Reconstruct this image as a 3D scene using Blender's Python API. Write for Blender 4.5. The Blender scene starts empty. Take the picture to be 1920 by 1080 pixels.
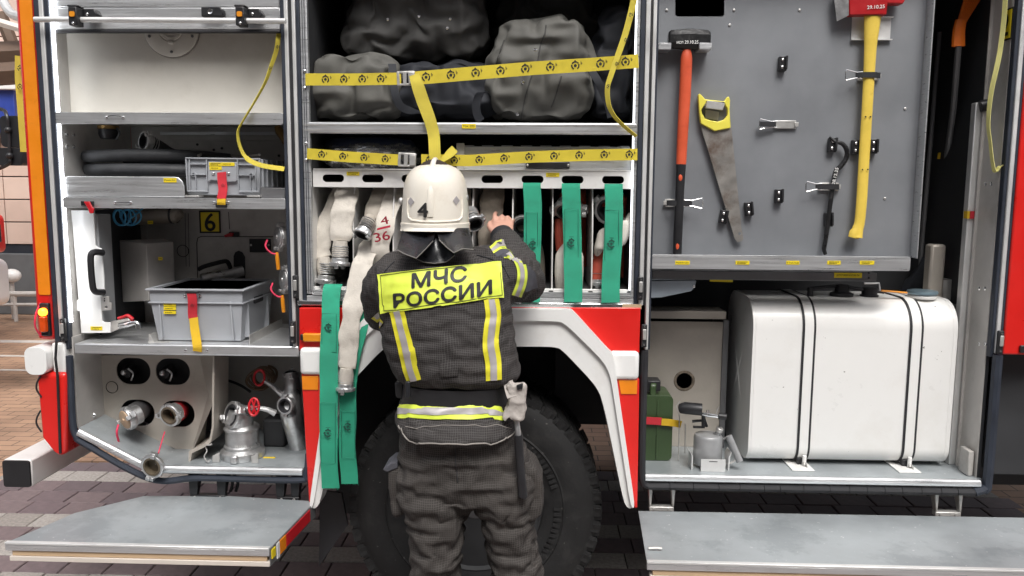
import bpy, bmesh, math, random
from mathutils import Vector, Matrix, noise
from mathutils.bvhtree import BVHTree
from mathutils.geometry import tessellate_polygon
random.seed(7)
S = bpy.context.scene
COL = S.collection
V = Vector

# ---------------- camera ----------------
CAM_POS = V((0.0, -3.0, 1.8))
FPX = 1500.0                                   # focal length in pixels of a 1920 wide picture
def cam_axes(pitch, yaw, roll):
    cy, sy, cp, sp, cr, sr = math.cos(yaw), math.sin(yaw), math.cos(pitch), math.sin(pitch), math.cos(roll), math.sin(roll)
    A = Matrix(((1,0,0),(0,0,-1),(0,1,0)))
    Ry = Matrix(((cy,0,-sy),(0,1,0),(sy,0,cy)))
    Rx = Matrix(((1,0,0),(0,cp,-sp),(0,sp,cp)))
    Rz = Matrix(((cr,-sr,0),(sr,cr,0),(0,0,1)))
    return Rz @ Rx @ Ry @ A
CAMR = cam_axes(math.radians(7.011), math.radians(-1.835), math.radians(0.363))
cam = bpy.data.objects.new('camera', bpy.data.cameras.new('camera'))
COL.objects.link(cam)
r_, d_, f_ = CAMR[0], CAMR[1], CAMR[2]
cam.matrix_world = Matrix(((r_[0], -d_[0], -f_[0], CAM_POS.x), (r_[1], -d_[1], -f_[1], CAM_POS.y), (r_[2], -d_[2], -f_[2], CAM_POS.z), (0,0,0,1)))
cam.data.sensor_width = 36.0
cam.data.lens = FPX / 1920 * 36
cam.data.clip_start = 0.05
cam.data.clip_end = 500
S.camera = cam

# ---------------- world, sun, exposure ----------------
W = bpy.data.worlds.new('World'); S.world = W; W.use_nodes = True
wn = W.node_tree.nodes; wl = W.node_tree.links
bg = wn['Background']
sky = wn.new('ShaderNodeTexSky'); sky.sky_type = 'NISHITA'; sky.sun_disc = False
SUN_EL, SUN_AZ = 56, 165                       # azimuth clockwise from +Y
sky.sun_elevation = math.radians(SUN_EL); sky.sun_rotation = math.radians(SUN_AZ)
sky.air_density = 1.0; sky.dust_density = 4.0; sky.ozone_density = 1.0
hs = wn.new('ShaderNodeHueSaturation'); hs.inputs['Saturation'].default_value = 0.28
wl.new(sky.outputs[0], hs.inputs['Color']); wl.new(hs.outputs[0], bg.inputs[0])
bg.inputs[1].default_value = 0.13
sl = bpy.data.lights.new('sun', 'SUN'); sl.energy = 1.3; sl.angle = math.radians(24); sl.color = (1, 0.97, 0.93)
so = bpy.data.objects.new('sun', sl); COL.objects.link(so)
az, el = math.radians(SUN_AZ), math.radians(SUN_EL)
sd = V((math.sin(az)*math.cos(el), math.cos(az)*math.cos(el), math.sin(el)))
so.rotation_euler = (-sd).to_track_quat('-Z', 'Y').to_euler(); so.location = sd * 12
S.view_settings.view_transform = 'Standard'; S.view_settings.look = 'None'
S.view_settings.exposure = 0.82; S.view_settings.gamma = 1.0
S.view_settings.use_curve_mapping = False
S.render.engine = 'CYCLES'
S.render.resolution_x, S.render.resolution_y = 1024, 576

# ---------------- measuring helpers ----------------
def P(u, v, Y):
    """point of the plane y=Y seen at pixel (u,v) of the 1920x1080 photograph: how each piece was measured"""
    d = CAMR.transposed() @ V(((u-960)/FPX, (v-540)/FPX, 1.0))
    return CAM_POS + d * ((Y - CAM_POS.y) / d.y)
def PZ(u, v, Z):
    d = CAMR.transposed() @ V(((u-960)/FPX, (v-540)/FPX, 1.0))
    return CAM_POS + d * ((Z - CAM_POS.z) / d.z)
def PX(u, v, X):
    d = CAMR.transposed() @ V(((u-960)/FPX, (v-540)/FPX, 1.0))
    return CAM_POS + d * ((X - CAM_POS.x) / d.x)
def R4(u0, v0, u1, v1, Y):
    um, vm = (u0+u1)/2, (v0+v1)/2
    return P(u0,vm,Y).x, P(u1,vm,Y).x, P(um,v1,Y).z, P(um,v0,Y).z
def XZ(px, Y): return [(p.x, p.z) for p in (P(u,v,Y) for u,v in px)]

# ---------------- mesh builder ----------------
def catmull(pts, n=8):
    pts = [V(p) for p in pts]; out = []
    q = [pts[0]*2-pts[1]] + pts + [pts[-1]*2-pts[-2]]
    for i in range(1, len(q)-2):
        a, b, c, d = q[i-1], q[i], q[i+1], q[i+2]
        for k in range(n):
            t = k/n
            out.append(0.5*((2*b)+(c-a)*t+(2*a-5*b+4*c-d)*t*t+(3*b-a-3*c+d)*t**3))
    out.append(pts[-1]); return out
def lerplist(vals, n):
    """spread a list of numbers over n samples"""
    if not isinstance(vals, (list, tuple)): return [vals]*n
    out = []
    for i in range(n):
        t = i/(n-1)*(len(vals)-1); k = min(int(t), len(vals)-2); out.append(vals[k]+(vals[k+1]-vals[k])*(t-k))
    return out
def basis(axis):
    w = V(axis).normalized(); a = V((0,0,1)) if abs(w.z) < 0.9 else V((1,0,0))
    u = a.cross(w).normalized(); return u, w.cross(u), w
class MB:
    def __init__(s): s.v = []; s.f = []
    def add(s, vs, fs):
        o = len(s.v); s.v += [tuple(p) for p in vs]; s.f += [[i+o for i in f] for f in fs]; return s
    def box(s, x0, x1, y0, y1, z0, z1):
        return s.add([(x,y,z) for z in (z0,z1) for y in (y0,y1) for x in (x0,x1)],
                     [[0,2,3,1],[4,5,7,6],[0,1,5,4],[2,6,7,3],[0,4,6,2],[1,3,7,5]])
    def pbox(s, u0, v0, u1, v1, y0, y1):
        x0, x1, z0, z1 = R4(u0, v0, u1, v1, y0); return s.box(x0, x1, y0, y1, z0, z1)
    def obox(s, c, size, M):
        c = V(c); h = V(size)/2
        return s.add([c + M @ V((x*h.x, y*h.y, z*h.z)) for z in (-1,1) for y in (-1,1) for x in (-1,1)],
                     [[0,2,3,1],[4,5,7,6],[0,1,5,4],[2,6,7,3],[0,4,6,2],[1,3,7,5]])
    def plate(s, outer, y0, y1, holes=(), frame=None):
        """outline in (x,z) with holes, between y0 (front) and y1; frame=(origin,U,Vv,N) for any other plane"""
        loops = [list(outer)] + [list(h) for h in holes]
        tri = tessellate_polygon([[V((a,b,0)) for a,b in l] for l in loops])
        flat = [p for l in loops for p in l]; n = len(flat)
        if frame:
            o, U, Vv, N = [V(q) for q in frame]
            vs = [o+U*a+Vv*b+N*y0 for a,b in flat] + [o+U*a+Vv*b+N*y1 for a,b in flat]
        else: vs = [(a,y0,b) for a,b in flat] + [(a,y1,b) for a,b in flat]
        fs = []
        def area(t): 
            (ax,ay),(bx,by),(cx,cy) = [flat[i] for i in t]; return (bx-ax)*(cy-ay)-(by-ay)*(cx-ax)
        for t in tri:
            t = list(t)
            if area(t) < 0: t.reverse()
            fs.append(t); fs.append([i+n for i in reversed(t)])
        o = 0
        for k, l in enumerate(loops):
            m = len(l); A = sum(l[i][0]*l[(i+1)%m][1]-l[(i+1)%m][0]*l[i][1] for i in range(m))
            ccw = (A > 0) == (k == 0)
            for i in range(m):
                a, b = o+i, o+(i+1)%m
                fs.append([b, a, a+n, b+n] if ccw else [a, b, b+n, a+n])
            o += m
        return s.add(vs, fs)
    def loft(s, rings, cap=True, close=True):
        n = len(rings[0]); o = len(s.v)
        for r in rings: s.v += [tuple(p) for p in r]
        for i in range(len(rings)-1):
            for j in range(n if close else n-1):
                a, b = o+i*n+j, o+i*n+(j+1)%n
                s.f.append([a, b, b+n, a+n])
        if cap and close:
            s.f.append([o+j for j in reversed(range(n))]); s.f.append([o+(len(rings)-1)*n+j for j in range(n)])
        return s
    def tube(s, pts, r, n=10, cap=True, flat=None, side=None):
        """round tube, or with flat<1 and side (vector of the wide direction) a flattened hose"""
        pts = [V(p) for p in pts]; rr = lerplist(r, len(pts)); rings = []; prev = None
        fl = lerplist(flat, len(pts)) if flat is not None else None
        sides = side if isinstance(side, list) else None
        for i, p in enumerate(pts):
            t = (pts[min(i+1, len(pts)-1)] - pts[max(i-1, 0)]).normalized()
            if side is not None:
                a = V(sides[i] if sides else side); a = (a - t*a.dot(t)).normalized()
            elif prev is None: a = basis(t)[0]
            else: a = (prev - t*prev.dot(t)).normalized()
            prev = a; b = t.cross(a)
            k = fl[i] if fl else 1
            rings.append([p + a*math.cos(j*2*math.pi/n)*rr[i] + b*math.sin(j*2*math.pi/n)*rr[i]*k for j in range(n)])
        return s.loft(rings, cap)
    def ribbon(s, pts, side, w, t=0.0025):
        """webbing: side = width direction (one vector or one for each point)"""
        pts = [V(p) for p in pts]; rings = []; ww = lerplist(w, len(pts))
        for i, p in enumerate(pts):
            tg = (pts[min(i+1, len(pts)-1)] - pts[max(i-1, 0)]).normalized()
            a = V(side[i] if isinstance(side, list) else side); a = (a - tg*a.dot(tg)).normalized(); b = tg.cross(a)
            h = ww[i]/2
            rings.append([p+a*h+b*t/2, p-a*h+b*t/2, p-a*h-b*t/2, p+a*h-b*t/2])
        return s.loft(rings)
    def lathe(s, prof, o, axis, n=24, cap=True, squash=1.0):
        u, v, w = basis(axis); o = V(o)
        rings = [[o + w*h + (u*math.cos(j*2*math.pi/n) + v*math.sin(j*2*math.pi/n)*squash)*r for j in range(n)] for r, h in prof]
        return s.loft(rings, cap)
    def ball(s, c, r, n=12, m=8, sc=(1,1,1)):
        c = V(c); rings = []
        for i in range(m+1):
            a = -math.pi/2 + math.pi*i/m; rad = max(math.cos(a), 0.02)
            rings.append([c + V((math.cos(j*2*math.pi/n)*rad*r*sc[0], math.sin(j*2*math.pi/n)*rad*r*sc[1], math.sin(a)*r*sc[2])) for j in range(n)])
        return s.loft(rings)
    def mesh(s, name, off=V((0,0,0)), smooth=35):
        me = bpy.data.meshes.new(name)
        me.from_pydata([(p[0]-off.x, p[1]-off.y, p[2]-off.z) for p in s.v], [], s.f)
        me.validate(); me.update()
        if smooth:
            me.polygons.foreach_set('use_smooth', [True]*len(me.polygons))
            me.set_sharp_from_angle(angle=math.radians(smooth))
        return me
    def build(s, name, mat, parent=None, bev=0, seg=2, smooth=35, sub=0):
        off = V((0,0,0)); q = parent
        while q is not None: off = off + q.location; q = q.parent
        me = s.mesh(name, off, smooth)
        o = bpy.data.objects.new(name, me); COL.objects.link(o)
        me.materials.append(mat)
        if parent is not None: o.parent = parent
        if bev:
            b = o.modifiers.new('bevel', 'BEVEL'); b.width = bev; b.segments = seg; b.limit_method = 'ANGLE'; b.angle_limit = math.radians(40)
        if sub:
            b = o.modifiers.new('sub', 'SUBSURF'); b.levels = sub; b.render_levels = sub
        return o
def tag(o, label, cat, group=None, kind=None):
    if label: o['label'] = label
    if cat: o['category'] = cat
    if group: o['group'] = group
    if kind: o['kind'] = kind
    return o
def thing(name, label, cat, loc=(0,0,0), group=None):
    o = bpy.data.objects.new(name, None); COL.objects.link(o); o.location = V(loc); o.empty_display_size = 0.05
    return tag(o, label, cat, group)
def inst(me, name, parent, M, mat=None):
    """another object with the same mesh; M in world space"""
    o = bpy.data.objects.new(name, me); COL.objects.link(o)
    if parent is not None:
        off = V((0,0,0)); q = parent
        while q is not None: off = off + q.location; q = q.parent
        o.parent = parent; M = Matrix.Translation(-off) @ M
    o.matrix_local = M
    return o
def frameM(o, U, Vv, N, sc=1.0):
    U, Vv, N, o = V(U)*sc, V(Vv)*sc, V(N)*sc, V(o)
    return Matrix(((U.x,Vv.x,N.x,o.x),(U.y,Vv.y,N.y,o.y),(U.z,Vv.z,N.z,o.z),(0,0,0,1)))
def rrect(x0, x1, z0, z1, r, n=5):
    out = []
    for cx, cz, a0 in ((x1-r,z1-r,0),(x0+r,z1-r,90),(x0+r,z0+r,180),(x1-r,z0+r,270)):
        for k in range(n+1):
            a = math.radians(a0+90*k/n); out.append((cx+r*math.cos(a), cz+r*math.sin(a)))
    return out
def circ(cx, cz, r, n=24, sx=1.0): return [(cx+r*sx*math.cos(i*2*math.pi/n), cz+r*math.sin(i*2*math.pi/n)) for i in range(n)]

# lettering: flat meshes made from the built-in font, centred on the origin
_tc = {}
def text2d(body, bold=0.0, shear=0.0):
    k = (body, bold, shear)
    if k in _tc: return _tc[k]
    cu = bpy.data.curves.new('t', 'FONT'); cu.body = body; cu.offset = bold; cu.shear = shear; cu.align_x = 'CENTER'; cu.resolution_u = 4
    cu.fill_mode = 'FRONT'
    o = bpy.data.objects.new('t', cu); COL.objects.link(o)
    dg = bpy.context.evaluated_depsgraph_get(); me = bpy.data.meshes.new_from_object(o.evaluated_get(dg))
    vs = [(p.co.x, p.co.y) for p in me.vertices]; fs = [list(p.vertices) for p in me.polygons]
    bpy.data.objects.remove(o); bpy.data.curves.remove(cu); bpy.data.meshes.remove(me)
    x0, x1 = min(p[0] for p in vs), max(p[0] for p in vs); y0, y1 = min(p[1] for p in vs), max(p[1] for p in vs)
    vs = [((p[0]-(x0+x1)/2)/(y1-y0), (p[1]-(y0+y1)/2)/(y1-y0)) for p in vs]     # unit height
    _tc[k] = (vs, fs, (x1-x0)/(y1-y0)); return _tc[k]
def letter(body, o, U, Vv, h, name, mat, parent, w=None, bold=0.0, fn=None, lift=0.0012):
    vs, fs, asp = text2d(body, 0.0); U = V(U).normalized(); Vv = V(Vv).normalized(); N = U.cross(Vv)
    kx = h if w is None else w/asp
    m = MB(); o = V(o)
    pts = [o + U*x*kx + Vv*y*h + N*lift for x, y in vs]
    if fn:                                       # cut the letters fine enough to bend with what they are printed on
        b = bmesh.new(); bv_ = [b.verts.new(p) for p in pts]
        for f in fs:
            try: b.faces.new([bv_[i] for i in f])
            except ValueError: pass
        bmesh.ops.triangulate(b, faces=b.faces[:])
        for _ in range(4):
            lg = [e for e in b.edges if e.calc_length() > 0.012]
            if not lg: break
            bmesh.ops.subdivide_edges(b, edges=lg, cuts=1, use_grid_fill=False); bmesh.ops.triangulate(b, faces=b.faces[:])
        b.verts.index_update(); pts = [v.co.copy() for v in b.verts]; fs = [[v.index for v in f.verts] for f in b.faces]; b.free()
    k = bold*h*1.1                               # heavier strokes: the same flat letters laid again a hair to each side
    for i, (a, b_) in enumerate(((0,0),(k,0),(-k,0),(0,k*0.8),(0,-k*0.8)) if bold else ((0,0),)):
        q = [V(p)+U*a+Vv*b_ for p in pts]
        if fn: q = [fn(p) for p in q]
        m.add([p+N*0.00025*i for p in q], fs)
    return m.build(name, mat, parent, smooth=0)
# ---------------- materials ----------------
def newmat(name):
    m = bpy.data.materials.new(name); m.use_nodes = True
    return m, m.node_tree.nodes, m.node_tree.links, m.node_tree.nodes['Principled BSDF']
def mat(name, col, rough=0.5, metal=0.0, var=0.12, scale=6.0, bump=0.0, bscale=60.0, coat=0.0, stretch=(1,1,1), dirt=0.0, dcol=(0.05,0.04,0.03), dscale=4.0, rvar=0.12, spec=0.5, dlo=0.52, dhi=0.72, speck=None, sscale=90, sth=0.66):
    m, n, l, b = newmat(name)
    tc = n.new('ShaderNodeTexCoord'); mp = n.new('ShaderNodeMapping'); mp.inputs['Scale'].default_value = stretch
    l.new(tc.outputs['Object'], mp.inputs[0])
    nz = n.new('ShaderNodeTexNoise'); nz.inputs['Scale'].default_value = scale; nz.inputs['Detail'].default_value = 8; nz.inputs['Roughness'].default_value = 0.62
    l.new(mp.outputs[0], nz.inputs['Vector'])
    rp = n.new('ShaderNodeMapRange'); rp.inputs['From Min'].default_value = 0.3; rp.inputs['From Max'].default_value = 0.7
    rp.inputs['To Min'].default_value = 1-var; rp.inputs['To Max'].default_value = 1+var
    l.new(nz.outputs[0], rp.inputs[0])
    mx = n.new('ShaderNodeMix'); mx.data_type = 'RGBA'; mx.blend_type = 'MULTIPLY'; mx.inputs[0].default_value = 1
    mx.inputs[6].default_value = (*col, 1); l.new(rp.outputs[0], mx.inputs[7]); out = mx.outputs[2]
    if dirt:
        dz = n.new('ShaderNodeTexNoise'); dz.inputs['Scale'].default_value = dscale; dz.inputs['Detail'].default_value = 10; dz.inputs['Roughness'].default_value = 0.7
        l.new(tc.outputs['Object'], dz.inputs['Vector'])
        dr = n.new('ShaderNodeMapRange'); dr.inputs['From Min'].default_value = dlo; dr.inputs['From Max'].default_value = dhi; dr.inputs['To Max'].default_value = dirt
        l.new(dz.outputs[0], dr.inputs[0])
        m2 = n.new('ShaderNodeMix'); m2.data_type = 'RGBA'; l.new(dr.outputs[0], m2.inputs[0]); l.new(out, m2.inputs[6]); m2.inputs[7].default_value = (*dcol, 1); out = m2.outputs[2]
    if speck:
        sz = n.new('ShaderNodeTexNoise'); sz.inputs['Scale'].default_value = sscale; sz.inputs['Detail'].default_value = 3; l.new(tc.outputs['Object'], sz.inputs['Vector'])
        sr = n.new('ShaderNodeMapRange'); sr.inputs['From Min'].default_value = sth; sr.inputs['From Max'].default_value = sth+0.05; sr.inputs['To Max'].default_value = 0.85; l.new(sz.outputs[0], sr.inputs[0])
        m3 = n.new('ShaderNodeMix'); m3.data_type = 'RGBA'; l.new(sr.outputs[0], m3.inputs[0]); l.new(out, m3.inputs[6]); m3.inputs[7].default_value = (*speck, 1); out = m3.outputs[2]
    l.new(out, b.inputs['Base Color'])
    rr = n.new('ShaderNodeMapRange'); rr.inputs['From Min'].default_value = 0.3; rr.inputs['From Max'].default_value = 0.7
    rr.inputs['To Min'].default_value = max(rough-rvar, 0.05); rr.inputs['To Max'].default_value = min(rough+rvar, 1); l.new(nz.outputs[0], rr.inputs[0]); l.new(rr.outputs[0], b.inputs['Roughness'])
    b.inputs['Metallic'].default_value = metal; b.inputs['Specular IOR Level'].default_value = spec
    if coat: b.inputs['Coat Weight'].default_value = coat; b.inputs['Coat Roughness'].default_value = 0.12
    if bump:
        bz = n.new('ShaderNodeTexNoise'); bz.inputs['Scale'].default_value = bscale; bz.inputs['Detail'].default_value = 5; l.new(mp.outputs[0], bz.inputs['Vector'])
        bp = n.new('ShaderNodeBump'); bp.inputs['Strength'].default_value = bump; bp.inputs['Distance'].default_value = 0.004; l.new(bz.outputs[0], bp.inputs['Height']); l.new(bp.outputs[0], b.inputs['Normal'])
    return m
def webbing(name, col, freq=260.0, axis=2):
    m = mat(name, col, 0.75, 0, 0.16, 14, dirt=0.5, dcol=tuple(c*0.5+0.012 for c in col), dscale=7, spec=0.25, dlo=0.48)
    n, l = m.node_tree.nodes, m.node_tree.links; b = n['Principled BSDF']
    tc = n.new('ShaderNodeTexCoord'); sx = n.new('ShaderNodeSeparateXYZ'); l.new(tc.outputs['Object'], sx.inputs[0])
    a = n.new('ShaderNodeMath'); a.operation = 'MULTIPLY'; a.inputs[1].default_value = freq*6.283; l.new(sx.outputs[axis], a.inputs[0])
    s = n.new('ShaderNodeMath'); s.operation = 'SINE'; l.new(a.outputs[0], s.inputs[0])
    bp = n.new('ShaderNodeBump'); bp.inputs['Strength'].default_value = 0.5; bp.inputs['Distance'].default_value = 0.0012; l.new(s.outputs[0], bp.inputs['Height']); l.new(bp.outputs[0], b.inputs['Normal'])
    return m
def ripstop(name, col, line, cell=0.0070, wid=0.2):
    """dark cloth with a fine pale grid woven in"""
    m = mat(name, col, 0.85, 0, 0.25, 7, dirt=0.30, dcol=(0.05,0.04,0.032), dscale=5, spec=0.2)
    n, l = m.node_tree.nodes, m.node_tree.links; b = n['Principled BSDF']
    src = b.inputs['Base Color'].links[0].from_socket
    tc = n.new('ShaderNodeTexCoord'); sx = n.new('ShaderNodeSeparateXYZ'); l.new(tc.outputs['Object'], sx.inputs[0])
    wz = n.new('ShaderNodeTexNoise'); wz.inputs['Scale'].default_value = 9; l.new(tc.outputs['Object'], wz.inputs['Vector'])
    wo = n.new('ShaderNodeMath'); wo.operation = 'MULTIPLY'; wo.inputs[1].default_value = 0.03; l.new(wz.outputs[0], wo.inputs[0])
    ge = n.new('ShaderNodeNewGeometry'); sn = n.new('ShaderNodeSeparateXYZ'); l.new(ge.outputs['Normal'], sn.inputs[0])
    ab = n.new('ShaderNodeMath'); ab.operation = 'ABSOLUTE'; l.new(sn.outputs[0], ab.inputs[0])
    gt = n.new('ShaderNodeMath'); gt.operation = 'GREATER_THAN'; gt.inputs[1].default_value = 0.75; l.new(ab.outputs[0], gt.inputs[0])
    mixc = n.new('ShaderNodeMix'); mixc.data_type = 'FLOAT'; l.new(gt.outputs[0], mixc.inputs[0]); l.new(sx.outputs[0], mixc.inputs[2]); l.new(sx.outputs[1], mixc.inputs[3])
    def stripe(sock):
        w = n.new('ShaderNodeMath'); w.operation = 'ADD'; l.new(sock, w.inputs[0]); l.new(wo.outputs[0], w.inputs[1])
        d = n.new('ShaderNodeMath'); d.operation = 'DIVIDE'; d.inputs[1].default_value = cell; l.new(w.outputs[0], d.inputs[0])
        f = n.new('ShaderNodeMath'); f.operation = 'FRACT'; l.new(d.outputs[0], f.inputs[0])
        g = n.new('ShaderNodeMath'); g.operation = 'LESS_THAN'; g.inputs[1].default_value = wid; l.new(f.outputs[0], g.inputs[0]); return g.outputs[0]
    mxm = n.new('ShaderNodeMath'); mxm.operation = 'MAXIMUM'; l.new(stripe(mixc.outputs[0]), mxm.inputs[0]); l.new(stripe(sx.outputs[2]), mxm.inputs[1])
    m2 = n.new('ShaderNodeMix'); m2.data_type = 'RGBA'; l.new(mxm.outputs[0], m2.inputs[0]); l.new(src, m2.inputs[6]); m2.inputs[7].default_value = (*line, 1)
    l.new(m2.outputs[2], b.inputs['Base Color'])
    bz = n.new('ShaderNodeTexNoise'); bz.inputs['Scale'].default_value = 34; bz.inputs['Detail'].default_value = 4; l.new(tc.outputs['Object'], bz.inputs['Vector'])
    bp = n.new('ShaderNodeBump'); bp.inputs['Strength'].default_value = 0.5; bp.inputs['Distance'].default_value = 0.01; l.new(bz.outputs[0], bp.inputs['Height']); l.new(bp.outputs[0], b.inputs['Normal'])
    return m
def emit(name, col, s):
    m, n, l, b = newmat(name); b.inputs['Base Color'].default_value = (*col, 1); b.inputs['Emission Color'].default_value = (*col, 1); b.inputs['Emission Strength'].default_value = s; return m

ALU = mat('brushed_aluminium', (0.66,0.67,0.68), 0.36, 0.75, 0.10, 5, stretch=(1,6,30), bump=0.12, bscale=30, dirt=0.2, dcol=(0.30,0.28,0.26), dscale=9)
ALUV = mat('anodised_rail', (0.72,0.72,0.71), 0.42, 0.45, 0.05, 9, dirt=0.2, dcol=(0.3,0.28,0.26))
STEEL = mat('cast_aluminium', (0.58,0.58,0.58), 0.36, 0.85, 0.18, 22, bump=0.25, bscale=90, dirt=0.5, dcol=(0.16,0.15,0.14), dscale=14)
CHROME = mat('bright_zinc', (0.8,0.8,0.8), 0.2, 1.0, 0.08, 20)
INNER = mat('locker_sheet', (0.50,0.48,0.455), 0.5, 0.15, 0.16, 5, bump=0.1, bscale=30, dirt=0.45, dcol=(0.17,0.15,0.13), dscale=3.5)
INTAN = mat('bare_sheet_warm', (0.46,0.42,0.37), 0.5, 0.3, 0.14, 4, dirt=0.45, dcol=(0.24,0.20,0.16), dscale=4)
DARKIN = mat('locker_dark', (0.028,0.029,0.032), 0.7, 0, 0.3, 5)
DARKBOX = mat('dark_grey_sheet', (0.16,0.16,0.165), 0.5, 0.3, 0.12, 7)
BOARD = mat('graphite_board', (0.225,0.236,0.253), 0.48, 0.2, 0.12, 3, bump=0.12, bscale=400, dirt=0.25, dcol=(0.28,0.285,0.295), dscale=4, dlo=0.5, dhi=0.8, speck=(0.42,0.42,0.42), sscale=80, sth=0.75)
WHITE = mat('white_paint', (0.80,0.80,0.785), 0.32, 0, 0.03, 5, coat=0.3, dirt=0.25, dcol=(0.50,0.46,0.40), dscale=5, dlo=0.56)
TANKW = mat('tank_white', (0.79,0.785,0.765), 0.35, 0, 0.02, 4, coat=0.2, dirt=0.22, dcol=(0.52,0.47,0.39), dscale=3, dlo=0.5, speck=(0.10,0.085,0.07), sscale=55, sth=0.735)
RACKW = mat('rack_white', (0.76,0.75,0.73), 0.4, 0.1, 0.05, 6, dirt=0.3, dcol=(0.42,0.39,0.34), dscale=8)
CREAM = mat('water_tank_cream', (0.58,0.555,0.50), 0.5, 0, 0.05, 5, dirt=0.35, dcol=(0.38,0.34,0.29), dscale=3, bump=0.06, bscale=40)
RED = mat('fire_red', (0.66,0.014,0.010), 0.35, 0, 0.05, 5, coat=0.4, dirt=0.12, dcol=(0.22,0.03,0.02), dscale=6)
REDD = mat('signal_red_plastic', (0.52,0.012,0.02), 0.4, 0, 0.1, 12)
ORANGE = mat('orange_reflective', (0.78,0.235,0.008), 0.42, 0, 0.06, 20, dirt=0.3, dcol=(0.36,0.10,0.01), dscale=14, dlo=0.58)
RUB = mat('black_rubber', (0.018,0.018,0.021), 0.6, 0, 0.25, 12)
PLA = mat('black_plastic', (0.016,0.016,0.018), 0.42, 0, 0.2, 14)
GASK = mat('blue_black_gasket', (0.022,0.028,0.042), 0.55, 0, 0.2, 10)
TYRE = mat('tyre_rubber', (0.011,0.011,0.0115), 0.75, 0, 0.35, 9, bump=0.3, bscale=70, dirt=0.5, dcol=(0.042,0.040,0.038), dscale=9, speck=(0.09,0.085,0.08), sscale=60, sth=0.70)
FLAP = mat('flap_sheet', (0.37,0.40,0.415), 0.42, 0.35, 0.16, 3, bump=0.1, bscale=60, dirt=0.4, dcol=(0.20,0.225,0.24), dscale=2.6, dlo=0.5, dhi=0.58, speck=(0.62,0.63,0.63), sscale=70, sth=0.69)
TAN = mat('tan_edge_strip', (0.56,0.40,0.25), 0.5, 0, 0.12, 8, stretch=(1,4,20))
GREEN = webbing('green_webbing', (0.035,0.35,0.215))
YEL = webbing('yellow_webbing', (0.70,0.56,0.055), axis=0)
YELV = webbing('yellow_webbing_end', (0.69,0.57,0.08))
REDW = webbing('red_webbing', (0.55,0.03,0.045))
GOLDW = webbing('gold_webbing', (0.68,0.43,0.025))
INK = mat('black_print', (0.012,0.012,0.012), 0.6, 0, 0.1)
GINK = mat('dark_green_print', (0.008,0.075,0.05), 0.7, 0, 0.1)
PAINTM = mat('white_paint_marker', (0.82,0.82,0.80), 0.5, 0, 0.1)
STICK = mat('yellow_label', (0.80,0.62,0.02), 0.45, 0, 0.05)
NEON = mat('fluorescent_yellow', (0.66,0.77,0.075), 0.5, 0, 0.06, 30, dirt=0.3, dcol=(0.40,0.44,0.03), dscale=16, dlo=0.55)
NEON2 = mat('worn_yellow_tape', (0.72,0.66,0.03), 0.55, 0, 0.08, 30, dirt=0.3, dcol=(0.42,0.33,0.03), dscale=16)
SILV = mat('silver_tape', (0.44,0.415,0.42), 0.45, 0.25, 0.08, 30, dirt=0.2, dcol=(0.30,0.27,0.27), dscale=14)
HOSE = mat('hose_canvas', (0.60,0.56,0.50), 0.85, 0, 0.12, 14, bump=0.3, bscale=160, dirt=0.75, dcol=(0.15,0.125,0.10), dscale=6, dlo=0.5, dhi=0.74, spec=0.2)
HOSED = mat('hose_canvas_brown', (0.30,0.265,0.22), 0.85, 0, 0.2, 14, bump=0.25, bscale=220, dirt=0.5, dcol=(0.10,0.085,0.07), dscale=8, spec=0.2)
HOSER = mat('hose_red_sleeve', (0.42,0.07,0.04), 0.7, 0, 0.15, 14)
SUCT = mat('suction_hose_rubber', (0.035,0.037,0.041), 0.6, 0, 0.3, 18, bump=0.2, bscale=120, dirt=0.4, dcol=(0.09,0.09,0.095), dscale=12)
CRATE = mat('grey_crate_plastic', (0.345,0.36,0.385), 0.42, 0, 0.06, 9)
CRATED = mat('crate_inside', (0.11,0.12,0.15), 0.5, 0, 0.1, 9)
BAG = mat('bag_fabric_grey', (0.105,0.103,0.094), 0.7, 0, 0.18, 9, bump=0.18, bscale=300, spec=0.35)
BAGD = mat('bag_fabric_dark', (0.058,0.057,0.055), 0.7, 0, 0.2, 9, bump=0.18, bscale=300, spec=0.3)
BAGB = mat('bag_fabric_navy', (0.024,0.026,0.032), 0.7, 0, 0.2, 9, spec=0.3)
NAVY = mat('navy_coil', (0.012,0.022,0.06), 0.5, 0, 0.2, 10)
HANDOR = mat('orange_fibreglass', (0.66,0.10,0.04), 0.42, 0, 0.10, 16, dirt=0.35, dcol=(0.35,0.03,0.015), dscale=18)
HANDYL = mat('yellow_fibreglass', (0.76,0.55,0.085), 0.42, 0, 0.08, 16, dirt=0.45, dcol=(0.45,0.25,0.03), dscale=16, dlo=0.58)
SAWY = mat('yellow_saw_grip', (0.78,0.70,0.09), 0.4, 0, 0.05, 16)
SAWB = mat('saw_blade_rusty', (0.30,0.285,0.265), 0.45, 0.55, 0.2, 18, dirt=0.8, dcol=(0.11,0.055,0.03), dscale=6, dlo=0.48, dhi=0.66)
AXER = mat('axe_red', (0.40,0.008,0.012), 0.4, 0, 0.12, 16)
BLKP = mat('chipped_black_paint', (0.018,0.018,0.019), 0.32, 0.2, 0.3, 20, bump=0.4, bscale=80, dirt=0.6, dcol=(0.15,0.14,0.13), dscale=40, dlo=0.58)
GALV = mat('galvanised', (0.55,0.54,0.52), 0.42, 0.6, 0.12, 22)
BRASS = mat('old_brass', (0.33,0.21,0.08), 0.4, 0.8, 0.2, 18)
TORCH = mat('grey_hammer_paint', (0.34,0.345,0.35), 0.42, 0.35, 0.08, 22)
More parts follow.
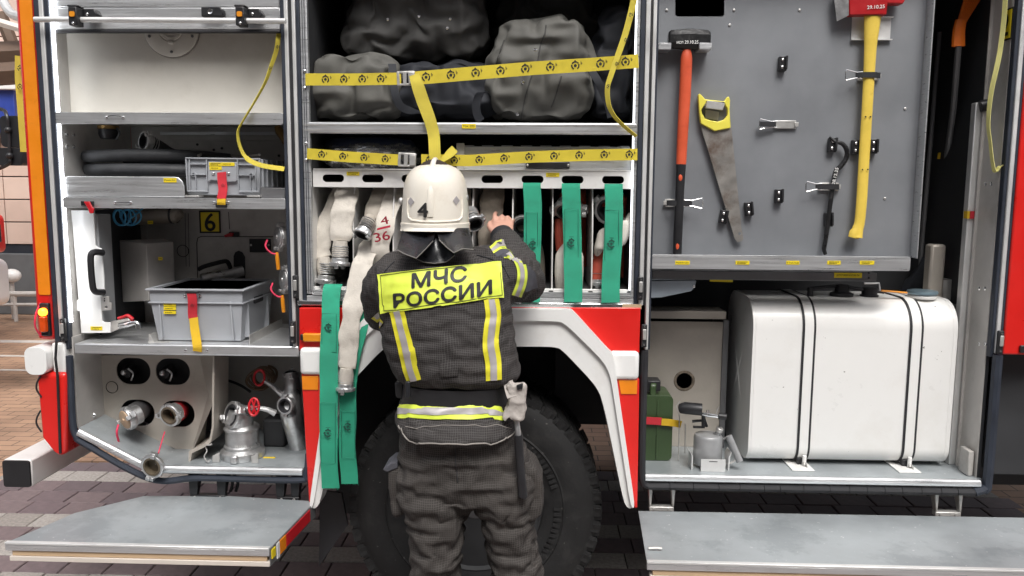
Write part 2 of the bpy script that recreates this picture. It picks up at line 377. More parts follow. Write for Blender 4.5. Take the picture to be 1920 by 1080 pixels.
JERRY = mat('jerrycan_green', (0.034,0.062,0.022), 0.45, 0, 0.15, 9, dirt=0.4, dcol=(0.03,0.045,0.02))
BLUEC = mat('blue_air_hose', (0.06,0.30,0.52), 0.35, 0, 0.1, 10)
ORBR = mat('orange_broom', (0.75,0.16,0.01), 0.5, 0, 0.15, 14)
ORHAN = mat('orange_handle', (0.72,0.26,0.01), 0.42, 0, 0.08, 14)
PINK = mat('red_cord', (0.70,0.04,0.10), 0.5, 0, 0.1)
SKIN = mat('skin', (0.56,0.31,0.235), 0.5, 0, 0.1, 22, bump=0.15, bscale=160)
CLOTH = ripstop('ripstop_coat', (0.036,0.033,0.032), (0.080,0.075,0.074))
CLOTHT = ripstop('ripstop_trousers', (0.040,0.036,0.033), (0.080,0.073,0.069))
PATCH = mat('plain_grey_patch_cloth', (0.075,0.076,0.088), 0.85, 0, 0.15, 16, bump=0.2, bscale=240, spec=0.2)
LEATH = mat('black_leather', (0.014,0.015,0.018), 0.27, 0, 0.3, 12, bump=0.5, bscale=34, dirt=0.3, dcol=(0.05,0.05,0.055), dscale=8)
HELM = mat('helmet_cream', (0.78,0.735,0.645), 0.33, 0, 0.04, 5, coat=0.3, dirt=0.4, dcol=(0.48,0.36,0.25), dscale=9, dlo=0.53, dhi=0.8, speck=(0.32,0.25,0.19), sscale=110, sth=0.78)
HOLST = mat('worn_grey_leather', (0.42,0.385,0.355), 0.8, 0, 0.22, 20, bump=0.6, bscale=60, dirt=0.5, dcol=(0.16,0.13,0.11), dscale=22)
BELT = mat('black_belt', (0.015,0.015,0.017), 0.55, 0, 0.2, 18, bump=0.2, bscale=200)
LED = emit('led_strip', (0.93,0.96,1.0), 5.0)
LED2 = emit('led_strip_dim', (0.93,0.96,1.0), 1.6)
LAMP = emit('lit_amber_lamp', (1.0,0.16,0.01), 7.0)
LAMPD = mat('amber_lens', (0.62,0.07,0.008), 0.15, 0, 0.15, 30, coat=0.6)
PLASTIC, pn, pl_, pb = newmat('clear_plastic_wrap')
pn.remove(pb); ptr = pn.new('ShaderNodeBsdfTransparent'); pgl = pn.new('ShaderNodeBsdfGlossy'); pgl.inputs['Roughness'].default_value = 0.13
plw = pn.new('ShaderNodeLayerWeight'); plw.inputs['Blend'].default_value = 0.6
pmx = pn.new('ShaderNodeMixShader'); pl_.new(plw.outputs['Fresnel'], pmx.inputs[0]); pl_.new(ptr.outputs[0], pmx.inputs[1]); pl_.new(pgl.outputs[0], pmx.inputs[2]); pdf = pn.new('ShaderNodeBsdfDiffuse'); pm2 = pn.new('ShaderNodeMixShader'); pm2.inputs[0].default_value = 0.10; pl_.new(pmx.outputs[0], pm2.inputs[1]); pl_.new(pdf.outputs[0], pm2.inputs[2]); pl_.new(pm2.outputs[0], pn['Material Output'].inputs[0])
# ---------------- ground, pavement, street ----------------
def brickmat(name, c1, c2, mortar, w, h, off=0.5, dirt=0.4):
    m, n, l, b = newmat(name)
    tc = n.new('ShaderNodeTexCoord'); br = n.new('ShaderNodeTexBrick'); l.new(tc.outputs['Object'], br.inputs['Vector'])
    br.offset = off; br.inputs['Scale'].default_value = 1; br.inputs['Brick Width'].default_value = w; br.inputs['Row Height'].default_value = h; br.inputs['Mortar Size'].default_value = 0.004
    br.inputs['Color1'].default_value = (*c1,1); br.inputs['Color2'].default_value = (*c2,1); br.inputs['Mortar'].default_value = (*mortar,1)
    nz = n.new('ShaderNodeTexNoise'); nz.inputs['Scale'].default_value = 1.3; nz.inputs['Detail'].default_value = 9; l.new(tc.outputs['Object'], nz.inputs['Vector'])
    mr = n.new('ShaderNodeMapRange'); mr.inputs['From Min'].default_value = 0.3; mr.inputs['From Max'].default_value = 0.7; mr.inputs['To Min'].default_value = 1-dirt; mr.inputs['To Max'].default_value = 1+dirt; l.new(nz.outputs[0], mr.inputs[0])
    mx = n.new('ShaderNodeMix'); mx.data_type = 'RGBA'; mx.blend_type = 'MULTIPLY'; mx.inputs[0].default_value = 1; l.new(br.outputs[0], mx.inputs[6]); l.new(mr.outputs[0], mx.inputs[7])
    l.new(mx.outputs[2], b.inputs['Base Color']); b.inputs['Roughness'].default_value = 0.8
    bp = n.new('ShaderNodeBump'); bp.inputs['Strength'].default_value = 0.6; bp.inputs['Distance'].default_value = 0.01; bp.invert = True; l.new(br.outputs[1], bp.inputs['Height']); l.new(bp.outputs[0], b.inputs['Normal'])
    return m
GRD = mat('joint_sand', (0.07,0.063,0.056), 0.9, 0, 0.3, 10)
PAVD = [mat('paver_mauve_%d' % i, c, 0.78, 0, 0.22, 22, bump=0.5, bscale=200, dirt=0.3, dcol=(0.10,0.085,0.08), dscale=3) for i, c in enumerate([(0.150,0.112,0.118),(0.172,0.130,0.132),(0.130,0.100,0.106)])]
PAVL = [mat('paver_grey_%d' % i, c, 0.82, 0, 0.28, 60, bump=0.5, bscale=260, dirt=0.3, dcol=(0.13,0.115,0.10), dscale=3) for i, c in enumerate([(0.30,0.275,0.25),(0.335,0.31,0.285),(0.27,0.245,0.222)])]
BRK = brickmat('orange_brick_paving', (0.36,0.225,0.145), (0.29,0.18,0.12), (0.10,0.075,0.055), 0.21, 0.105)
PALE = mat('pale_kerb_stone', (0.50,0.47,0.44), 0.8, 0, 0.15, 9)

g = MB().box(-120, 120, -60, 160, -0.30, -0.065).build('ground', GRD); tag(g, 'flat sandy ground bed beneath the paving', None, kind='structure')
pav = MB().box(-3.36, 2.75, 0.30, 2.02, -0.06, -0.012).build('pavement', GRD); tag(pav, 'banded grey and mauve block pavement under the fire truck', None, kind='structure')
# pavers with joints, mauve and light rows in turn
PW, PD = 0.211, 0.167
def paver_mesh(w, d):
    m = MB(); g_ = 0.006; c = 0.004
    x0, x1, y0, y1 = g_/2, w-g_/2, g_/2, d-g_/2
    m.loft([[(x0,y0,-0.03),(x1,y0,-0.03),(x1,y1,-0.03),(x0,y1,-0.03)], [(x0,y0,-c),(x1,y0,-c),(x1,y1,-c),(x0,y1,-c)], [(x0+c,y0+c,0),(x1-c,y0+c,0),(x1-c,y1-c,0),(x0+c,y1-c,0)]])
    return m.mesh('paver', smooth=0)
PMD = []; PML = []
for mm, lst in ((PAVD, PMD), (PAVL, PML)):
    for q in mm:
        me = paver_mesh(PW, PD); me.materials.append(q); lst.append(me)
rows = 10
for r in range(rows):
    y = 0.33 + r*PD; lst = PMD if r % 2 == 1 or r == 6 else PML
    off = 0.1 if r % 2 else 0.0
    for k in range(29):
        x = -3.35 + k*PW + off*0.5
        o = inst(random.choice(lst), 'paver', pav, Matrix.Translation((x, y, random.uniform(-0.002,0.002))))
# the blocks nearer the street, and the far brick paving
m = MB(); m2 = MB()
for r in range(34):
    y = 0.33 - (r+1)*PD
    for k in range(40):
        x = -4.2 + k*PW + (0.1 if r % 2 else 0)
        (m if r % 2 else m2).box(x+0.003, x+PW-0.003, y+0.003, y+PD-0.003, -0.03, random.uniform(-0.002,0.002))
pn_ = m.build('paving_blocks', PAVD[0], None, smooth=0); tag(pn_, 'rows of mauve paving blocks in front of the truck', None, kind='stuff')
pn_ = m2.build('paving_blocks', PAVL[0], None, smooth=0); tag(pn_, 'rows of light grey paving blocks in front of the truck', None, kind='stuff')
br = MB().box(-60, 60, 2.03, 8.0, -0.06, -0.002)
br.box(-60, -3.30, 0.25, 2.02, -0.06, -0.004).box(2.76, 60, 0.25, 2.02, -0.06, -0.002)
tag(br.build('brick_paving', BRK, smooth=0), 'worn orange brick paving of the street behind the truck', None, kind='structure')
# pale drainage lines across the brick paving
dl = MB()
for y0, y1 in ((5.95, 6.09), (5.2, 5.26), (4.55, 4.60)): dl.box(-30, 30, y0, y1, -0.004, 0.003)
tag(dl.build('drain_lines', PALE, smooth=0), 'pale stone lines across the orange brick paving', None, kind='structure')

# building across the street: pale cladding panels over a dark plinth
YB = 8.1
FACE = [mat('cladding_%d' % i, c, 0.6, 0, 0.04, 5) for i, c in enumerate([(0.66,0.50,0.42),(0.70,0.54,0.455),(0.63,0.475,0.40)])]
PLIN = mat('grey_plinth_stone', (0.13,0.135,0.14), 0.7, 0, 0.15, 5)
DKW = mat('dark_window', (0.03,0.035,0.045), 0.15, 0, 0.1)
bl = thing('building', 'pale pink clad building across the street behind the trucks', 'building', (-8.5, YB, 0))
MB().box(-20, 2.9, YB+0.05, YB+6, 0, 9).build('wall', DKW, bl)
MB().box(-20, 2.9, YB-0.12, YB+0.04, 0, 0.86).build('plinth', PLIN, bl, bev=0.01)
MB().box(-20, 2.9, YB-0.02, YB+0.045, 0.862, 0.98).build('shadow_gap', DKW, bl)
ph = 0.317
for i in range(13):
    for k in range(9):
        x0 = -14 + k*1.3; 
        m = MB().box(x0+0.006, x0+1.294, YB-0.035, YB+0.045, 0.985+i*ph+0.008, 0.985+(i+1)*ph-0.008)
        m.build('cladding_panel', FACE[(i*5+k*3) % 3], bl, bev=0.004, seg=1, smooth=0)
BLUES = mat('blue_sign', (0.03,0.06,0.32), 0.4, 0, 0.15, 4)
si = thing('sign', 'blue shop sign board with white strip above on the pink building', 'sign', (-8.3, YB, 2.2))
x0, x1, z0, z1 = R4(-160, 170, 38, 250, YB-0.1)
MB().box(x0, x1, YB-0.22, YB-0.04, z0, z1).build('board', BLUES, si, bev=0.01)
x0, x1, z0, z1 = R4(-170, 158, 40, 169, YB-0.2)
MB().box(x0, x1, YB-0.30, YB-0.04, z0, z1).build('top_strip', WHITE, si, bev=0.01)
# wooden canopy in the upper left
WOODB = mat('brown_timber', (0.13,0.085,0.06), 0.7, 0, 0.2, 3, stretch=(1,8,8))
WOODP = mat('pale_canopy_edge', (0.62,0.56,0.50), 0.6, 0, 0.08, 3)
cn = thing('canopy', 'brown timber street canopy with pale edge behind the truck', 'canopy', (-6.5, 6.2, 0))
for u0, v0, u1, v1 in ((-260,75,110,105),(-260,118,110,140)):
    a, b = P(u0, v0+40, 6.2), P(u1, v1-10, 6.2); 
    MB().tube([a, b], 0.14, 6).build('beam', WOODB, cn)
for u in (-200, -90, 30, 90):
    a, b = P(u-30, 25, 6.3), P(u+20, 150, 6.3)
    MB().tube([a, b], 0.07, 6).build('rafter', WOODB, cn)
a, b = P(-240, -30, 6.0), P(110, 75, 6.0)
MB().tube([a, b], 0.05, 6).build('edge_trim', WOODP, cn)
pst = P(-150, 140, 6.25)
MB().box(pst.x-0.09, pst.x+0.09, 6.16, 6.34, 0, pst.z).build('post', WOODB, cn, bev=0.01)

# parked truck at the left edge: only its mirrors, lamp and bumper corner reach the picture
px0 = P(17, 530, 3.72).x
pt = thing('parked_truck', 'white and red truck parked in the street, cropped at the picture edge', 'truck', (px0-1.0, 4.0, 0))
zb0_, zb1_ = P(5,580,3.45).z, P(5,490,3.45).z
m = MB(); m.plate(rrect(px0-2.2, px0, zb0_, zb1_, 0.08), 3.45, 3.72); m.build('bumper', WHITE, pt, bev=0.02)
x0, x1, z0, z1 = R4(-300, 400, 9, 472, 3.52)
m = MB(); m.plate(rrect(x0, x1, z0, z1, 0.05), 3.40, 3.52); m.build('lamp_panel', RED, pt, bev=0.02)
x0b, x1b, zb0, zb1 = R4(-40, 420, -6, 455, 3.36)
MB().box(x0b, x1b, 3.365, 3.42, zb0, zb1).build('headlamp', DKW, pt, bev=0.01)
zt = P(0, 390, 3.4).z
xcab = P(-8, 300, 5.5).x; MB().box(xcab-2.2, xcab, 3.5, 5.5, z1+0.01, 3.0).build('cab', WHITE, pt, bev=0.06)
wh = P(-200, 560, 3.6)
MB().lathe([(0.2,0),(0.48,0.01),(0.5,0.06),(0.5,0.28),(0.46,0.3)], (px0-0.9, 3.55, 0.5), (0,1,0), 28).build('wheel', TYRE, pt)
c = P(20, 250, 3.35)
def rmirror(u0,v0,u1,v1,name):
    x0, x1, z0, z1 = R4(u0,v0,u1,v1,3.2)
    m = MB(); m.plate(rrect(x0, x1, z0, z1, min(x1-x0, z1-z0)*0.22), 3.2, 3.30); return m.build(name, PLA, pt, bev=0.015)
rmirror(0, 217, 42, 276, 'mirror'); rmirror(-22, 277, 42, 310, 'wide_mirror')
MB().tube(catmull([P(-60,190,3.28), P(0,204,3.28), P(12,215,3.19), P(16,244,3.185), P(18,292,3.185), P(15,308,3.19), P(-20,322,3.28), P(-60,330,3.28)], 6), 0.014, 8).build('mirror_arm', PLA, pt)
MB().ball(P(15,244,3.18), 0.026).ball(P(18,292,3.18), 0.026).build('arm_clamp', PLA, pt)
# planter and globe by the plinth
gl = thing('wall_globe', 'white round globe lamp by the dark plinth', 'lamp', P(22, 545, 7.6))
MB().ball(P(22, 517, 7.6), 0.105, 20, 14, (1.15,1,0.9)).build('globe', WHITE, gl)
MB().tube([P(22, 530, 7.6), (P(22,530,7.6).x, 7.6, 0)], 0.03, 8).build('stem', PALE, gl)
rl = thing('railing', 'pale metal railing in front of the grey plinth', 'railing', (-6, 7.4, 0))
a = P(-200, 551, 7.4); b = P(90, 551, 7.4)
MB().tube([a, b], 0.035, 8).build('rail', PALE, rl)
a2 = P(-200, 571, 7.4); b2 = P(90, 571, 7.4)
MB().tube([a2, b2], 0.022, 8).build('rail', PALE, rl)
for u in (-160, -70, 27, 88):
    p = P(u, 551, 7.4); MB().tube([p, (p.x, 7.4, 0)], 0.025, 8).build('post', PALE, rl)

# unseen facade added behind the photographer to keep low sky light off the lockers
st = thing('building', 'plain grey front added behind the viewer to block the low sky', 'building', (0, -13, 0))
SKYBLOCK = mat('sky_block_grey', (0.30,0.285,0.265), 0.8, 0, 0.12, 2)
MB().box(-32, 32, -19, -12, 0, 11).build('wall', SKYBLOCK, st)
for i in range(10):
    for k in range(3): MB().box(-28+i*6, -25.6+i*6, -12.0, -11.93, 1.0+k*3.1, 2.9+k*3.1).build('block_window', DKW, st)
# ---------------- the fire truck ----------------
T = thing('fire_truck', 'red and white fire truck with its side lockers standing open', 'fire truck', (0.2, 1.25, 0))
def tp(m, name, mt, bev=0, parent=None, **k): return m.build(name, mt, parent or T, bev=bev, **k)
XL0, XL1 = -1.808, -0.950        # left locker
XM0, XM1 = -0.853, 0.350         # middle locker
XR0, XR1 = 0.428, 1.692          # right locker
ZT = 2.62                        # top of the openings, above the picture
# shell
m = MB(); m.box(-1.93, 3.4, 0.0, 2.5, 2.93, 3.05); tp(m, 'roof', RED, 0.02)
m = MB(); m.box(-1.93, 3.4, 0.0, 0.05, ZT, 2.93); tp(m, 'upper_fascia', RED, 0.006)
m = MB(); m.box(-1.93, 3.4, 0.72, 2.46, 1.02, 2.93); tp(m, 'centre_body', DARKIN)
m = MB(); m.box(-1.93, 3.4, 2.461, 2.5, 1.0, 2.93); tp(m, 'far_side', RED)
m = MB(); m.box(0.45, 3.4, 2.3, 2.34, 0.30, 1.0); m.box(0.7, 3.3, 0.95, 1.05, 0.55, 0.85); m.box(0.7, 3.3, 1.5, 1.6, 0.55, 0.85); tp(m, 'chassis', DARKIN)
def locker(x0, x1, z0, depth, mt, mtb, nm):
    m = MB(); m.box(x0-0.002, x1+0.002, depth, depth+0.012, z0, ZT); tp(m, nm+'_back', mtb)
    m = MB(); m.box(x0-0.014, x0-0.003, 0.02, depth-0.001, z0, ZT); tp(m, nm+'_side', mt)
    m = MB(); m.box(x1+0.003, x1+0.014, 0.02, depth-0.001, z0, ZT); tp(m, nm+'_side', mt)
    m = MB(); m.box(x0-0.014, x1+0.014, 0.02, depth, ZT, ZT+0.01); tp(m, nm+'_ceiling', mt)
# left locker: upper part and lower, narrower part with a sloping floor
locker(XL0, XL1, 1.17, 0.55, INNER, INNER, 'locker')
LD = 0.50
fl = [P(145,803,0), P(285,871,0), P(566,877,0)]
fz = fl[2].z; fx0, fx1 = fl[0].x, fl[2].x; fxd = fl[1].x
m = MB(); m.box(fx0, fx1+0.02, LD, LD+0.012, fz, 1.16); tp(m, 'lower_back', INNER)
m = MB(); m.box(fx0-0.03, fx0-0.001, 0.01, LD+0.012, fl[0].z, 1.22); tp(m, 'lower_side', INNER)
m = MB(); m.box(fx1+0.021, fx1+0.03, 0.02, LD, fz, 1.16); tp(m, 'lower_side', INNER)
m = MB(); m.plate([(fx0, fl[0].z), (fxd, fz), (fx1+0.02, fz), (fx1+0.02, fz-0.02), (fxd, fz-0.02), (fx0, fl[0].z-0.02)], 0.006, LD); tp(m, 'lower_floor', FLAP)
lipz = 0.030
m = MB(); m.tube([(fx0+0.012, -0.012, fl[0].z-0.012), (fxd, -0.012, fz-0.012), (fx1+0.008, -0.012, fz-0.012)], 0.0155, 10); tp(m, 'floor_lip', ALU)
m = MB(); m.tube(catmull([(fx0-0.006,-0.012,1.15), (fx0-0.010,-0.012,0.90), (fx0+0.002,-0.012,fl[0].z-0.028), (fx0+0.04,-0.012,fl[0].z-0.062), (fxd,-0.012,fz-0.052), (fxd+0.2,-0.012,fz-0.044), (fx1-0.02,-0.012,fz-0.046), (fx1+0.020,-0.012,fz-0.020), (fx1+0.032,-0.012,fz+0.06)], 8), 0.0135, 8); tp(m, 'door_seal', GASK)
# sill between the upper and lower part
m = MB(); x0, x1, z0, z1 = R4(141, 646, 561, 666, -0.005); m.box(x0, x1, -0.012, LD, z0, z1); tp(m, 'sill', ALU, 0.006)
# right locker
RZ = P(1500, 893, 0).z
locker(XR0, XR1, RZ, 0.60, DARKIN, DARKIN, 'locker')  # near-black walls: the deep shade of this recess is put into the colour
tp(MB().box(XR1-0.001, XR1+0.0025, 0.021, 0.17, RZ, ZT), 'wall_depth_tone', INNER)  # same wall, paler near the opening: fall-off of light done by colour
tp(MB().box(XR1-0.001, XR1+0.0025, 0.1705, 0.55, RZ, 1.35), 'wall_depth_tone', DARKBOX)  # mid grey deeper and low down, shade again in the sheet colour
m = MB(); m.box(XR0-0.014, XR1+0.014, 0.004, 0.60, RZ-0.02, RZ-0.0005); tp(m, 'locker_floor', FLAP)
m = MB(); m.tube([(XR0-0.005,-0.010,RZ-0.012), (XR1-0.002,-0.010,RZ-0.012)], 0.0145, 10); tp(m, 'floor_lip', ALU)
# ribbed rubber seal under the right floor
zz = RZ-0.045; x = XR0+0.005
while x < XR1-0.03:
    w = random.uniform(0.055, 0.10); x2 = min(x+w, XR1-0.02)
    tp(MB().tube([(x+0.001,-0.012,zz),(x2-0.001,-0.012,zz)], 0.0155, 8), 'seal_segment', RUB); x = x2
m = MB(); m.tube(catmull([(XR0-0.02,-0.012,1.2),(XR0-0.02,-0.012,0.8),(XR0-0.013,-0.012,zz+0.02),(XR0+0.012,-0.012,zz)], 6), 0.014, 8); tp(m, 'door_seal', RUB)
m = MB(); m.tube(catmull([(XR1-0.02,-0.012,zz),(XR1+0.016,-0.012,zz+0.016),(XR1+0.026,-0.012,zz+0.06),(XR1+0.026,-0.012,1.2)], 6), 0.018, 8); tp(m, 'door_seal', GASK)
# middle locker
MZ = P(880, 566, 0).z
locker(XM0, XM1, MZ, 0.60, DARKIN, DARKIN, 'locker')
m = MB(); m.box(XM0-0.03, XM1+0.02, 0.0, 0.60, MZ-0.012, MZ+0.018); tp(m, 'locker_floor', ALU, 0.004)
for k in range(3):
    m = MB(); z = MZ+0.020+k*0.007; m.box(XM0-0.004, XM1+0.006, -0.004+k*0.006, 0.03, z, z+0.0055); tp(m, 'threshold', ALU)
x0, x1, z0, z1 = R4(558, 566.5, 1202, 576, -0.012)
m = MB(); m.box(x0, x1, -0.014, -0.001, z0, z1); tp(m, 'sill_trim', CHROME, 0.003)
m = MB(); m.box(x1-0.07, x1+0.001, -0.0165, -0.0142, z0+0.001, z1-0.001); tp(m, 'trim_end', TAN)
# pillars and shutter rails
def rail(xa, xb, z0, z1, mt, y0=-0.012, y1=0.02, nm='shutter_rail'): return tp(MB().box(xa, xb, y0, y1, z0, z1), nm, mt, 0.0025)
zLb = P(120, 640, 0).z
rail(-1.866, -1.846, zLb, 2.93, GASK, -0.010, nm='rail_gasket'); rail(-1.8455, -1.829, zLb+0.02, 2.93, ALUV); rail(-1.8285, -1.811, zLb-0.03, 2.93, GASK, -0.008, nm='rail_gasket')
zr = P(555, 648, 0).z
rail(-0.9495, -0.9355, zr-0.01, 2.93, GASK, -0.008, nm='rail_gasket'); rail(-0.935, -0.921, zr, 2.93, ALUV); rail(-0.9205, -0.9075, zr-0.02, 2.93, RUB, -0.006, nm='rail_gasket')
zm = P(565, 566, 0).z+0.002
rail(-0.907, -0.894, zr-0.03 if False else zm, 2.93, ALUV); rail(-0.8935, -0.880, zm, 2.93, GASK, -0.006, nm='rail_gasket'); rail(-0.8795, -0.853, zm+0.03, 2.93, ALU, -0.002)
for xg in (-0.8705, -0.8625): rail(xg-0.0012, xg+0.0012, zm+0.035, 2.93, GASK, -0.0042, 0.0, nm='rail_groove')
rail(0.3515, 0.362, zm+0.02, 2.93, ALU, -0.002); rail(0.3625, 0.3805, zm, 2.93, GASK, -0.006, nm='rail_gasket'); rail(0.381, 0.397, zm, 2.93, ALUV)
zq = P(1212, 655, 0).z
rail(0.3975, 0.4065, zm-0.001, 2.93, RUB, -0.006, nm='rail_gasket'); rail(0.407, 0.420, zq, 2.93, ALUV); rail(0.4205, 0.4275, zq, 2.93, GASK, -0.008, nm='rail_gasket')
zw = P(1870, 664, 0).z
rail(1.6925, 1.706, zw-0.01, 2.93, GASK, -0.006, nm='rail_gasket'); rail(1.7065, 1.722, zw+0.005, 2.93, ALUV); rail(1.7225, 1.734, zw+0.02, 2.93, GASK, -0.008, nm='rail_gasket')
# latches at the rail ends
def latch(u, v, s=1):
    p = P(u, v, -0.02); m = MB(); m.box(p.x-0.010, p.x+0.010, -0.028, -0.0125, p.z-0.075, p.z+0.012); o = tp(m, 'rail_latch', PLA, 0.003)
    MB().box(p.x-0.006, p.x+0.007, -0.034, -0.0285, p.z-0.045, p.z-0.005).build('latch_plate', GALV, o, bev=0.002)
    for dz in (0.002, -0.064): MB().lathe([(0.0045,0),(0.004,0.003)], (p.x, -0.0285, p.z+dz), (0,-1,0), 10).build('screw', CHROME, o)
latch(554, 522); latch(549, 608); latch(1201, 525); latch(1208, 614); latch(118, 603); latch(1876, 626)
# LED strips
tp(MB().box(-1.8095, -1.8015, 0.000, 0.010, 1.28, ZT), 'light_strip', LED)
tp(MB().box(0.3445, 0.3495, 0.004, 0.010, MZ+0.05, ZT), 'light_strip', LED2)
# rear pillar
zpb = P(80, 636, 0).z
m = MB(); m.box(-1.932, -1.8665, -0.012, 2.5, zpb, 2.95); tp(m, 'rear_pillar', RED, 0.012)
x0, x1, z0, z1 = R4(76, 0, 101, 553, -0.015); m = MB(); m.plate(rrect(-1.914, -1.868, z0, 2.9, 0.006), -0.0155, -0.0125); tp(m, 'orange_reflector', ORANGE)
# amber side lamp
c = P(86, 598, -0.02)
lp = tp(MB().box(c.x-0.018, c.x+0.018, -0.030, -0.0125, c.z-0.066, c.z+0.062), 'side_lamp', PLA, 0.004)
m = MB(); m.loft([[(c.x-0.016,-0.0305,z),(c.x+0.016,-0.0305,z),(c.x+0.011,-0.047,z),(c.x-0.011,-0.047,z)] for z in (c.z-0.048, c.z+0.012)]); m.build('lamp_lens', LAMPD, lp, bev=0.004)
m = MB(); m.lathe([(0.0155,0),(0.015,0.012),(0.008,0.018)], (c.x, -0.0305, c.z+0.029), (0,-1,0), 16); m.build('lamp_bulb', LAMP, lp)
MB().tube(catmull([P(76,568,-0.013),P(67,590,-0.03),P(66,612,-0.03),P(76,630,-0.013)],6), 0.0035, 6).build('cable', PINK, lp)
# bumper corner and skirt
zc0, zc1 = P(90,697,0).z, P(90,646,0).z
m = MB(); m.plate(rrect(P(63,672,0).x, P(103,672,0).x, zc0, zc1, 0.03), -0.055, 0.30); tp(m, 'bumper_corner', WHITE, 0.012, seg=3)
m = MB(); m.box(P(104,672,0).x, P(128,672,0).x, -0.02, 0.3, zc0, zc1+0.01); tp(m, 'corner_filler', WHITE, 0.006)
zs = zc0-0.002
a = XZ([(70,699),(124,699),(125,846),(118,856),(102,846),(80,818)], -0.03)
m = MB(); m.plate(a, -0.035, 0.3); tp(m, 'rear_skirt', RED, 0.015, seg=3)
q = P(108,770,-0.037); m = MB(); m.tube([P(106,640,-0.045), P(104,672,-0.058), P(108,705,-0.04), P(113,850,-0.04)], 0.005, 8); tp(m, 'cable', PLA)
for v0, v1 in ((705,745),(770,810)):
    tp(MB().tube(catmull([P(76,v0,-0.036),P(69,(v0+v1)/2-6,-0.036),P(69,(v0+v1)/2+6,-0.036),P(78,v1,-0.036)],5), 0.0035, 6), 'wire_loop', PLA)
# rear underrun beam, across the truck
x0, x1, z0, z1 = R4(5, 863, 57, 914, -0.02)
m = MB(); m.box(x0, x1, -0.012, 2.4, z0, z1); bmr = tp(m, 'underrun_beam', RACKW, 0.008)
m = MB(); m.plate(rrect(x0+0.002, x1-0.002, z0+0.002, z1-0.002, 0.01), -0.022, -0.0125); m.build('end_cap', PLA, bmr, bev=0.003)
tp(MB().box(x0+0.02, x1-0.01, 0.5, 0.58, z1, 1.05), 'beam_hanger', DARKIN)
# rear ladder rail and yellow strap at the back
tp(MB().tube(catmull([P(2,-40,0.9),P(6,0,0.9),P(20,24,0.8),P(38,32,0.6),P(60,34,0.4)],6), 0.021, 10), 'ladder_rail', ALUV)
# fender: white arch over the wheel
YF = -0.055
def mirror(px): return [(1770-u, v) for u, v in reversed(px)]
ro = [(1069,580),(1076,584),(1141,656),(1150,663)]           # outer, upper right
leg_o = [(1155,700),(1191,953)]; leg_i = [(1172,953),(1133,765),(1121,727),(1056,658),(1042,650)]
outer = XZ(mirror(leg_o)[::1] + mirror(ro) + ro + leg_o, YF)
arch = XZ([(579,953),(615,700),(620,663),(629,656),(694,584),(701,580)] + ro + leg_o + leg_i + [(728,650),(714,658),(649,727),(637,765),(598,953)], YF)
def chaikin(p, n=2):
    for _ in range(n):
        q = []
        for i in range(len(p)):
            a, b = p[i], p[(i+1)%len(p)]; L = math.hypot(b[0]-a[0], b[1]-a[1]); t = min(0.25, 0.03/max(L,1e-6)); q += [(a[0]+(b[0]-a[0])*t, a[1]+(b[1]-a[1])*t), (b[0]+(a[0]-b[0])*t, b[1]+(a[1]-b[1])*t)]
        p = q
    return p
arch = chaikin(arch, 2)
m = MB(); m.plate(arch, YF, 0.04); tp(m, 'wheel_arch', WHITE, 0.016, seg=4)
# recessed lower face of the arch: a proud upper band
band = XZ([(579,952),(615,700),(620,663),(629,656),(694,584),(701,580)] + ro + [(1155,700),(1191,952),(1183,952),(1146,712),(1140,694),(1128,674),(1060,607),(1044,602),(726,602),(710,607),(642,674),(630,694),(624,712),(587,952)], YF-0.014)
m = MB(); m.plate(chaikin(band, 2), YF-0.014, YF+0.01); tp(m, 'arch_upper_band', WHITE, 0.012, seg=4)
# horizontal white bumper bands either side of the arch
x0, x1, z0, z1 = R4(561, 653, 618, 704, -0.045); m = MB(); m.box(x0, x1, -0.045, 0.02, z0, z1); tp(m, 'side_band', WHITE, 0.016, seg=3)
x0, x1, z0, z1 = R4(1143, 660, 1199, 713, -0.045); m = MB(); m.box(x0, x1, -0.045, 0.02, z0, z1); tp(m, 'side_band', WHITE, 0.016, seg=3)
# red panels around the arch
zt = P(880, 577, -0.005).z
m = MB(); m.plate(XZ([(561,577),(702,577),(692,588),(630,657),(561,657)], -0.02), -0.02, 0.02); tp(m, 'red_panel', RED, 0.003)
m = MB(); m.plate(XZ([(702,577),(1068,577),(1068,600),(702,600)], -0.02), -0.02, 0.02); tp(m, 'red_panel', RED, 0.003)
m = MB(); m.plate(XZ([(1068,577),(1201,577),(1199,662),(1145,662),(1078,588)], -0.02), -0.02, 0.02); tp(m, 'red_panel', RED, 0.003)
m = MB(); m.plate(XZ([(565,700),(616,700),(584,945),(579,945)], -0.03), -0.03, 0.03); tp(m, 'red_panel', RED, 0.004)
m = MB(); m.plate(XZ([(1152,710),(1199,710),(1195,953),(1189,953)], -0.03), -0.03, 0.03); tp(m, 'red_panel', RED, 0.004)
m = MB(); m.plate(XZ([(566,705),(597,705),(597,731),(567,731)], -0.032), -0.034, -0.0305); tp(m, 'orange_reflector', ORANGE, 0.002)
m = MB(); m.plate(XZ([(1160,713),(1195,713),(1194,739),(1164,739)], -0.032), -0.034, -0.0305); tp(m, 'orange_reflector', ORANGE, 0.002)
x0, x1, z0, z1 = R4(569, 625, 604, 640, -0.03); lb = tp(MB().box(x0-0.012, x0, -0.035, -0.0205, z0+0.004, z1-0.004), 'side_marker', PLA, 0.003)
MB().box(x0+0.0005, x1, -0.042, -0.0205, z0, z1).build('marker_lens', ORHAN, lb, bev=0.004)
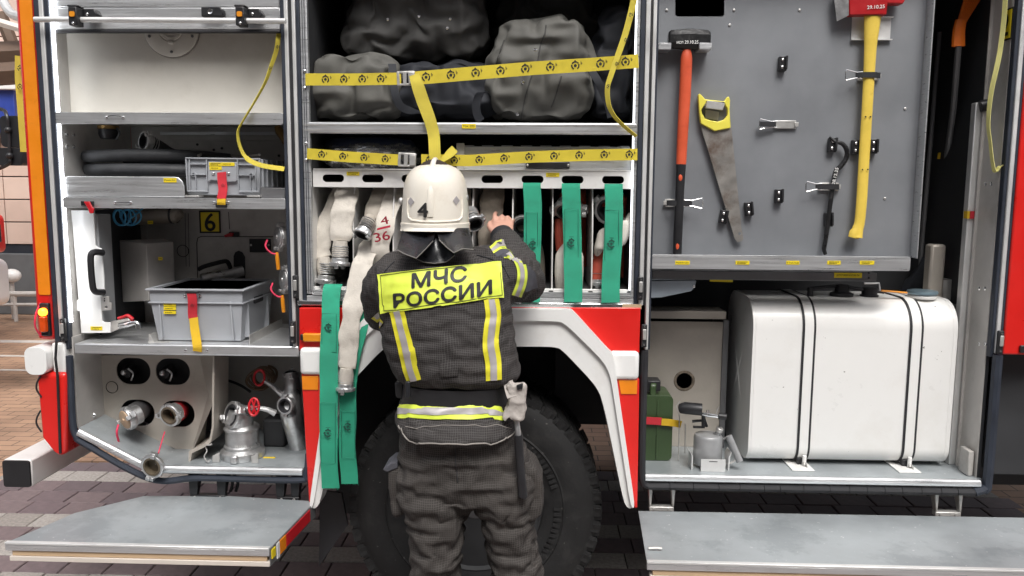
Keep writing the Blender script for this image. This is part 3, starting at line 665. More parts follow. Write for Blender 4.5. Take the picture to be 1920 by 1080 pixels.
# wheel housing
xa, xb = P(590,800,0.1).x, P(1185,800,0.1).x
m = MB(); m.box(xa, xb, 0.62, 0.64, 0.80, 1.30); m.box(xa, xb, 0.045, 0.62, 1.275, 1.29); m.box(xa-0.02, xa-0.002, 0.05, 0.62, 0.62, 1.29); tp(m, 'wheel_housing', DARKIN)
m = MB(); m.box(xb-0.30, xb-0.04, 0.42, 0.44, 0.78, 1.2); tp(m, 'inner_mudguard', DARKIN)
m = MB(); m.box(xa, xa+0.34, 0.42, 0.44, 0.35, 1.2); tp(m, 'inner_mudguard', DARKIN)
# mudflap
m = MB(); m.plate(XZ([(600,920),(640,925),(652,985),(598,1062)], 0.1), 0.10, 0.115); tp(m, 'mudflap', RUB)
# red cab panel at the right end
x0 = 1.7355
m = MB(); m.box(x0, 3.4, -0.010, 0.6, zw, 2.95); tp(m, 'cab_panel', RED, 0.006)
p = P(1917, 654, -0.012); tp(MB().box(p.x-0.012, p.x+0.05, -0.022, -0.0105, p.z-0.014, p.z+0.014), 'panel_latch', PLA, 0.003)
m = MB(); m.box(1.735, 3.3, 0.20, 2.2, 0.62, zw-0.03); m.box(1.80, 3.3, 0.10, 0.18, 0.70, zw-0.001); tp(m, 'underbody', DARKIN)
# wheel
WX, WZ = -0.243, 0.525
wheel = bpy.data.objects.new('wheel', None); COL.objects.link(wheel); wheel.parent = T; wheel.location = V((WX, 0.06, WZ)) - T.location
R_ = 0.515
pr = [(0.27,0.10),(0.275,0.055),(0.30,0.035),(0.352,0.022),(0.356,0.017),(0.362,0.022),(0.41,0.012),(0.445,0.016),(0.478,0.030),(0.497,0.050),(0.495,0.32),(0.475,0.35),(0.40,0.37),(0.27,0.30)]
m = MB(); m.lathe(pr, (WX,0.05,WZ), (0,1,0), 96, cap=False)
u_, v_, w_ = basis((0,1,0))
for k in range(46):
    a = k*2*math.pi/46
    for (y0, y1, da, ln) in ((0.028,0.16,0.0,0.042),(0.20,0.335,0.5,0.042)):
        aa = a+da*2*math.pi/46; rd = u_*math.cos(aa)+v_*math.sin(aa); tg = w_.cross(rd)
        skew = Matrix.Rotation(0.22 if da == 0 else -0.22, 3, rd)
        M3 = Matrix((tg, w_, rd)).transposed()
        m.obox(V((WX,0.05,WZ))+rd*0.495+w_*(y0+y1)/2, (0.052, y1-y0, 0.030), skew @ M3)
        if da == 0:     # shoulder lug running down the sidewall
            m.obox(V((WX,0.05,WZ))+rd*0.482+w_*0.040, (0.046, 0.024, 0.040), M3)
ty = m.build('tyre', TYRE, wheel, smooth=30)
m = MB()
for k in range(30):
    a = k*2*math.pi/30+0.05; rd = u_*math.cos(a)+v_*math.sin(a); tg = w_.cross(rd); M3 = Matrix((tg, w_, rd)).transposed()
    if 8 <= k <= 20 and k % 5 in (0,1,2,3):
        for q in range(3): m.obox(V((WX,0.05,WZ))+rd*0.333+tg*(q-1)*0.022+w_*0.0250, (0.012, 0.006, 0.030), M3)
m.build('sidewall_lettering', TYRE, wheel)['kind'] = 'stuff'
m = MB(); m.lathe([(0.02,0.16),(0.10,0.15),(0.105,0.10),(0.16,0.10),(0.19,0.17),(0.235,0.16),(0.25,0.07),(0.272,0.05),(0.276,0.062)], (WX,0.05,WZ), (0,1,0), 48); m.build('rim', mat('dusty_black_rim',(0.035,0.036,0.038),0.5,0.2,0.3,9), wheel)
for k in range(10):
    a = k*2*math.pi/10; rd = u_*math.cos(a)+v_*math.sin(a)
    MB().lathe([(0.014,0),(0.013,0.03),(0.004,0.034)], V((WX,0.155,WZ))+rd*0.135, (0,-1,0), 6).build('wheel_nut', STEEL, wheel)
m = MB(); m.lathe([(0.06,0.0),(0.055,0.06),(0.02,0.075)], (WX,0.17,WZ), (0,-1,0), 24); m.build('hub', DARKBOX, wheel)
tp(MB().tube([(WX,0.42,WZ),(WX,2.1,WZ)], 0.09, 12), 'axle', DARKIN)
m = MB(); m.lathe([(0.3,0),(0.49,0.01),(0.51,0.05),(0.51,0.3),(0.3,0.32)], (WX,2.05,WZ), (0,1,0), 40); tp(m, 'far_wheel', TYRE)
# step seen between the legs
x0, x1, z0, z1 = R4(870, 1040, 925, 1062, -0.05)
# open step flaps: lower doors folded down
FZ = 0.585
def flap(poly_px, zf, edge, th=0.075):
    pts = [PZ(u, v, zf) for u, v in poly_px]
    m = MB(); n = len(pts)
    m.loft([[(p.x,p.y,p.z-0.006) for p in pts], [(p.x,p.y,p.z) for p in pts]]); f = tp(m, 'step_flap', FLAP, 0.0)
    a, b = pts[edge[0]], pts[edge[1]]
    def strip(z0, z1, y0, y1, nm, mt, x0=0.0, x1=0.0):
        d = (b-a).normalized(); nrm = V((d.y, -d.x, 0)); nrm = nrm if nrm.y < 0 else -nrm
        q = [a+d*x0, b-d*x1]; m = MB()
        m.loft([[q[0]-nrm*y1+V((0,0,z0)), q[1]-nrm*y1+V((0,0,z0)), q[1]-nrm*y0+V((0,0,z0)), q[0]-nrm*y0+V((0,0,z0))],
                [q[0]-nrm*y1+V((0,0,z1)), q[1]-nrm*y1+V((0,0,z1)), q[1]-nrm*y0+V((0,0,z1)), q[0]-nrm*y0+V((0,0,z1))]])
        m.build(nm, mt, f, bev=0.0015, seg=1)
    strip(-0.004, 0.004, -0.006, 0.012, 'edge_profile', ALUV)
    strip(-0.026, -0.0045, -0.004, 0.02, 'edge_face', ALU)
    strip(-0.046, -0.027, 0.002, 0.03, 'wood_strip', TAN, 0.02, 0.01)
    strip(-0.064, -0.047, -0.002, 0.03, 'bottom_strip', WOODP, 0.012, 0.0)
    # core below the sheet
    c = sum(pts, V((0,0,0)))/n
    m = MB(); ins = [V(p) + (c-p)*0.06 for p in pts]
    m.loft([[(p.x,p.y,p.z-0.055) for p in ins], [(p.x,p.y,p.z-0.0065) for p in ins]]); m.build('flap_core', DARKBOX, f)
    return f, pts, a, b
fL, ptsL, aL, bL = flap([(10,1018),(505,1029),(590,940),(430,930),(270,930),(140,962)], FZ, (0,1))
# right end of the left flap: reflective red and amber side
d = (ptsL[2]-ptsL[1]); dn = d.normalized(); nr = V((dn.y, -dn.x, 0))
def side(t0, t1, z0, z1, nm, mt, off=0.004):
    p, q = ptsL[1]+d*t0, ptsL[1]+d*t1; m = MB()
    m.loft([[p+V((0,0,z0)), q+V((0,0,z0)), q+nr*off+V((0,0,z0)), p+nr*off+V((0,0,z0))], [p+V((0,0,z1)), q+V((0,0,z1)), q+nr*off+V((0,0,z1)), p+nr*off+V((0,0,z1))]]); m.build(nm, mt, fL)
side(0.0, 1.0, -0.062, -0.001, 'side_skin', DARKBOX, 0.003)
side(0.02, 0.09, -0.040, -0.008, 'reflector', STICK, 0.006); side(0.12, 0.17, -0.060, -0.006, 'white_edge', WHITE, 0.006); side(0.18, 0.30, -0.055, -0.006, 'reflector', ORANGE, 0.006); side(0.31, 0.85, -0.052, -0.008, 'reflector', REDD, 0.006)
fR, ptsR, aR, bR = flap([(1213,1054),(1985,1072),(1990,972),(1197,958)], FZ-0.004, (0,1))
p = PZ(1216, 1030, FZ); MB().tube([p+V((0.0,0,0.004)), p+V((0.03,0.0,0.006)), p+V((0.045,0,0.004))], 0.005, 6).build('latch_pin', GALV, fR)
m = MB(); m.plate(XZ([(1196,958),(1214,1052),(1216,1079),(1203,1040)], -0.2), -0.2, -0.19)
# hinge brackets under the lockers
def hinge(u0, u1, v0, v1, solid):
    x0, x1, z0, z1 = R4(u0, v0, u1, v1, 0.02)
    h = tp(MB().box(x0, x1, 0.005, 0.035, z0, z0+0.018), 'flap_hinge', PLA if solid else GALV, 0.003)
    for xx in ((x0, x0+(0.030 if solid else 0.007)), (x1-(0.030 if solid else 0.007), x1)):
        MB().loft([[(xx[0],0.004,z0+0.0185),(xx[1],0.004,z0+0.0185),(xx[1],0.03,z0+0.0185),(xx[0],0.03,z0+0.0185)], [(xx[0]-0.006,0.01,z1),(xx[1]+0.006,0.01,z1),(xx[1]+0.006,0.06,z1),(xx[0]-0.006,0.06,z1)]]).build('hinge_arm', PLA if solid else GALV, h, bev=0.003)
    for xx in (x0+0.02, x1-0.02): MB().lathe([(0.006,0),(0.005,0.004)], (xx, 0.0045, z0+0.009), (0,-1,0), 8).build('bolt', GALV, h)
hinge(358, 424, 888, 934, True); hinge(520, 562, 893, 938, True); hinge(1217, 1263, 908, 956, False); hinge(1752, 1800, 914, 966, False)
for du in (0, 10): tp(MB().tube(catmull([P(428+du,888,0.06), P(436+du,905,0.06), P(432+du,922,0.05)],5), 0.006, 6), 'cable', RUB)
# ---------------- shared pieces: couplings, emblems, labels, straps ----------------
def coupling(parent, o, axis, r, roll=0.0, mt=None, cap=None, name='coupling', depth=1.0, inner=RUB):
    """hose coupling with two claw lugs; axis points out of the open end"""
    mt = mt or STEEL; u, v, w = basis(axis); o = V(o); d = depth
    a, b = u*math.cos(roll)+v*math.sin(roll), v*math.cos(roll)-u*math.sin(roll)
    m = MB()
    m.lathe([(r*0.70,-1.0*r*d),(r*0.80,-0.98*r*d),(r*0.82,-0.5*r*d),(r*0.97,-0.45*r*d),(r*1.0,-0.40*r*d),(r*1.0,-0.08*r*d),(r*0.95,0),(r*0.80,0),(r*0.76,-0.04*r*d)], o, w, 28, cap=False)
    M3 = Matrix((a, b, w)).transposed()
    for s in (-1, 1):
        m.obox(o+a*s*r*1.08-w*r*0.22*d, (r*0.30, r*0.52, r*0.40), M3)
        m.obox(o+a*s*r*1.00+w*r*0.10-b*s*r*0.12, (r*0.26, r*0.34, r*0.34), M3)
    for k in range(10):
        t = k*math.pi/5+0.3; m.obox(o+(a*math.cos(t)+b*math.sin(t))*r*0.98-w*r*0.25*d, (r*0.08, r*0.12, r*0.34), Matrix((a*math.cos(t)+b*math.sin(t), b*math.cos(t)-a*math.sin(t), w)).transposed())
    c = m.build(name, mt, parent, bev=r*0.03, smooth=40)
    if cap is None:
        g = MB(); g.lathe([(r*0.78,-0.02*r),(r*0.76,0.02*r),(r*0.62,0.02*r),(r*0.60,-0.10*r),(r*0.58,-0.85*r*d),(r*0.02,-0.86*r*d)], o, w, 24, cap=False); g.build('gasket', inner, c)
    else:
        g = MB(); g.lathe([(r*0.80,-0.02*r),(r*0.78,0.06*r),(r*0.70,0.09*r),(r*0.3,0.10*r),(r*0.18,0.12*r),(r*0.16,0.2*r),(r*0.02,0.21*r)], o, w, 24, cap=False); g.build('cap', cap, c)
    return c
def emblem_mesh(name, mt, kind):
    m = MB()
    def arc(r0, r1, a0, a1, n=10):
        o = len(m.v)
        for i in range(n+1):
            a = math.radians(a0+(a1-a0)*i/n); m.v += [(r0*math.cos(a), r0*math.sin(a), 0), (r1*math.cos(a), r1*math.sin(a), 0)]
        for i in range(n): m.f.append([o+2*i, o+2*i+1, o+2*i+3, o+2*i+2])
    def poly(pts): o = len(m.v); m.v += [(x,y,0) for x,y in pts]; m.f.append(list(range(o, o+len(pts))))
    arc(0.02, 0.30, 0, 360, 16)
    if kind == 'y':
        arc(0.58, 0.86, 60, 150); arc(0.58, 0.86, 165, 245); arc(0.58, 0.86, -60, 20); arc(0.58, 0.86, 30, 55, 4)
        poly([(-0.22,0.86),(0.22,0.86),(0.0,1.12)]); poly([(1.10,0.1),(1.22,0.1),(1.22,0.75),(1.10,0.75)]); poly([(1.28,0.2),(1.38,0.2),(1.38,0.55),(1.28,0.55)])
    else:
        arc(0.56, 0.92, 35, 145); arc(0.56, 0.92, 160, 325)
        poly([(-0.20,0.90),(0.20,0.90),(0.0,1.20)]); poly([(-0.20,-0.90),(0.20,-0.90),(0.0,-1.15)]); poly([(-0.55,1.25),(0.45,1.30),(0.45,1.42),(-0.55,1.37)])
        poly([(-1.12,-0.1),(-0.92,-0.25),(-0.92,0.15)])
    me = m.mesh(name, smooth=0); me.materials.append(mt); return me
EMY = emblem_mesh('emblem', INK, 'y'); EMG = emblem_mesh('emblem', GINK, 'g'); EMR = emblem_mesh('emblem', mat('dark_red_print', (0.10,0.008,0.012), 0.7), 'y')
STR1 = None
def sticker(parent, u0, v0, u1, v1, Y, text=None, lines=1, nm='label'):
    x0, x1, z0, z1 = R4(u0, v0, u1, v1, Y)
    s = MB().box(x0, x1, Y-0.0015, Y, z0, z1).build(nm, STICK, parent, smooth=0)
    if text: letter(text, ((x0+x1)/2, Y-0.0016, (z0+z1)/2), (1,0,0), (0,0,1), (z1-z0)*0.48, 'print', INK, s, w=(x1-x0)*0.84, lift=0.0006)
    else:
        m = MB()
        for k in range(lines):
            zc = z0+(z1-z0)*(0.5 if lines == 1 else 0.3+0.4*k); xx = x0+(x1-x0)*0.12; e = x1-(x1-x0)*(0.14 if k else 0.3)
            while xx < e:
                w = random.uniform(0.002, 0.004); h = (z1-z0)*random.uniform(0.07,0.12); m.add([(xx,Y-0.0021,zc-h),(xx+w,Y-0.0021,zc-h),(xx+w,Y-0.0021,zc+h),(xx,Y-0.0021,zc+h)], [[0,1,2,3]]); xx += w+0.0012
        p = m.build('print', INK, s, smooth=0); p['kind'] = 'stuff'
    return s
def bolt(parent, p, ax=(0,-1,0), r=0.006, mt=None, nm='bolt'):
    return MB().lathe([(r,0),(r*0.95,r*0.5),(r*0.5,r*0.7),(r*0.45,r*0.4)], p, ax, 12).build(nm, mt or CHROME, parent)
def strap_line(parent, pts, w, mt, n_emb, first, side=(0,0,1), t=0.0028, esz=0.38, up=1):
    """straight-ish printed strap through world points"""
    o = MB().ribbon(pts, side, w, t).build('strap', mt, parent, smooth=50)
    L = [0.0]
    for i in range(1, len(pts)): L.append(L[-1]+(V(pts[i])-V(pts[i-1])).length)
    for k in range(n_emb):
        s = first+(L[-1]-first*2)*k/max(n_emb-1, 1)
        for i in range(1, len(pts)):
            if L[i] >= s: break
        f = (s-L[i-1])/(L[i]-L[i-1]); p = V(pts[i-1]).lerp(V(pts[i]), f); tg = (V(pts[i])-V(pts[i-1])).normalized()
        sd = V(side); sd = (sd-tg*sd.dot(tg)).normalized(); N = tg.cross(sd); 
        if N.y > 0: N = -N
        inst(EMY, 'emblem', o, frameM(p+N*(t/2+0.0012), tg, sd, tg.cross(sd), w*esz))
    return o
# ---------------- slack cloth: give a skin more material than its shape needs and let it buckle ----------------
import numpy as np
def crumple(vs, fs, excess=0.15, iters=160, hold=0.03, bend=0.06, seed=1, vert=0.0, mask=None, floor=None, jitter=0.006):
    X0 = np.array([tuple(v) for v in vs], dtype=np.float64); n = len(X0); rs = np.random.RandomState(seed)
    es = set()
    for f in fs:
        k = len(f)
        if k > 8: continue
        for i in range(k): a, b = f[i], f[(i+1)%k]; es.add((min(a,b), max(a,b)))
    E = np.array(sorted(es)); I, J = E[:,0], E[:,1]
    d = X0[J]-X0[I]; L0 = np.linalg.norm(d, axis=1)+1e-9
    ex = np.full(len(E), excess)*((1-vert)+vert*np.abs(d[:,2])/L0)
    if mask is not None: mv = np.array([mask(V(p)) for p in X0]); ex *= (mv[I]+mv[J])/2
    rest = L0*(1+ex)
    dg = []                                   # diagonals keep the weave from collapsing
    for f in fs:
        if len(f) == 4: dg += [(f[0],f[2]), (f[1],f[3])]
    if dg:
        D = np.array(dg); dl = np.linalg.norm(X0[D[:,1]]-X0[D[:,0]], axis=1)*(1+ex.mean()*0.9); I2, J2, R2 = np.concatenate([I,D[:,0]]), np.concatenate([J,D[:,1]]), np.concatenate([rest,dl])
    else: I2, J2, R2 = I, J, rest
    cnt = np.bincount(np.concatenate([I2,J2]), minlength=n)[:,None].astype(float); cnt[cnt == 0] = 1
    ce = np.bincount(np.concatenate([I,J]), minlength=n)[:,None].astype(float); ce[ce == 0] = 1
    def scat(i, j, w):
        out = np.empty((n,3))
        for c in range(3): out[:,c] = np.bincount(i, w[:,c], n)-np.bincount(j, w[:,c], n)
        return out
    X = X0+np.array([tuple(noise.noise_vector(V(p)*11+V((seed*2.3,0,seed)))*jitter) for p in X0])+rs.randn(n,3)*jitter*0.15
    if mask is not None: X = X0+(X-X0)*mv[:,None]
    for it in range(iters):
        d = X[J2]-X[I2]; l = np.linalg.norm(d, axis=1)+1e-9
        w = d*((l-R2)/l*0.5)[:,None]
        X = X+scat(I2, J2, w)/cnt*1.7
        dd = X[J]-X[I]; lap = scat(I, J, dd)/ce
        X = X+lap*bend
        X = X+(X0-X)*hold
        if floor is not None: X[:,2] = np.maximum(X[:,2], floor)
    return [V(p) for p in X]
def subdiv(vs, fs, lv=1):
    me = bpy.data.meshes.new('t'); me.from_pydata([tuple(v) for v in vs], [], fs); o = bpy.data.objects.new('t', me); COL.objects.link(o)
    s = o.modifiers.new('s', 'SUBSURF'); s.levels = lv; s.render_levels = lv
    dg = bpy.context.evaluated_depsgraph_get(); m2 = bpy.data.meshes.new_from_object(o.evaluated_get(dg))
    out = [v.co.copy() for v in m2.vertices], [v.normal.copy() for v in m2.vertices], [list(p.vertices) for p in m2.polygons]
    bpy.data.objects.remove(o); bpy.data.meshes.remove(me); bpy.data.meshes.remove(m2); return out
def voxel(mb, size, smooth=2, name='tmp'):
    """merge overlapping closed shapes into one continuous skin"""
    me = mb.mesh(name, smooth=0); o = bpy.data.objects.new(name, me); COL.objects.link(o)
    md = o.modifiers.new('r', 'REMESH'); md.mode = 'VOXEL'; md.voxel_size = size
    if smooth: s = o.modifiers.new('s', 'SMOOTH'); s.iterations = smooth; s.factor = 0.5
    dg = bpy.context.evaluated_depsgraph_get(); m2 = bpy.data.meshes.new_from_object(o.evaluated_get(dg))
    vs = [v.co.copy() for v in m2.vertices]; ns = [v.normal.copy() for v in m2.vertices]; fs = [list(p.vertices) for p in m2.polygons]
    bpy.data.objects.remove(o); bpy.data.meshes.remove(me); bpy.data.meshes.remove(m2)
    return vs, ns, fs
# ---------------- left locker ----------------
# roller shutter (raised), its slats, lift bar and catches
zb = P(320, 57, 0.03).z
sh = bpy.data.objects.new('roller_shutter', None); COL.objects.link(sh); sh.parent = T; sh.location = V((-1.38,0.03,zb))-T.location
zs1 = P(320, 15.5, 0.03).z
for z0, z1 in ((zb, zs1-0.001), (zs1+0.001, zs1+0.082), (zs1+0.084, zs1+0.166)):
    MB().box(XL0+0.006, XL1-0.006, 0.012, 0.026, z0, z1).build('slat', ALU, sh, bev=0.003)
MB().box(XL0+0.006, XL1-0.006, 0.010, 0.028, zb-0.012, zb-0.0005).build('bottom_seal', RUB, sh, bev=0.003)
MB().tube([P(65,36.5,-0.045), P(536,39.5,-0.045)], 0.0098, 14).build('lift_bar', ALUV, sh)
for u in (148, 458):
    c = P(u, 32, -0.04); m = MB()
    m.box(c.x-0.020, c.x+0.012, -0.075, -0.030, c.z-0.036, c.z+0.030); m.box(c.x-0.026, c.x+0.014, -0.070, -0.026, c.z+0.0305, c.z+0.038)
    o = m.build('bar_catch', PLA, sh, bev=0.005)
    m = MB(); m.plate([(c.x-0.03,c.z+0.030),(c.x+0.052,c.z+0.032),(c.x+0.062,c.z+0.012),(c.x+0.050,c.z-0.004),(c.x+0.01,c.z-0.012)], -0.029, 0.0115); m.build('catch_base', PLA, o, bev=0.004)
    m = MB(); m.plate(rrect(c.x-0.013, c.x+0.006, c.z-0.006, c.z+0.012, 0.005), -0.080, -0.0755); m.build('button', ORHAN, o, bev=0.002)
    bolt(o, (c.x-0.002, -0.0755, c.z-0.029), r=0.005); bolt(o, (c.x+0.026, -0.0295, c.z+0.012), r=0.006)
c = P(398, 23, -0.01); m = MB(); m.plate([(c.x-0.04,c.z+0.017),(c.x+0.03,c.z+0.018),(c.x+0.042,c.z+0.008),(c.x+0.042,c.z-0.010),(c.x+0.03,c.z-0.016),(c.x-0.04,c.z-0.016)], -0.015, 0.0115); o = m.build('shutter_lock', PLA, sh, bev=0.004)
MB().lathe([(0.0105,0),(0.009,0.006),(0.004,0.004)], (c.x-0.004,-0.0155,c.z+0.001), (0,-1,0), 14).build('lock_barrel', CHROME, o)
# cream water tank behind the upper part
YT = 0.10
x0 = P(107, 62, YT).x; ztb = P(320, 212, YT).z
wt = bpy.data.objects.new('water_tank', None); COL.objects.link(wt); wt.parent = T; wt.location = V((-1.38,0.3,2.3))-T.location
MB().box(x0, XL1-0.004, YT, 0.54, ztb-0.02, ZT-0.01).build('tank_wall', CREAM, wt, bev=0.006)
c = P(323, 54, YT); rr_ = 0.110
MB().lathe([(rr_,0),(rr_,0.005),(rr_-0.002,0.0065),(0.001,0.0066)], (c.x,YT-0.0005,c.z), (0,-1,0), 48, cap=False).build('hatch_rim', mat('tank_seam',(0.20,0.18,0.16),0.6), wt)
MB().lathe([(rr_-0.004,0),(rr_-0.004,0.010),(rr_-0.007,0.012),(0.052,0.012),(0.050,0.010),(0.046,0.010),(0.044,0.0135),(0.034,0.0135),(0.032,0.010),(0.001,0.010)], (c.x,YT-0.0025,c.z), (0,-1,0), 48, cap=False).build('hatch_cover', CREAM, wt)
for a in (200, 270, 340, 20, 90, 160):
    bolt(wt, (c.x+0.088*math.cos(math.radians(a)), YT-0.0146, c.z+0.088*math.sin(math.radians(a))), r=0.0055, mt=DARKBOX)
m = MB(); m.box(c.x-0.010, c.x+0.010, YT-0.022, YT-0.0147, c.z-0.060, c.z-0.046); m.build('hatch_lug', CREAM, wt, bev=0.003)
# shelves with front lips
def shelf(u0, v0, u1, v1, y0, depth, nm='shelf', rad=0.008):
    x0, x1, z0, z1 = R4(u0, v0, u1, v1, y0)
    x1 = min(x1, XL1-0.001)
    m = MB(); m.plate(rrect(x0, x1, z0, z1, rad), y0, y0+0.012); s = tp(m, nm, ALU, 0.003)
    MB().box(x0+0.004, x1-0.002, y0+0.0125, depth, z1-0.009, z1-0.004).build('shelf_deck', ALU, s); return s, x0, x1, z0, z1
s1 = shelf(104, 211, 533, 233, -0.004, 0.5)
for u in (200, 231): bolt(s1[0], P(u, 220, -0.0045), r=0.0055)
MB().tube(catmull([P(200,220,-0.010),P(207,217,-0.012),P(222,217.5,-0.012),P(231,220,-0.010)],5), 0.0016, 6).build('wire_clip', PLA, s1[0])
s2 = shelf(118, 371, 538, 391, -0.004, 0.5)
for u in (216, 245): bolt(s2[0], P(u, 380, -0.0045), r=0.0055)
MB().tube([P(216,380,-0.010),P(245,380,-0.010)], 0.0016, 6).build('wire_clip', PLA, s2[0])
x0, x1, z0, z1 = R4(154, 377, 176, 386, -0.008); o = MB().box(x0, x1, -0.018, -0.0045, z0, z1).build('latch_body', PLA, s2[0], bev=0.002)
MB().plate(XZ([(157,378),(168,378),(173,389),(176,391),(175,400),(168,400),(166,393)], -0.024), -0.026, -0.0185).build('latch_lever', REDD, s2[0], bev=0.002)
# details of the back wall
YW = 0.55
def onwall(px, y1, y0, nm, mt, bev=0.0): return tp(MB().plate(XZ(px, y1), y1, y0), nm, mt, bev)
onwall([(300,253),(545,253),(545,247),(300,247)], YW-0.012, YW-0.0005, 'wall_rail', ALU)
onwall([(300,263),(545,263),(545,253.5),(300,253.5)], YW-0.02, YW-0.0005, 'wall_rail', INNER, 0.002)
for u, v in ((370,271),(401,281),(416,278),(448,278),(402,289),(523,292),(385,288)): MB().lathe([(0.006,0),(0.005,0.004)], P(u,v,YW-0.0005), (0,-1,0), 10).build('wall_rivet', PLA, T)
pl = onwall([(373,395),(412,395),(413.5,437),(374.5,437)], YW-0.006, YW-0.0005, 'number_plate', INK)
MB().plate(XZ([(376,398),(409.5,398),(411,434),(377.5,434)], YW-0.0075), YW-0.0075, YW-0.0062).build('plate_face', STICK, pl)
letter('6', P(394, 416.5, YW-0.0076), (1,0,0.01), (0,0,1), 0.079, 'digit', INK, pl, w=0.046, bold=0.02)
def outline(px, r, nm='wall_seam', y=YW-0.002): tp(MB().tube([P(u,v,y) for u,v in px], r, 6), nm, PLA)
outline([(371,535),(369,455),(371,446),(378,443),(540,444)], 0.0018)
cc = P(343, 470.5, YW-0.001); tp(MB().lathe([(0.0275,0),(0.0275,0.002),(0.025,0.002),(0.025,0)], cc, (0,-1,0), 32, cap=False), 'blank_ring', PLA)
for u in (347, 353): outline([(u,400),(u+2,500)], 0.001)
tp(MB().plate(XZ([(428,397),(429,398),(431,430),(430,430)], YW-0.001), YW-0.002, YW-0.0005), 'wall_crack', PLA)
sk = onwall([(467,448),(507,448),(508,473),(468,473)], YW-0.010, YW-0.0005, 'socket_plate', PLA, 0.002)
for u in (470.5, 503.5): bolt(sk, P(u, 459.5, YW-0.0105), r=0.005, mt=GALV)
rl_ = onwall([(429,435),(447,435),(448,443),(430,443)], YW-0.012, YW-0.0005, 'latch_body', PLA, 0.002)
MB().plate(XZ([(420,441),(431,436.5),(438,437),(436,443),(422,445)], YW-0.02), YW-0.022, YW-0.0125).build('latch_lever', REDD, rl_, bev=0.002)
# dark recess, pipe and handle low on the back wall
onwall([(438,540),(438,480),(441,473),(447,470),(454,473),(459,482),(460,540)], YW-0.004, YW-0.0005, 'recess', DARKIN)
tp(MB().tube([P(378,523,YW-0.16), P(455,508,YW-0.05)], 0.024, 16), 'outlet_pipe', STEEL)
tp(MB().tube(catmull([P(372,505,YW-0.16),P(385,499,YW-0.16),P(420,490,YW-0.12),P(428,493,YW-0.10),P(432,503,YW-0.09)],5), 0.0095, 8), 'pipe_handle', RUB)
# black panel and grey box inside
tp(MB().box(P(176,500,0.16).x, P(215,500,0.30).x, 0.17, 0.54, P(200,640,0.2).z, P(200,394,0.2).z), 'inner_partition', DARKIN, 0.004)
gb = MB(); xa, xb = P(217,500,0.30).x, P(276,500,0.24).x; xc = P(327,500,0.36).x
z0, z1 = P(276,563,0.26).z, P(276,456,0.26).z; zl0, zl1 = P(217,566,0.34).z, P(217,450,0.34).z
gb.loft([[(xa,0.34,zl0),(xb,0.24,z0),(xc,0.36,z0+0.01),(xb-0.03,0.46,zl0)], [(xa,0.34,zl1),(xb,0.24,z1),(xc,0.36,z1),(xb-0.03,0.46,zl1)]])
o = tp(gb, 'steel_box', INNER, 0.003); sticker(o, 297, 482, 305, 488, 0.285)
tp(MB().tube([P(276,434,0.5), P(276.5,452,0.5)], 0.003, 6), 'rod', GALV)
# air cylinder with blue spiral hose
cy = thing('gas_cylinder', 'small steel gas cylinder lying under the shelf with blue hose', 'gas cylinder', P(290, 422, 0.42))
MB().tube(catmull([P(244,409,0.42),P(250,407,0.42),P(262,407,0.42),P(325,404,0.42),P(336,405,0.42),P(341,408,0.42)],5), [0.012,0.028,0.034,0.034,0.034,0.026,0.010], 18).build('shell', mat('cylinder_grey',(0.30,0.27,0.23),0.45,0.4,0.15), cy)
MB().tube([P(321,404,0.42)+V((0,0,0)), P(325,404,0.42)], 0.0355, 18).build('band', PLA, cy); MB().tube([P(251,407,0.42), P(255,407,0.42)], 0.0345, 18).build('band', PLA, cy)
sticker(cy, 277, 414, 287, 420, 0.383)
hs_ = []
for i in range(70):
    a = i*0.42; hs_.append(P(216+i*0.40,408,0.25)+V((math.cos(a)*(0.022+0.0002*i), math.sin(a*0.5)*0.012+0.0007*i, math.sin(a)*0.032)))
hs_ += [P(240,413,0.30), P(255,402,0.32), P(268,390,0.34)]
tag(MB().tube(catmull(hs_, 3), 0.0036, 6).build('spiral_hose', BLUEC), 'coiled bright blue air hose hanging under the middle shelf', 'air hose')
# white bracket plate with black handle
wp = thing('white_canister', 'white sheet metal holder with black carrying handle and tap', 'canister', P(175, 626, 0.08))
po = [(120,396),(134,394),(176,394),(179,460),(183,464),(190,466),(195,520),(196,549),(191,553),(191,601),(194,604),(207,605),(207,624),(152,625),(149,583),(135,583),(134,565),(147,562),(135,416),(121,415)]
MB().plate(XZ(po, 0.06), 0.06, 0.068).build('front_plate', WHITE, wp, bev=0.002)
MB().box(P(150,500,0.09).x, P(194,500,0.09).x, 0.0685, 0.165, P(170,618,0.09).z, P(170,402,0.09).z).build('tank_body', mat('holder_grey',(0.42,0.43,0.44),0.5,0.3), wp, bev=0.004)
MB().tube(catmull([P(193,474,0.055),P(178,473,0.02),P(170,482,0.005),P(173,530,0.005),P(178,546,0.012),P(194,548,0.055)],6), 0.0125, 8).build('handle', PLA, wp)
MB().plate(XZ([(188,556),(204,556),(205,568),(209,568),(209,581),(190,583)], 0.05), 0.05, 0.0595, [circ(P(199,576,0.05).x, P(199,576,0.05).z, 0.006, 12)]).build('bracket', GALV, wp, bev=0.001)
for v in (560, 564): bolt(wp, P(196, v, 0.0495), r=0.003, mt=PLA)
MB().plate(XZ([(207,603),(240,597),(247,606),(207,624)], 0.09), 0.09, 0.10).build('lower_bracket', INNER, wp, bev=0.002)
MB().tube(catmull([P(226,611,0.07),P(240,608,0.05),P(252,605,0.04),P(258,607,0.035),P(260,616,0.035)],6), [0.013,0.013,0.011,0.010,0.011], 12).build('tap', CHROME, wp)
MB().tube(catmull([P(222,597,0.045),P(232,594,0.04),P(240,592,0.04),P(249,599,0.04)],5), [0.006,0.006,0.007,0.008], 8).build('tap_lever', REDD, wp)
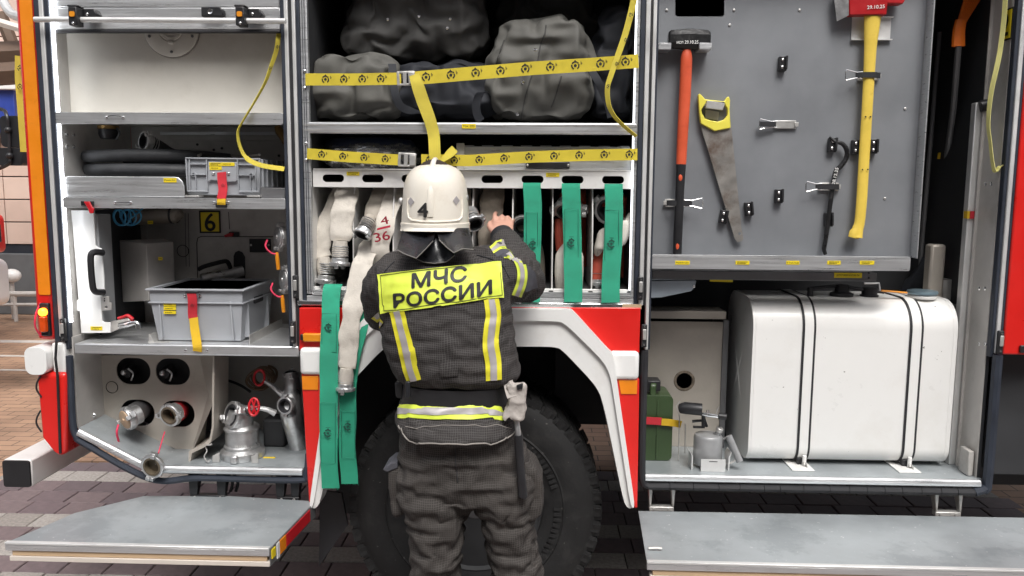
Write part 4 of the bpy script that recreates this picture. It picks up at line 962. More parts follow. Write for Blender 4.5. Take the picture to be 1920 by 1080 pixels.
sticker(wp, 170, 612, 192, 619, 0.0595, lines=2)
# suction hose
sx = thing('suction_hose', 'thick black rubber suction hose coiled on the shelf with metal coupling', 'suction hose', P(250, 330, 0.2))
path = [P(283,266,0.14),P(300,276,0.17),P(330,292,0.24),P(400,302,0.40),P(330,302,0.49),P(220,296,0.48),P(172,294,0.38),P(160,293,0.24),P(176,293,0.11),P(240,291,0.085),P(330,292,0.11),P(420,298,0.24),P(440,306,0.36),P(330,318,0.47),P(220,318,0.47),P(176,318,0.36),P(164,318,0.23),P(182,318,0.11),P(250,318,0.085),P(340,320,0.10),P(400,322,0.16)]
MB().tube(catmull(path, 6), 0.0245, 14).build('hose_body', SUCT, sx)
coupling(sx, P(268,264,0.115), V((-0.55,-0.75,0.12)), 0.040, 0.7, depth=0.8)
for k in range(4):
    q = P(281+k*4,266+k*2.2,0.132+k*0.006); MB().lathe([(0.024,-0.002),(0.0275,0),(0.024,0.002)], q, V((-0.55,-0.65,0.25)), 16, cap=False).build('clamp_ring', STEEL, sx)
x0, x1, z0, z1 = R4(115, 331, 345, 369, 0.008)
ht = tp(MB().plate([(x0,z0),(x1,z0),(x1,z1-0.035),(x1-0.006,z1-0.016),(x1-0.02,z1-0.003),(x1-0.034,z1),(x0+0.03,z1),(x0+0.012,z1-0.005),(x0+0.002,z1-0.02)], 0.008, 0.014), 'hose_tray', ALU, 0.002)
sticker(ht, 307, 334, 331, 342, 0.0075, 'Рукав КЩ')
# brass/black plug under the top shelf
k = thing('pump_plug', 'black plug with brass collar hanging under the top shelf', 'plug', P(203, 236, 0.2))
MB().lathe([(0.040,0),(0.040,-0.012),(0.034,-0.014)], P(203,236,0.2), (0,0,1), 20).build('collar', BRASS, k); MB().lathe([(0.038,-0.0145),(0.038,-0.034),(0.032,-0.05),(0.028,-0.052)], P(203,236,0.2), (0,0,1), 14).build('body', PLA, k)
MB().tube(catmull([P(219,240,0.17),P(224,250,0.16),P(218,262,0.16)],5), 0.004, 6).build('chain', PLA, k)
for v in (252, 275):
    for u in (124, 137): bolt(T, PX(u, v, XL0-0.002)+V((0.001,0,0)), (1,0,0), r=0.008)
tag(MB().tube(catmull([P(520,236,0.30),P(524,246,0.30),P(532,258,0.30),P(536,270,0.30)],5), [0.012,0.018,0.017,0.013], 10).build('brass_nozzle', BRASS), 'worn brass nozzle hanging at the right end under the top shelf', 'nozzle')
# upper grey crate
ck = thing('crate', 'light grey ribbed plastic crate with red strap on the middle shelf', 'crate', P(420, 369, 0.2))
YC = 0.035; x0, x1, z0, z1 = R4(349, 297, 486, 366, YC)
YCB = 0.42
def opencrate(parent, x0, x1, y0, y1, z0, z1, t, mt, taper=0.0):
    r = lambda e, z, i=0: [(x0+e+i, y0+e+i, z), (x1-e-i, y0+e+i, z), (x1-e-i, y1-e-i, z), (x0+e+i, y1-e-i, z)]
    m = MB(); m.loft([r(taper,z0), r(0,z1), r(0,z1,t), r(taper,z0+0.008,t)]); return m.build('walls', mt, parent, bev=0.003)
opencrate(ck, x0, x1, YC+0.010, YCB, z0, z1, 0.006, CRATE)
def crib(px, nm='rib', y=YC, d=0.010): MB().plate(XZ(px, y), y, y+d-0.0005).build(nm, CRATE, ck, bev=0.001)
crib([(347,295),(487,297),(487,299.5),(347,297.5)]); crib([(347,298),(349.5,298),(352,356),(350,356)]); crib([(484.5,300),(487,300),(487,357),(485,357)])
crib([(350,356.5),(389,357),(389,360),(350,359.5)]); crib([(447,357.5),(487,357.5),(487,360.5),(447,360.5)])
crib([(353.5,299),(355.5,299),(357,355.5),(355.5,355.5)]); crib([(477,300),(479,300),(480,356.5),(478.5,356.5)])
crib([(385.5,299),(387.5,299),(389.5,356),(387.5,356)]); crib([(443.5,299),(445.5,299),(448,357),(446,357)])
for v in (307, 326.5): crib([(356,v),(385,v+0.2),(385,v+1.6),(356,v+1.5)]); crib([(446,v+1),(477,v+1.5),(477,v+3),(446,v+2.6)])
for u in (365.5, 468): crib([(u,329),(u+1.5,329),(u+2.5,356),(u+1,356)])
for u, v in ((362,327.5),(470.5,328.5)):
    q = P(u,v,YC); MB().lathe([(0.0085,0),(0.0085,0.008),(0.0062,0.008),(0.0062,0)], (q.x,YC+0.0095,q.z), (0,-1,0), 16, cap=False).build('boss', CRATE, ck)
MB().plate(XZ([(390,303),(443,304),(445,338),(440,341),(425,341.5),(405,339),(395,338),(390,342)], 0.033), 0.033, 0.0445).build('strap_plate', CRATE, ck, bev=0.003)
sticker(ck, 392.5, 304.5, 416, 311, 0.0325, lines=2); sticker(ck, 416.5, 304.5, 440, 311, 0.0325); sticker(ck, 393, 312, 416, 318.5, 0.0325)
for u in (400.5, 429): bolt(ck, P(u, 325.5, 0.0325), r=0.006)
# crate side ribs (right side)
for yy in (0.06, 0.11, 0.17, 0.23, 0.29, 0.35): MB().box(x1+0.0005, x1+0.008, yy, yy+0.004, z0+0.01, z1-0.002).build('rib', CRATE, ck)
for zz in (z0+0.03, z1-0.025): MB().box(x1+0.0005, x1+0.0075, YC+0.012, YCB-0.01, zz, zz+0.004).build('rib', CRATE, ck)
m = MB(); m.tube(catmull([P(372,292,0.12),P(385,288,0.2),P(400,293,0.3),(P(420,290,0.3)),P(450,294,0.2),P(480,292,0.12),P(486,290,0.1)],4), 0.006, 6); tag(m.build('rope', mat('grey_rope',(0.30,0.28,0.26),0.8)), 'loose pale cord lying on top of the ribbed crate', 'cord')
x0, x1, z0, z1 = R4(487.5, 352, 535, 370, 0.02); tp(MB().box(x0, x1, 0.02, 0.5, s2[4]-0.003, z1), 'crate_guide', DARKBOX, 0.003)
for u0, u1 in ((347,373),(463,488)): x0, x1, z0, z1 = R4(u0, 366.3, u1, 369.5, 0.006); tp(MB().box(x0, x1, 0.004, 0.05, z0, z1), 'crate_foot', GALV, 0.001)
rs = thing('crate_strap', 'short red and gold strap holding the ribbed crate to the shelf', 'strap', P(415, 388, -0.02))
MB().ribbon(catmull([P(415.5,323,0.028),P(416.5,340,0.018),P(418,356,0.004),P(415,373,-0.008)],6), (1,0,0), 0.034).build('red_webbing', REDW, rs, smooth=50)
MB().ribbon(catmull([P(415,373,-0.0125),P(415,380,-0.016),P(415,387,-0.0105)],4), (1,0,0), 0.032).build('gold_webbing', GOLDW, rs, smooth=50)
x0, x1, z0, z1 = R4(404, 381, 425, 389, -0.012); MB().box(x0, x1, -0.0145, -0.0045, z0, z1).build('buckle', PLA, rs, bev=0.003)
for u in (401.5, 428.5): bolt(rs, P(u, 380, -0.0045), r=0.006)
inst(EMR, 'emblem', rs, frameM(P(418,348,0.004), (1,0,0), (0,0,1), (0,-1,0), 0.007))
# lower grey bin
bn = thing('storage_bin', 'smooth grey plastic bin with gold-ended strap on the locker sill', 'bin', P(380, 643, 0.2))
YBn = 0.045; x0, x1, z0, z1 = R4(284, 551, 455, 640, YBn); yb = 0.40
def rg(e, z, i=0): return [(x0+e+i, YBn+e+i, z), (x1-e-i, YBn+e+i, z), (x1-e-i, yb-e-i, z), (x0+e+i, yb-e-i, z)]
MB().loft([rg(0.016,z0), rg(-0.002,z1-0.02), rg(-0.002,z1+0.012), rg(0,z1+0.012,0.006), rg(0.016,z0+0.01,0.006)]).build('walls', CRATE, bn, bev=0.002)
MB().loft([rg(-0.014,z1+0.0125), rg(-0.014,z1+0.020), rg(-0.002,z1+0.020,0.006), rg(-0.002,z1+0.0125,0.006)]).build('rim', CRATE, bn, bev=0.002)
MB().loft([rg(-0.008,z1-0.038), rg(-0.008,z1-0.033), rg(0.0,z1-0.033,0.004), rg(0.0,z1-0.038,0.004)]).build('collar', CRATE, bn, bev=0.001)
for u0, u1 in ((297,302),(430,436)): MB().plate(XZ([(u0,565),(u0+3,565),(u1+3,636),(u1,636)], YBn-0.002), YBn-0.004, YBn+0.012).build('rib', CRATE, bn, bev=0.001)
xs = x1+0.001
for yy in (0.10, 0.33): MB().box(xs-0.016, xs+0.004, yy, yy+0.008, z0+0.01, z1-0.04).build('rib', CRATE, bn)
MB().loft([[(xs-0.012+k*0.016, y, z) for y, z in rrect(0.17, 0.27, z1-0.055, z1-0.028, 0.008)] for k in (0,1)]).build('hand_hole', DARKIN, bn)
for v in (569, 575.5, 583): sticker(bn, 307, v, 330, v+5.5, YBn-0.0035+0.0015 if False else YBn-0.001, None)
o = MB().box(x0+0.02, x1-0.02, YBn+0.03, yb-0.03, z1-0.05, z1-0.045).build('contents_bed', CRATED, bn)
for u, v, rr in ((372,541,0.028),(402,540,0.030)):
    c = thing('hose_fitting', 'bright metal fitting inside the smooth grey bin, ' + ('right behind the strap buckle' if u < 390 else 'beside the bin handle end'), 'fitting', P(u, v, 0.22), 'fittings inside the grey bin')
    MB().lathe([(rr*0.6,-0.03),(rr,-0.012),(rr,0.012),(rr*0.75,0.016),(rr*0.7,0)], P(u,v+4,0.2)+V((0,0,-0.012)), (0.2,-0.3,1), 18).build('ring', CHROME, c)
tr = MB(); tr.box(P(278,640,0.03).x, P(316,640,0.03).x, 0.025, 0.06, P(300,645,0.03).z, P(300,641.5,0.03).z); tp(tr, 'bin_foot', GALV)
tp(MB().plate(XZ([(278,627),(281,628),(289,641),(279,644)], 0.03), 0.03, 0.36), 'bin_guide', GALV, 0.001)
tp(MB().loft([[(P(463,640,0.03).x+0.012, 0.02, z), (P(463,640,0.03).x+0.015, 0.02, z), (P(463,640,0.03).x+0.015, 0.42, z), (P(463,640,0.03).x+0.012, 0.42, z)] for z in (P(463,648,0.02).z+0.002, P(463,628,0.02).z)]), 'bin_guide', GALV, 0.001)
tr = MB(); tr.box(P(444,643,0.02).x, P(464,643,0.02).x+0.012, 0.015, 0.05, P(455,648,0.02).z, P(455,645.5,0.02).z); tp(tr, 'bin_foot', GALV)
rs = thing('bin_strap', 'long red and gold strap over the front of the smooth grey bin', 'strap', P(366, 655, -0.02))
MB().ribbon(catmull([P(359,549,0.020),P(361,565,0.022),P(361,585,0.03),P(362,598,0.030)],6), (1,0,0), 0.036).build('red_webbing', REDW, rs, smooth=50)
MB().ribbon(catmull([P(363,596,0.0265),P(365,615,0.014),P(368,635,-0.004),P(370,650,-0.020),P(370,659,-0.018)],6), (1,0,0), 0.034).build('gold_webbing', GOLDW, rs, smooth=50)
x0_, x1_, z0_, z1_ = R4(347.5, 546, 371, 550, 0.018); MB().box(x0_, x1_, 0.016, 0.029, z0_, z1_).build('buckle', PLA, rs, bev=0.002)
for u, v, y in ((347,554,0.0405),(375,554,0.0405),(348,657,-0.0125),(388,657,-0.0125)): bolt(rs, P(u, v, y), r=0.006)
inst(EMR, 'emblem', rs, frameM(P(360,573,0.0205), (1,0,0), (0,0,1), (0,-1,0), 0.007))
# two capped outlets on the right wall of the locker
for u, v in ((521,444),(531,524)):
    c = P(u, v, 0.09); lab = 'capped silver outlet valve with orange lever, ' + ('under the middle shelf' if v < 500 else 'just above the sill')
    o = thing('outlet_valve', lab, 'valve', c, 'outlet valves on the locker wall')
    coupling(o, c, V((-0.75,-0.65,0.05)), 0.046, 1.5, cap=STEEL, depth=0.9)
    MB().tube([c+V((0.035,0.03,0)), (XL1-0.002, c.y+0.06, c.z)], 0.03, 14).build('pipe', STEEL, o)
    MB().tube(catmull([c+V((-0.03,-0.035,-0.01)), c+V((-0.034,-0.045,-0.035)), c+V((-0.015,-0.04,-0.06)), c+V((0.01,-0.03,-0.066))],5), 0.0035, 6).build('cord', PINK, o)
    MB().tube(catmull([c+V((0.004,-0.03,-0.058)), c+V((0.006,-0.032,-0.085)), c+V((0.008,-0.03,-0.125))],5), [0.006,0.008,0.007], 8).build('lever', ORHAN, o)
# loose yellow strap hanging from the shutter
lo = thing('loose_strap', 'thin yellow printed strap end dangling in front of the cream tank', 'strap', P(490, 200, 0.02))
pts = catmull([P(523,62,0.03),P(518,95,0.02),P(508,125,0.005),P(497,155,-0.01),P(478,190,-0.02),P(455,228,-0.03),P(446,248,-0.035),P(450,275,-0.03),P(463,297,-0.02),P(490,310,-0.02),P(533,317,-0.02)], 6)
sides = []
for i in range(len(pts)):
    t = i/(len(pts)-1); a = 0.5 + (0.95*math.sin(min(t/0.55,1)*math.pi/2)) ; a = a - max(0,(t-0.6)/0.4)*0.95
    sides.append(V((math.cos(a)*0.8, math.sin(a)*1.1, 0.25)) if t < 0.8 else V((0.2, 0.35, 1.0)))
MB().ribbon(pts, sides, 0.018, 0.0022).build('webbing', YELV, lo, smooth=60)
for u, v, y in ((521,88,0.019),(507,128,0.001)): inst(EMY, 'emblem', lo, frameM(P(u,v,y-0.008), (0.9,0.2,0.25), (-0.3,0,0.95), (0,-1,0), 0.007))
lo = thing('loose_strap', 'yellow printed strap hanging behind the rear pillar', 'strap', P(40, 280, 0.5))
MB().ribbon(catmull([P(37,105,0.5),P(37,150,0.5),P(41,200,0.5),P(47,285,0.5)],6), (1,0.5,0), 0.036).build('webbing', YELV, lo)
for v in (128, 163): inst(EMY, 'emblem', lo, frameM(P(37.5,v,0.485), (1,0,0), (0,0,1), (0,-1,0), 0.014))
# ---- lower part: hose panel
YP = 0.20
pp = [(181,668),(375,668),(398,760),(385,845),(338,846),(182,776)]
pp = [(183,666),(374,666),(391,740),(382,838),(352,847),(330,842),(190,778)]
holes = []
for u, v in ((250,696),(324,697),(258,774),(333,776)):
    q = P(u, v, YP); w, h = 0.072, 0.056
    holes.append(rrect(q.x-w, q.x+w, q.z-h, q.z+h, h*0.96, 8))
pan = tp(MB().plate(XZ(pp, YP), YP, YP+0.006, holes), 'hose_panel', INTAN, 0.0)
tp(MB().loft([[(p.x, p.y, p.z) for p in (P(374,666,YP), P(391,740,YP), P(382,838,YP))] , [(p.x, p.y, p.z) for p in (P(398,664,YP-0.09), P(398,760,YP-0.09), P(353,866,YP-0.14))]], cap=False, close=False), 'panel_flange', INTAN)
m = MB(); a1, a2, a3, a4, a5 = P(402,668,0.03), P(400,770,0.03), P(390,835,0.03), P(353,866,0.03), P(355,850,0.03)
m.plate([(p.x,p.z) for p in (P(398,666,0.05), P(402,666,0.05), P(401,800,0.05), P(396,828,0.05), P(385,838,0.05), P(360,850,0.05), P(357,866,0.05), P(353,866,0.05), P(354,846,0.05), P(383,832,0.05), P(393,822,0.05), P(397,800,0.05))], 0.05, YP-0.001); tp(m, 'panel_flange', INTAN, 0.001)
tp(MB().box(P(183,700,YP).x, P(390,700,YP).x, YP+0.10, YP+0.11, fz+0.05, 1.15), 'panel_back', DARKIN)
q = P(210, 726, YP-0.0005); tp(MB().lathe([(0.0255,0),(0.0255,0.002),(0.0235,0.002),(0.0235,0)], q, (0,-1,0), 32, cap=False), 'blank_ring', PLA)
for u, v in ((176,690),(178,740)): outline([(u,665),(u+6,775)], 0.0012, y=YP-0.04) if u == 176 else None
for u, v in ((166,782),(176,779)): bolt(T, P(u, v, 0.12), (0.4,-1,0.3), r=0.009)
for u, v in ((243,697),(315,698)):
    q = P(u, v, YP+0.05); o = thing('stowed_nozzle', 'dark fitting deep in the hose panel hole ' + ('above the tan-capped outlet' if u < 280 else 'above the open outlet'), 'fitting', q, 'fittings in the upper panel holes')
    MB().tube([q+V((0,0.02,0)), q+V((0,-0.03,0))], [0.03,0.02], 12).build('body', PLA, o); MB().ball(q+V((-0.008,-0.035,0.004)), 0.012).build('knob', STEEL, o); MB().tube(catmull([q+V((0.01,-0.03,0.02)), q+V((0.03,-0.03,0.0)), q+V((0.02,-0.03,-0.03))],4), 0.004, 6).build('clip', STEEL, o)
oc = thing('panel_outlet', 'outlet closed with a tan cap, sticking out of the hose panel', 'outlet', P(235,790,0.1))
MB().tube([P(268,765,YP+0.08), P(248,779,YP-0.08)], 0.043, 18).build('pipe', DARKBOX, oc)
coupling(oc, P(234,787,YP-0.15), V((-0.55,-0.80,-0.20)), 0.048, 0.5, cap=mat('tan_cap',(0.42,0.30,0.20),0.5,0.1), depth=1.3)
MB().tube(catmull([P(222,796,YP-0.16),P(219,812,YP-0.17),P(224,833,YP-0.14)],5), 0.0042, 6).build('cord', PINK, oc)
oc2 = thing('panel_outlet', 'open outlet with a bare metal ring, sticking out of the hose panel', 'outlet', P(318,785,0.1))
MB().tube([P(336,770,YP+0.08), P(326,776,YP-0.07)], 0.042, 18).build('pipe', REDD, oc2)
coupling(oc2, P(316,780,YP-0.12), V((-0.25,-0.95,-0.15)), 0.048, 0.1, depth=1.0, inner=mat('brown_rubber',(0.10,0.075,0.05),0.6))
MB().tube([P(309,809,YP-0.12), P(305,822,YP-0.13), P(297,850,YP-0.19)], 0.0025, 6).build('cord', PINK, oc2)
hc = thing('hanging_cap', 'silver outlet cap hanging on a red cord over the locker lip', 'cap', P(285,880,-0.02))
coupling(hc, P(284,876,-0.06), V((-0.15,-0.97,-0.10)), 0.048, 1.35, depth=0.6, inner=mat('brown_rubber2',(0.09,0.07,0.045),0.6))
# foam mixer / branching on the right
fm = thing('pump_branch', 'cast silver pump head with open mouth standing on the locker floor', 'pump branch', P(450,862,0.10))
b0 = P(452,862,0.10); zF = fz+0.001
def CZ(h): return V((b0.x, 0.12, zF+h))
MB().lathe([(0.085,0),(0.088,0.012),(0.088,0.028),(0.078,0.036),(0.072,0.040),(0.072,0.050),(0.066,0.055),(0.066,0.112),(0.070,0.116),(0.070,0.124),(0.062,0.132),(0.05,0.140),(0.02,0.15)], CZ(0), (0,0,1), 32).build('body', STEEL, fm)
mo = V((b0.x-0.026, 0.075, zF+0.185))
MB().tube([CZ(0.12), CZ(0.15)+V((-0.006,-0.01,0)), mo+V((0.03,0.04,0.0))], [0.052,0.055,0.05], 18).build('neck', STEEL, fm)
coupling(fm, mo, V((-0.62,-0.72,0.25)), 0.056, 0.5, depth=0.9)
letter('29.10.25', CZ(0.062)+V((0.018,-0.066,0)), (1,0.12,0), (0,0,1), 0.010, 'date', PAINTM, fm)
for sx_ in (-1, 1): MB().plate([(CZ(0).x+sx_*0.078-0.014, zF), (CZ(0).x+sx_*0.078+0.014, zF), (CZ(0).x+sx_*0.078+0.014, zF+0.042), (CZ(0).x+sx_*0.078-0.006, zF+0.030), (CZ(0).x+sx_*0.078-0.014, zF+0.028)], 0.040, 0.044).build('foot_clip', GALV, fm, bev=0.001)
MB().box(CZ(0).x-0.016, CZ(0).x+0.016, 0.018, 0.038, zF, zF+0.034).build('lug', STEEL, fm, bev=0.008)
wc = P(476, 763, 0.05)
rw = MB()
rw.tube([wc+V((math.cos(a)*0.012*0.5, math.sin(a)*0.012*0.6-0.0, 0))+V((math.cos(a)*0.014, 0, math.sin(a)*0.033)) for a in [i*math.pi/9 for i in range(19)]], 0.0048, 8, cap=False)
for k in range(3): a = k*math.pi/3; rw.tube([wc+V((math.cos(a)*0.014,0,math.sin(a)*0.033)), wc-V((math.cos(a)*0.014,0,math.sin(a)*0.033))], 0.0035, 6)
rw.build('handwheel', REDD, fm); MB().tube([wc, P(462,766,0.08), P(450,765,0.12)], [0.008,0.012,0.016], 10).build('spindle', STEEL, fm)
vb = thing('valve_branch', 'dark cast three-way hose branch with small open ring and red wheel', 'valve', P(540,870,0.2))
MB().tube(catmull([P(545,700,0.22),P(548,730,0.2),P(545,770,0.16),P(556,820,0.22),P(562,862,0.24)],6), [0.03,0.036,0.045,0.04,0.03], 14).build('body', STEEL, vb)
coupling(vb, P(533,761,0.05), V((-0.25,-0.95,0.10)), 0.036, 1.6, depth=1.2)
MB().tube([P(536,765,0.08), P(546,772,0.16)], [0.028,0.034], 12).build('neck', STEEL, vb)
coupling(vb, P(546,700,0.22), V((0.1,-0.2,1)), 0.035, 0.3, depth=0.9)
MB().tube([P(516,775,0.07), P(502,768,0.06), P(480,764,0.06)], [0.014,0.011,0.008], 10).build('stem', STEEL, vb)
MB().tube([P(535,745,0.2), P(512,725,0.18), P(492,712,0.18)], [0.016,0.011,0.006], 10).build('side_stem', STEEL, vb)
w2 = P(486,708,0.18); MB().tube([w2+V((math.cos(a)*0.022,0.01*math.sin(a),math.sin(a)*0.030)) for a in [i*math.pi/8 for i in range(17)]], 0.005, 8, cap=False).build('handwheel', REDD, vb)
MB().lathe([(0.032,0),(0.034,0.01),(0.034,0.022),(0.03,0.026)], P(561,862,0.24)+V((0,0,0.002)), (0,0,1), 16).build('foot', REDD, vb)
cr = []
for i in range(60):
    a = i*0.45; cr.append(P(490,710,0.36)+V((math.cos(a)*(0.050+0.004*math.sin(i)), 0.002*i-0.05, math.sin(a)*0.042)))
tag(MB().tube(catmull(cr, 3), 0.0055, 6).build('cable_coil', mat('brown_cable',(0.16,0.10,0.06),0.6)), 'coil of brown cable lying behind the pump branch', 'cable coil')
tag(MB().tube(catmull([P(405,713,0.42),P(425,713,0.40),P(450,722,0.38),P(470,735,0.37)],6), 0.006, 8).build('cable', RUB), 'thin dark cable hanging from the lower locker wall', 'cable')
tp(MB().box(P(500,850,0.28).x, P(540,850,0.28).x, 0.24, 0.34, fz, fz+0.12), 'bracket_block', DARKIN, 0.01)
m = MB(); m.tube(catmull([P(385,838,0.06),P(388,846,0.05),P(383,856,0.04),P(389,866,0.03),P(394,862,0.03)],5), 0.0025, 6); tp(m, 'wire_hook', GALV)
tp(MB().lathe([(0.012,0),(0.012,0.004)], P(392,834,0.05), (0,0,1), 12), 'hook_base', GALV)
s = PZ(505, 858, fz+0.001); tp(MB().box(s.x-0.024, s.x+0.024, s.y-0.006, s.y+0.006, fz+0.0005, fz+0.002), 'floor_label', STICK)
# ---------------- middle locker ----------------
sm = shelf(567, 229.5, 1196, 251, -0.003, 0.55)
bpy.data.objects.remove(sm[0].children[0]); bpy.data.objects.remove(sm[0])
x0, x1, z0, z1 = R4(567, 229.5, 1196, 251, -0.003)
s3 = tp(MB().box(x0, x1, -0.003, 0.03, z0, z1), 'shelf', ALU, 0.006)
MB().box(XM0+0.002, XM1-0.002, 0.0305, 0.58, z1-0.012, z1-0.004).build('shelf_deck', DARKBOX, s3)
for zz in (z0+(z1-z0)*0.28, z0+(z1-z0)*0.72): MB().box(x0+0.002, x1-0.002, -0.0042, -0.0031, zz-0.0008, zz+0.0008).build('groove', INNER, s3)
sticker(s3, 866, 232, 892, 241, -0.0045, 'ток 200')
SHZ = z1-0.003
# bags
def bag(name, label, u0, v0, u1, v1, y0, y1, mt, seed, group='equipment bags on the upper shelf', crease=0.03, snaps=(), e=0.55, lean=0.0, slack=0.28, flapx=None):
    x0, x1, z0, z1 = R4(u0, v0, u1, v1, (y0+y0+y1)/3)
    z0 = max(z0, SHZ+0.002) if v1 >= 225 else z0
    cx, cy, cz = (x0+x1)/2, (y0+y1)/2, (z0+z1)/2; hx, hy, hz = (x1-x0)/2, (y1-y0)/2, (z1-z0)/2
    b = thing(name, label, 'bag', (cx, cy, z0), group)
    n, mm = 64, 44; m = MB(); rings = []
    sg = lambda c, p: math.copysign(abs(c)**p, c)
    for i in range(mm+1):
        th = -math.pi/2 + math.pi*i/mm; ct, st = max(math.cos(th), 0.02), math.sin(th); ring = []
        for j in range(n):
            ph = 2*math.pi*j/n
            p = V((sg(ct,e)*sg(math.cos(ph),e), sg(ct,e)*sg(math.sin(ph),e), sg(st,e)))
            sag = 1+0.10*(0.4-p.z) if p.z < 0.6 else 0.98
            q = V((p.x*hx, p.y*hy, p.z*hz)); k = noise.noise(q*4+V((seed*3.1,seed,0)))*0.03
            wp = V((cx+p.x*hx*0.93*sag+lean*p.z*hz, cy+p.y*hy*0.93, cz+p.z*hz*0.95)) + p.normalized()*k
            wp.z = max(wp.z, z0+0.001); ring.append(wp)
        rings.append(ring)
    m.loft(rings)
    vs_, ns_, fs_ = voxel(m, 0.029, 2)
    vs_ = crumple(vs_, fs_, excess=slack, iters=150, hold=0.010, bend=0.012, seed=int(seed*10), floor=z0+0.001, jitter=0.03)
    vs_, ns_, fs_ = subdiv(vs_, fs_, 3)
    m = MB(); m.v = [tuple(p) for p in vs_]; m.f = fs_; body = m.build('shell', mt, b, smooth=75)
    bv = BVHTree.FromPolygons([V(p) for p in m.v], m.f)
    for su, sv in snaps:
        q = P(su, sv, y0); h = bv.ray_cast(V((q.x, -1, q.z)), V((0,1,0)))
        if h[0] is not None: MB().lathe([(0.0065,-0.002),(0.0065,0.002),(0.004,0.004),(0.0005,0.004)], h[0], (0,-1,0.1), 14).build('snap_rivet', CHROME, b)
    if flapx is not None:        # seam of the closing flap, laid on the surface
        for line in flapx:
            pts = []
            for (su, sv) in line:
                q = P(su, sv, y0); h = bv.ray_cast(V((q.x, -1, q.z)), V((0,1,0)))
                if h[0] is not None: pts.append(h[0]+V((0,-0.001,0)))
            if len(pts) > 2: MB().tube(catmull(pts,4), 0.0028, 6).build('seam', BAGD, b)
    return b, bv
def interp(pts, n=7):
    out = []
    for (a, b) in zip(pts, pts[1:]):
        for k in range(n): out.append((a[0]+(b[0]-a[0])*k/n, a[1]+(b[1]-a[1])*k/n))
    return out+[pts[-1]]
bag('bag', 'slumped grey fabric bag at the locker edge beneath the dark upper bag', 584, 98, 756, 229, 0.05, 0.34, BAG, 1.0, crease=0.022, e=0.55)
bag('bag', 'large black-grey fabric bag stacked on top of the other bags', 650, -60, 918, 122, 0.12, 0.52, BAGD, 2.3, snaps=((783,28),(843,33),(724,33),(838,52)), crease=0.022, e=0.5)
bag('bag', 'flat black fabric bag wedged between two grey bags', 722, 112, 930, 229, 0.09, 0.50, BAGB, 3.7, crease=0.022, e=0.55)
bag('bag', 'full grey fabric bag with a column of metal snaps', 908, 32, 1120, 229, 0.05, 0.34, BAG, 4.9, snaps=((1004,93),(981,153),(970,213)), crease=0.022, e=0.56, flapx=[interp([(1024,45),(1022,62),(1014,80),(1009,110),(1004,125),(994,150),(984,185),(977,222)]), interp([(944,70),(936,95),(929,122)]), interp([(1053,143),(1042,180),(1034,200)])])
bag('bag', 'dark grey folded bag behind the snapped grey bag', 925, -20, 1125, 130, 0.34, 0.56, BAGD, 5.5, crease=0.018, e=0.5)
bag('bag', 'narrow navy-black bag standing at the locker wall', 1112, 10, 1192, 229, 0.14, 0.5, BAGB, 6.1, crease=0.018, e=0.45)
def loopstrap(label, px, w, Y, side=(1,0.2,0)):
    tag(MB().ribbon(catmull([P(u,v,y) for u,v,y in px],6), side, w, 0.003).build('bag_strap', BAGB), label, 'strap')
loopstrap('dark carrying strap between the slumped bag and black bag', [(735,120,0.10),(738,160,0.06),(748,195,0.055),(770,208,0.06),(800,212,0.06)], 0.03, 0.05)
loopstrap('dark webbing loop at the foot of the snapped grey bag', [(912,172,0.05),(900,176,0.035),(893,195,0.03),(895,215,0.03),(902,227,0.03)], 0.032, 0.03, (1,-0.3,0.1))
loopstrap('dark shoulder strap hanging beside the snapped grey bag', [(1108,130,0.06),(1125,160,0.05),(1140,195,0.045),(1146,220,0.05)], 0.03, 0.05)
# yellow lashing straps with buckles
yw = 0.044
def buckle(parent, u, v, Y, tilt=0.0):
    c = P(u, v, Y); M3 = Matrix.Rotation(-tilt, 3, 'Y')
    m = MB()
    for dx, sx_ in ((-0.030,0.010),(-0.006,0.014),(0.026,0.012)): m.obox(c+M3 @ V((dx,0,0)), (sx_,0.008,0.050), M3)
    for dz in (-0.022,0.022): m.obox(c+M3 @ V((-0.002,0.0,dz)), (0.062,0.007,0.008), M3)
    m.obox(c+M3 @ V((0.020,-0.006,0)), (0.022,0.010,0.040), M3)
    return m.build('buckle', GALV, parent, bev=0.002)
a = thing('lashing_strap', 'yellow printed lashing strap stretched across the bags', 'strap', P(880,140,-0.01), 'yellow lashing straps of the middle locker')
YS = -0.016
strap_line(a, [P(573,149,YS+0.004), P(660,149,YS-0.002), P(752,147.5,YS-0.006)], yw*0.98, YEL, 4, 0.075); strap_line(a, [P(775,147,YS-0.004), P(880,138,YS), P(1000,128,YS), P(1110,121,YS), P(1197,114.5,YS+0.004)], yw*1.08, YEL, 9, 0.047)
buckle(a, 762, 147, YS-0.006, 0.03)
for u, v in ((571,133),(571,165)): bolt(a, P(u, v, -0.003), r=0.006)
t1 = MB().ribbon(catmull([P(776,140,YS-0.016),P(783,160,YS-0.022),P(793,190,YS-0.016),P(806,225,YS-0.014),P(813,252,YS-0.012),P(815,280,YS-0.02),P(816,306,YS-0.02)],6), (1,0,0.12), [0.036,0.046,0.046,0.043,0.043,0.042], 0.0026).build('strap_tail', YELV, a, smooth=60)
b = thing('lashing_strap', 'yellow printed lashing strap in front of the folding ladder', 'strap', P(880,295,-0.01), 'yellow lashing straps of the middle locker')
strap_line(b, [P(576,288,YS+0.004), P(650,294,YS), P(750,300,YS-0.004)], 0.040, YEL, 4, 0.055); strap_line(b, [P(790,300,YS-0.004), P(880,301,YS), P(1000,294,YS), P(1100,291,YS), P(1195,289.5,YS+0.004)], 0.042, YEL, 9, 0.03)
buckle(b, 764, 300, YS-0.006, -0.05)
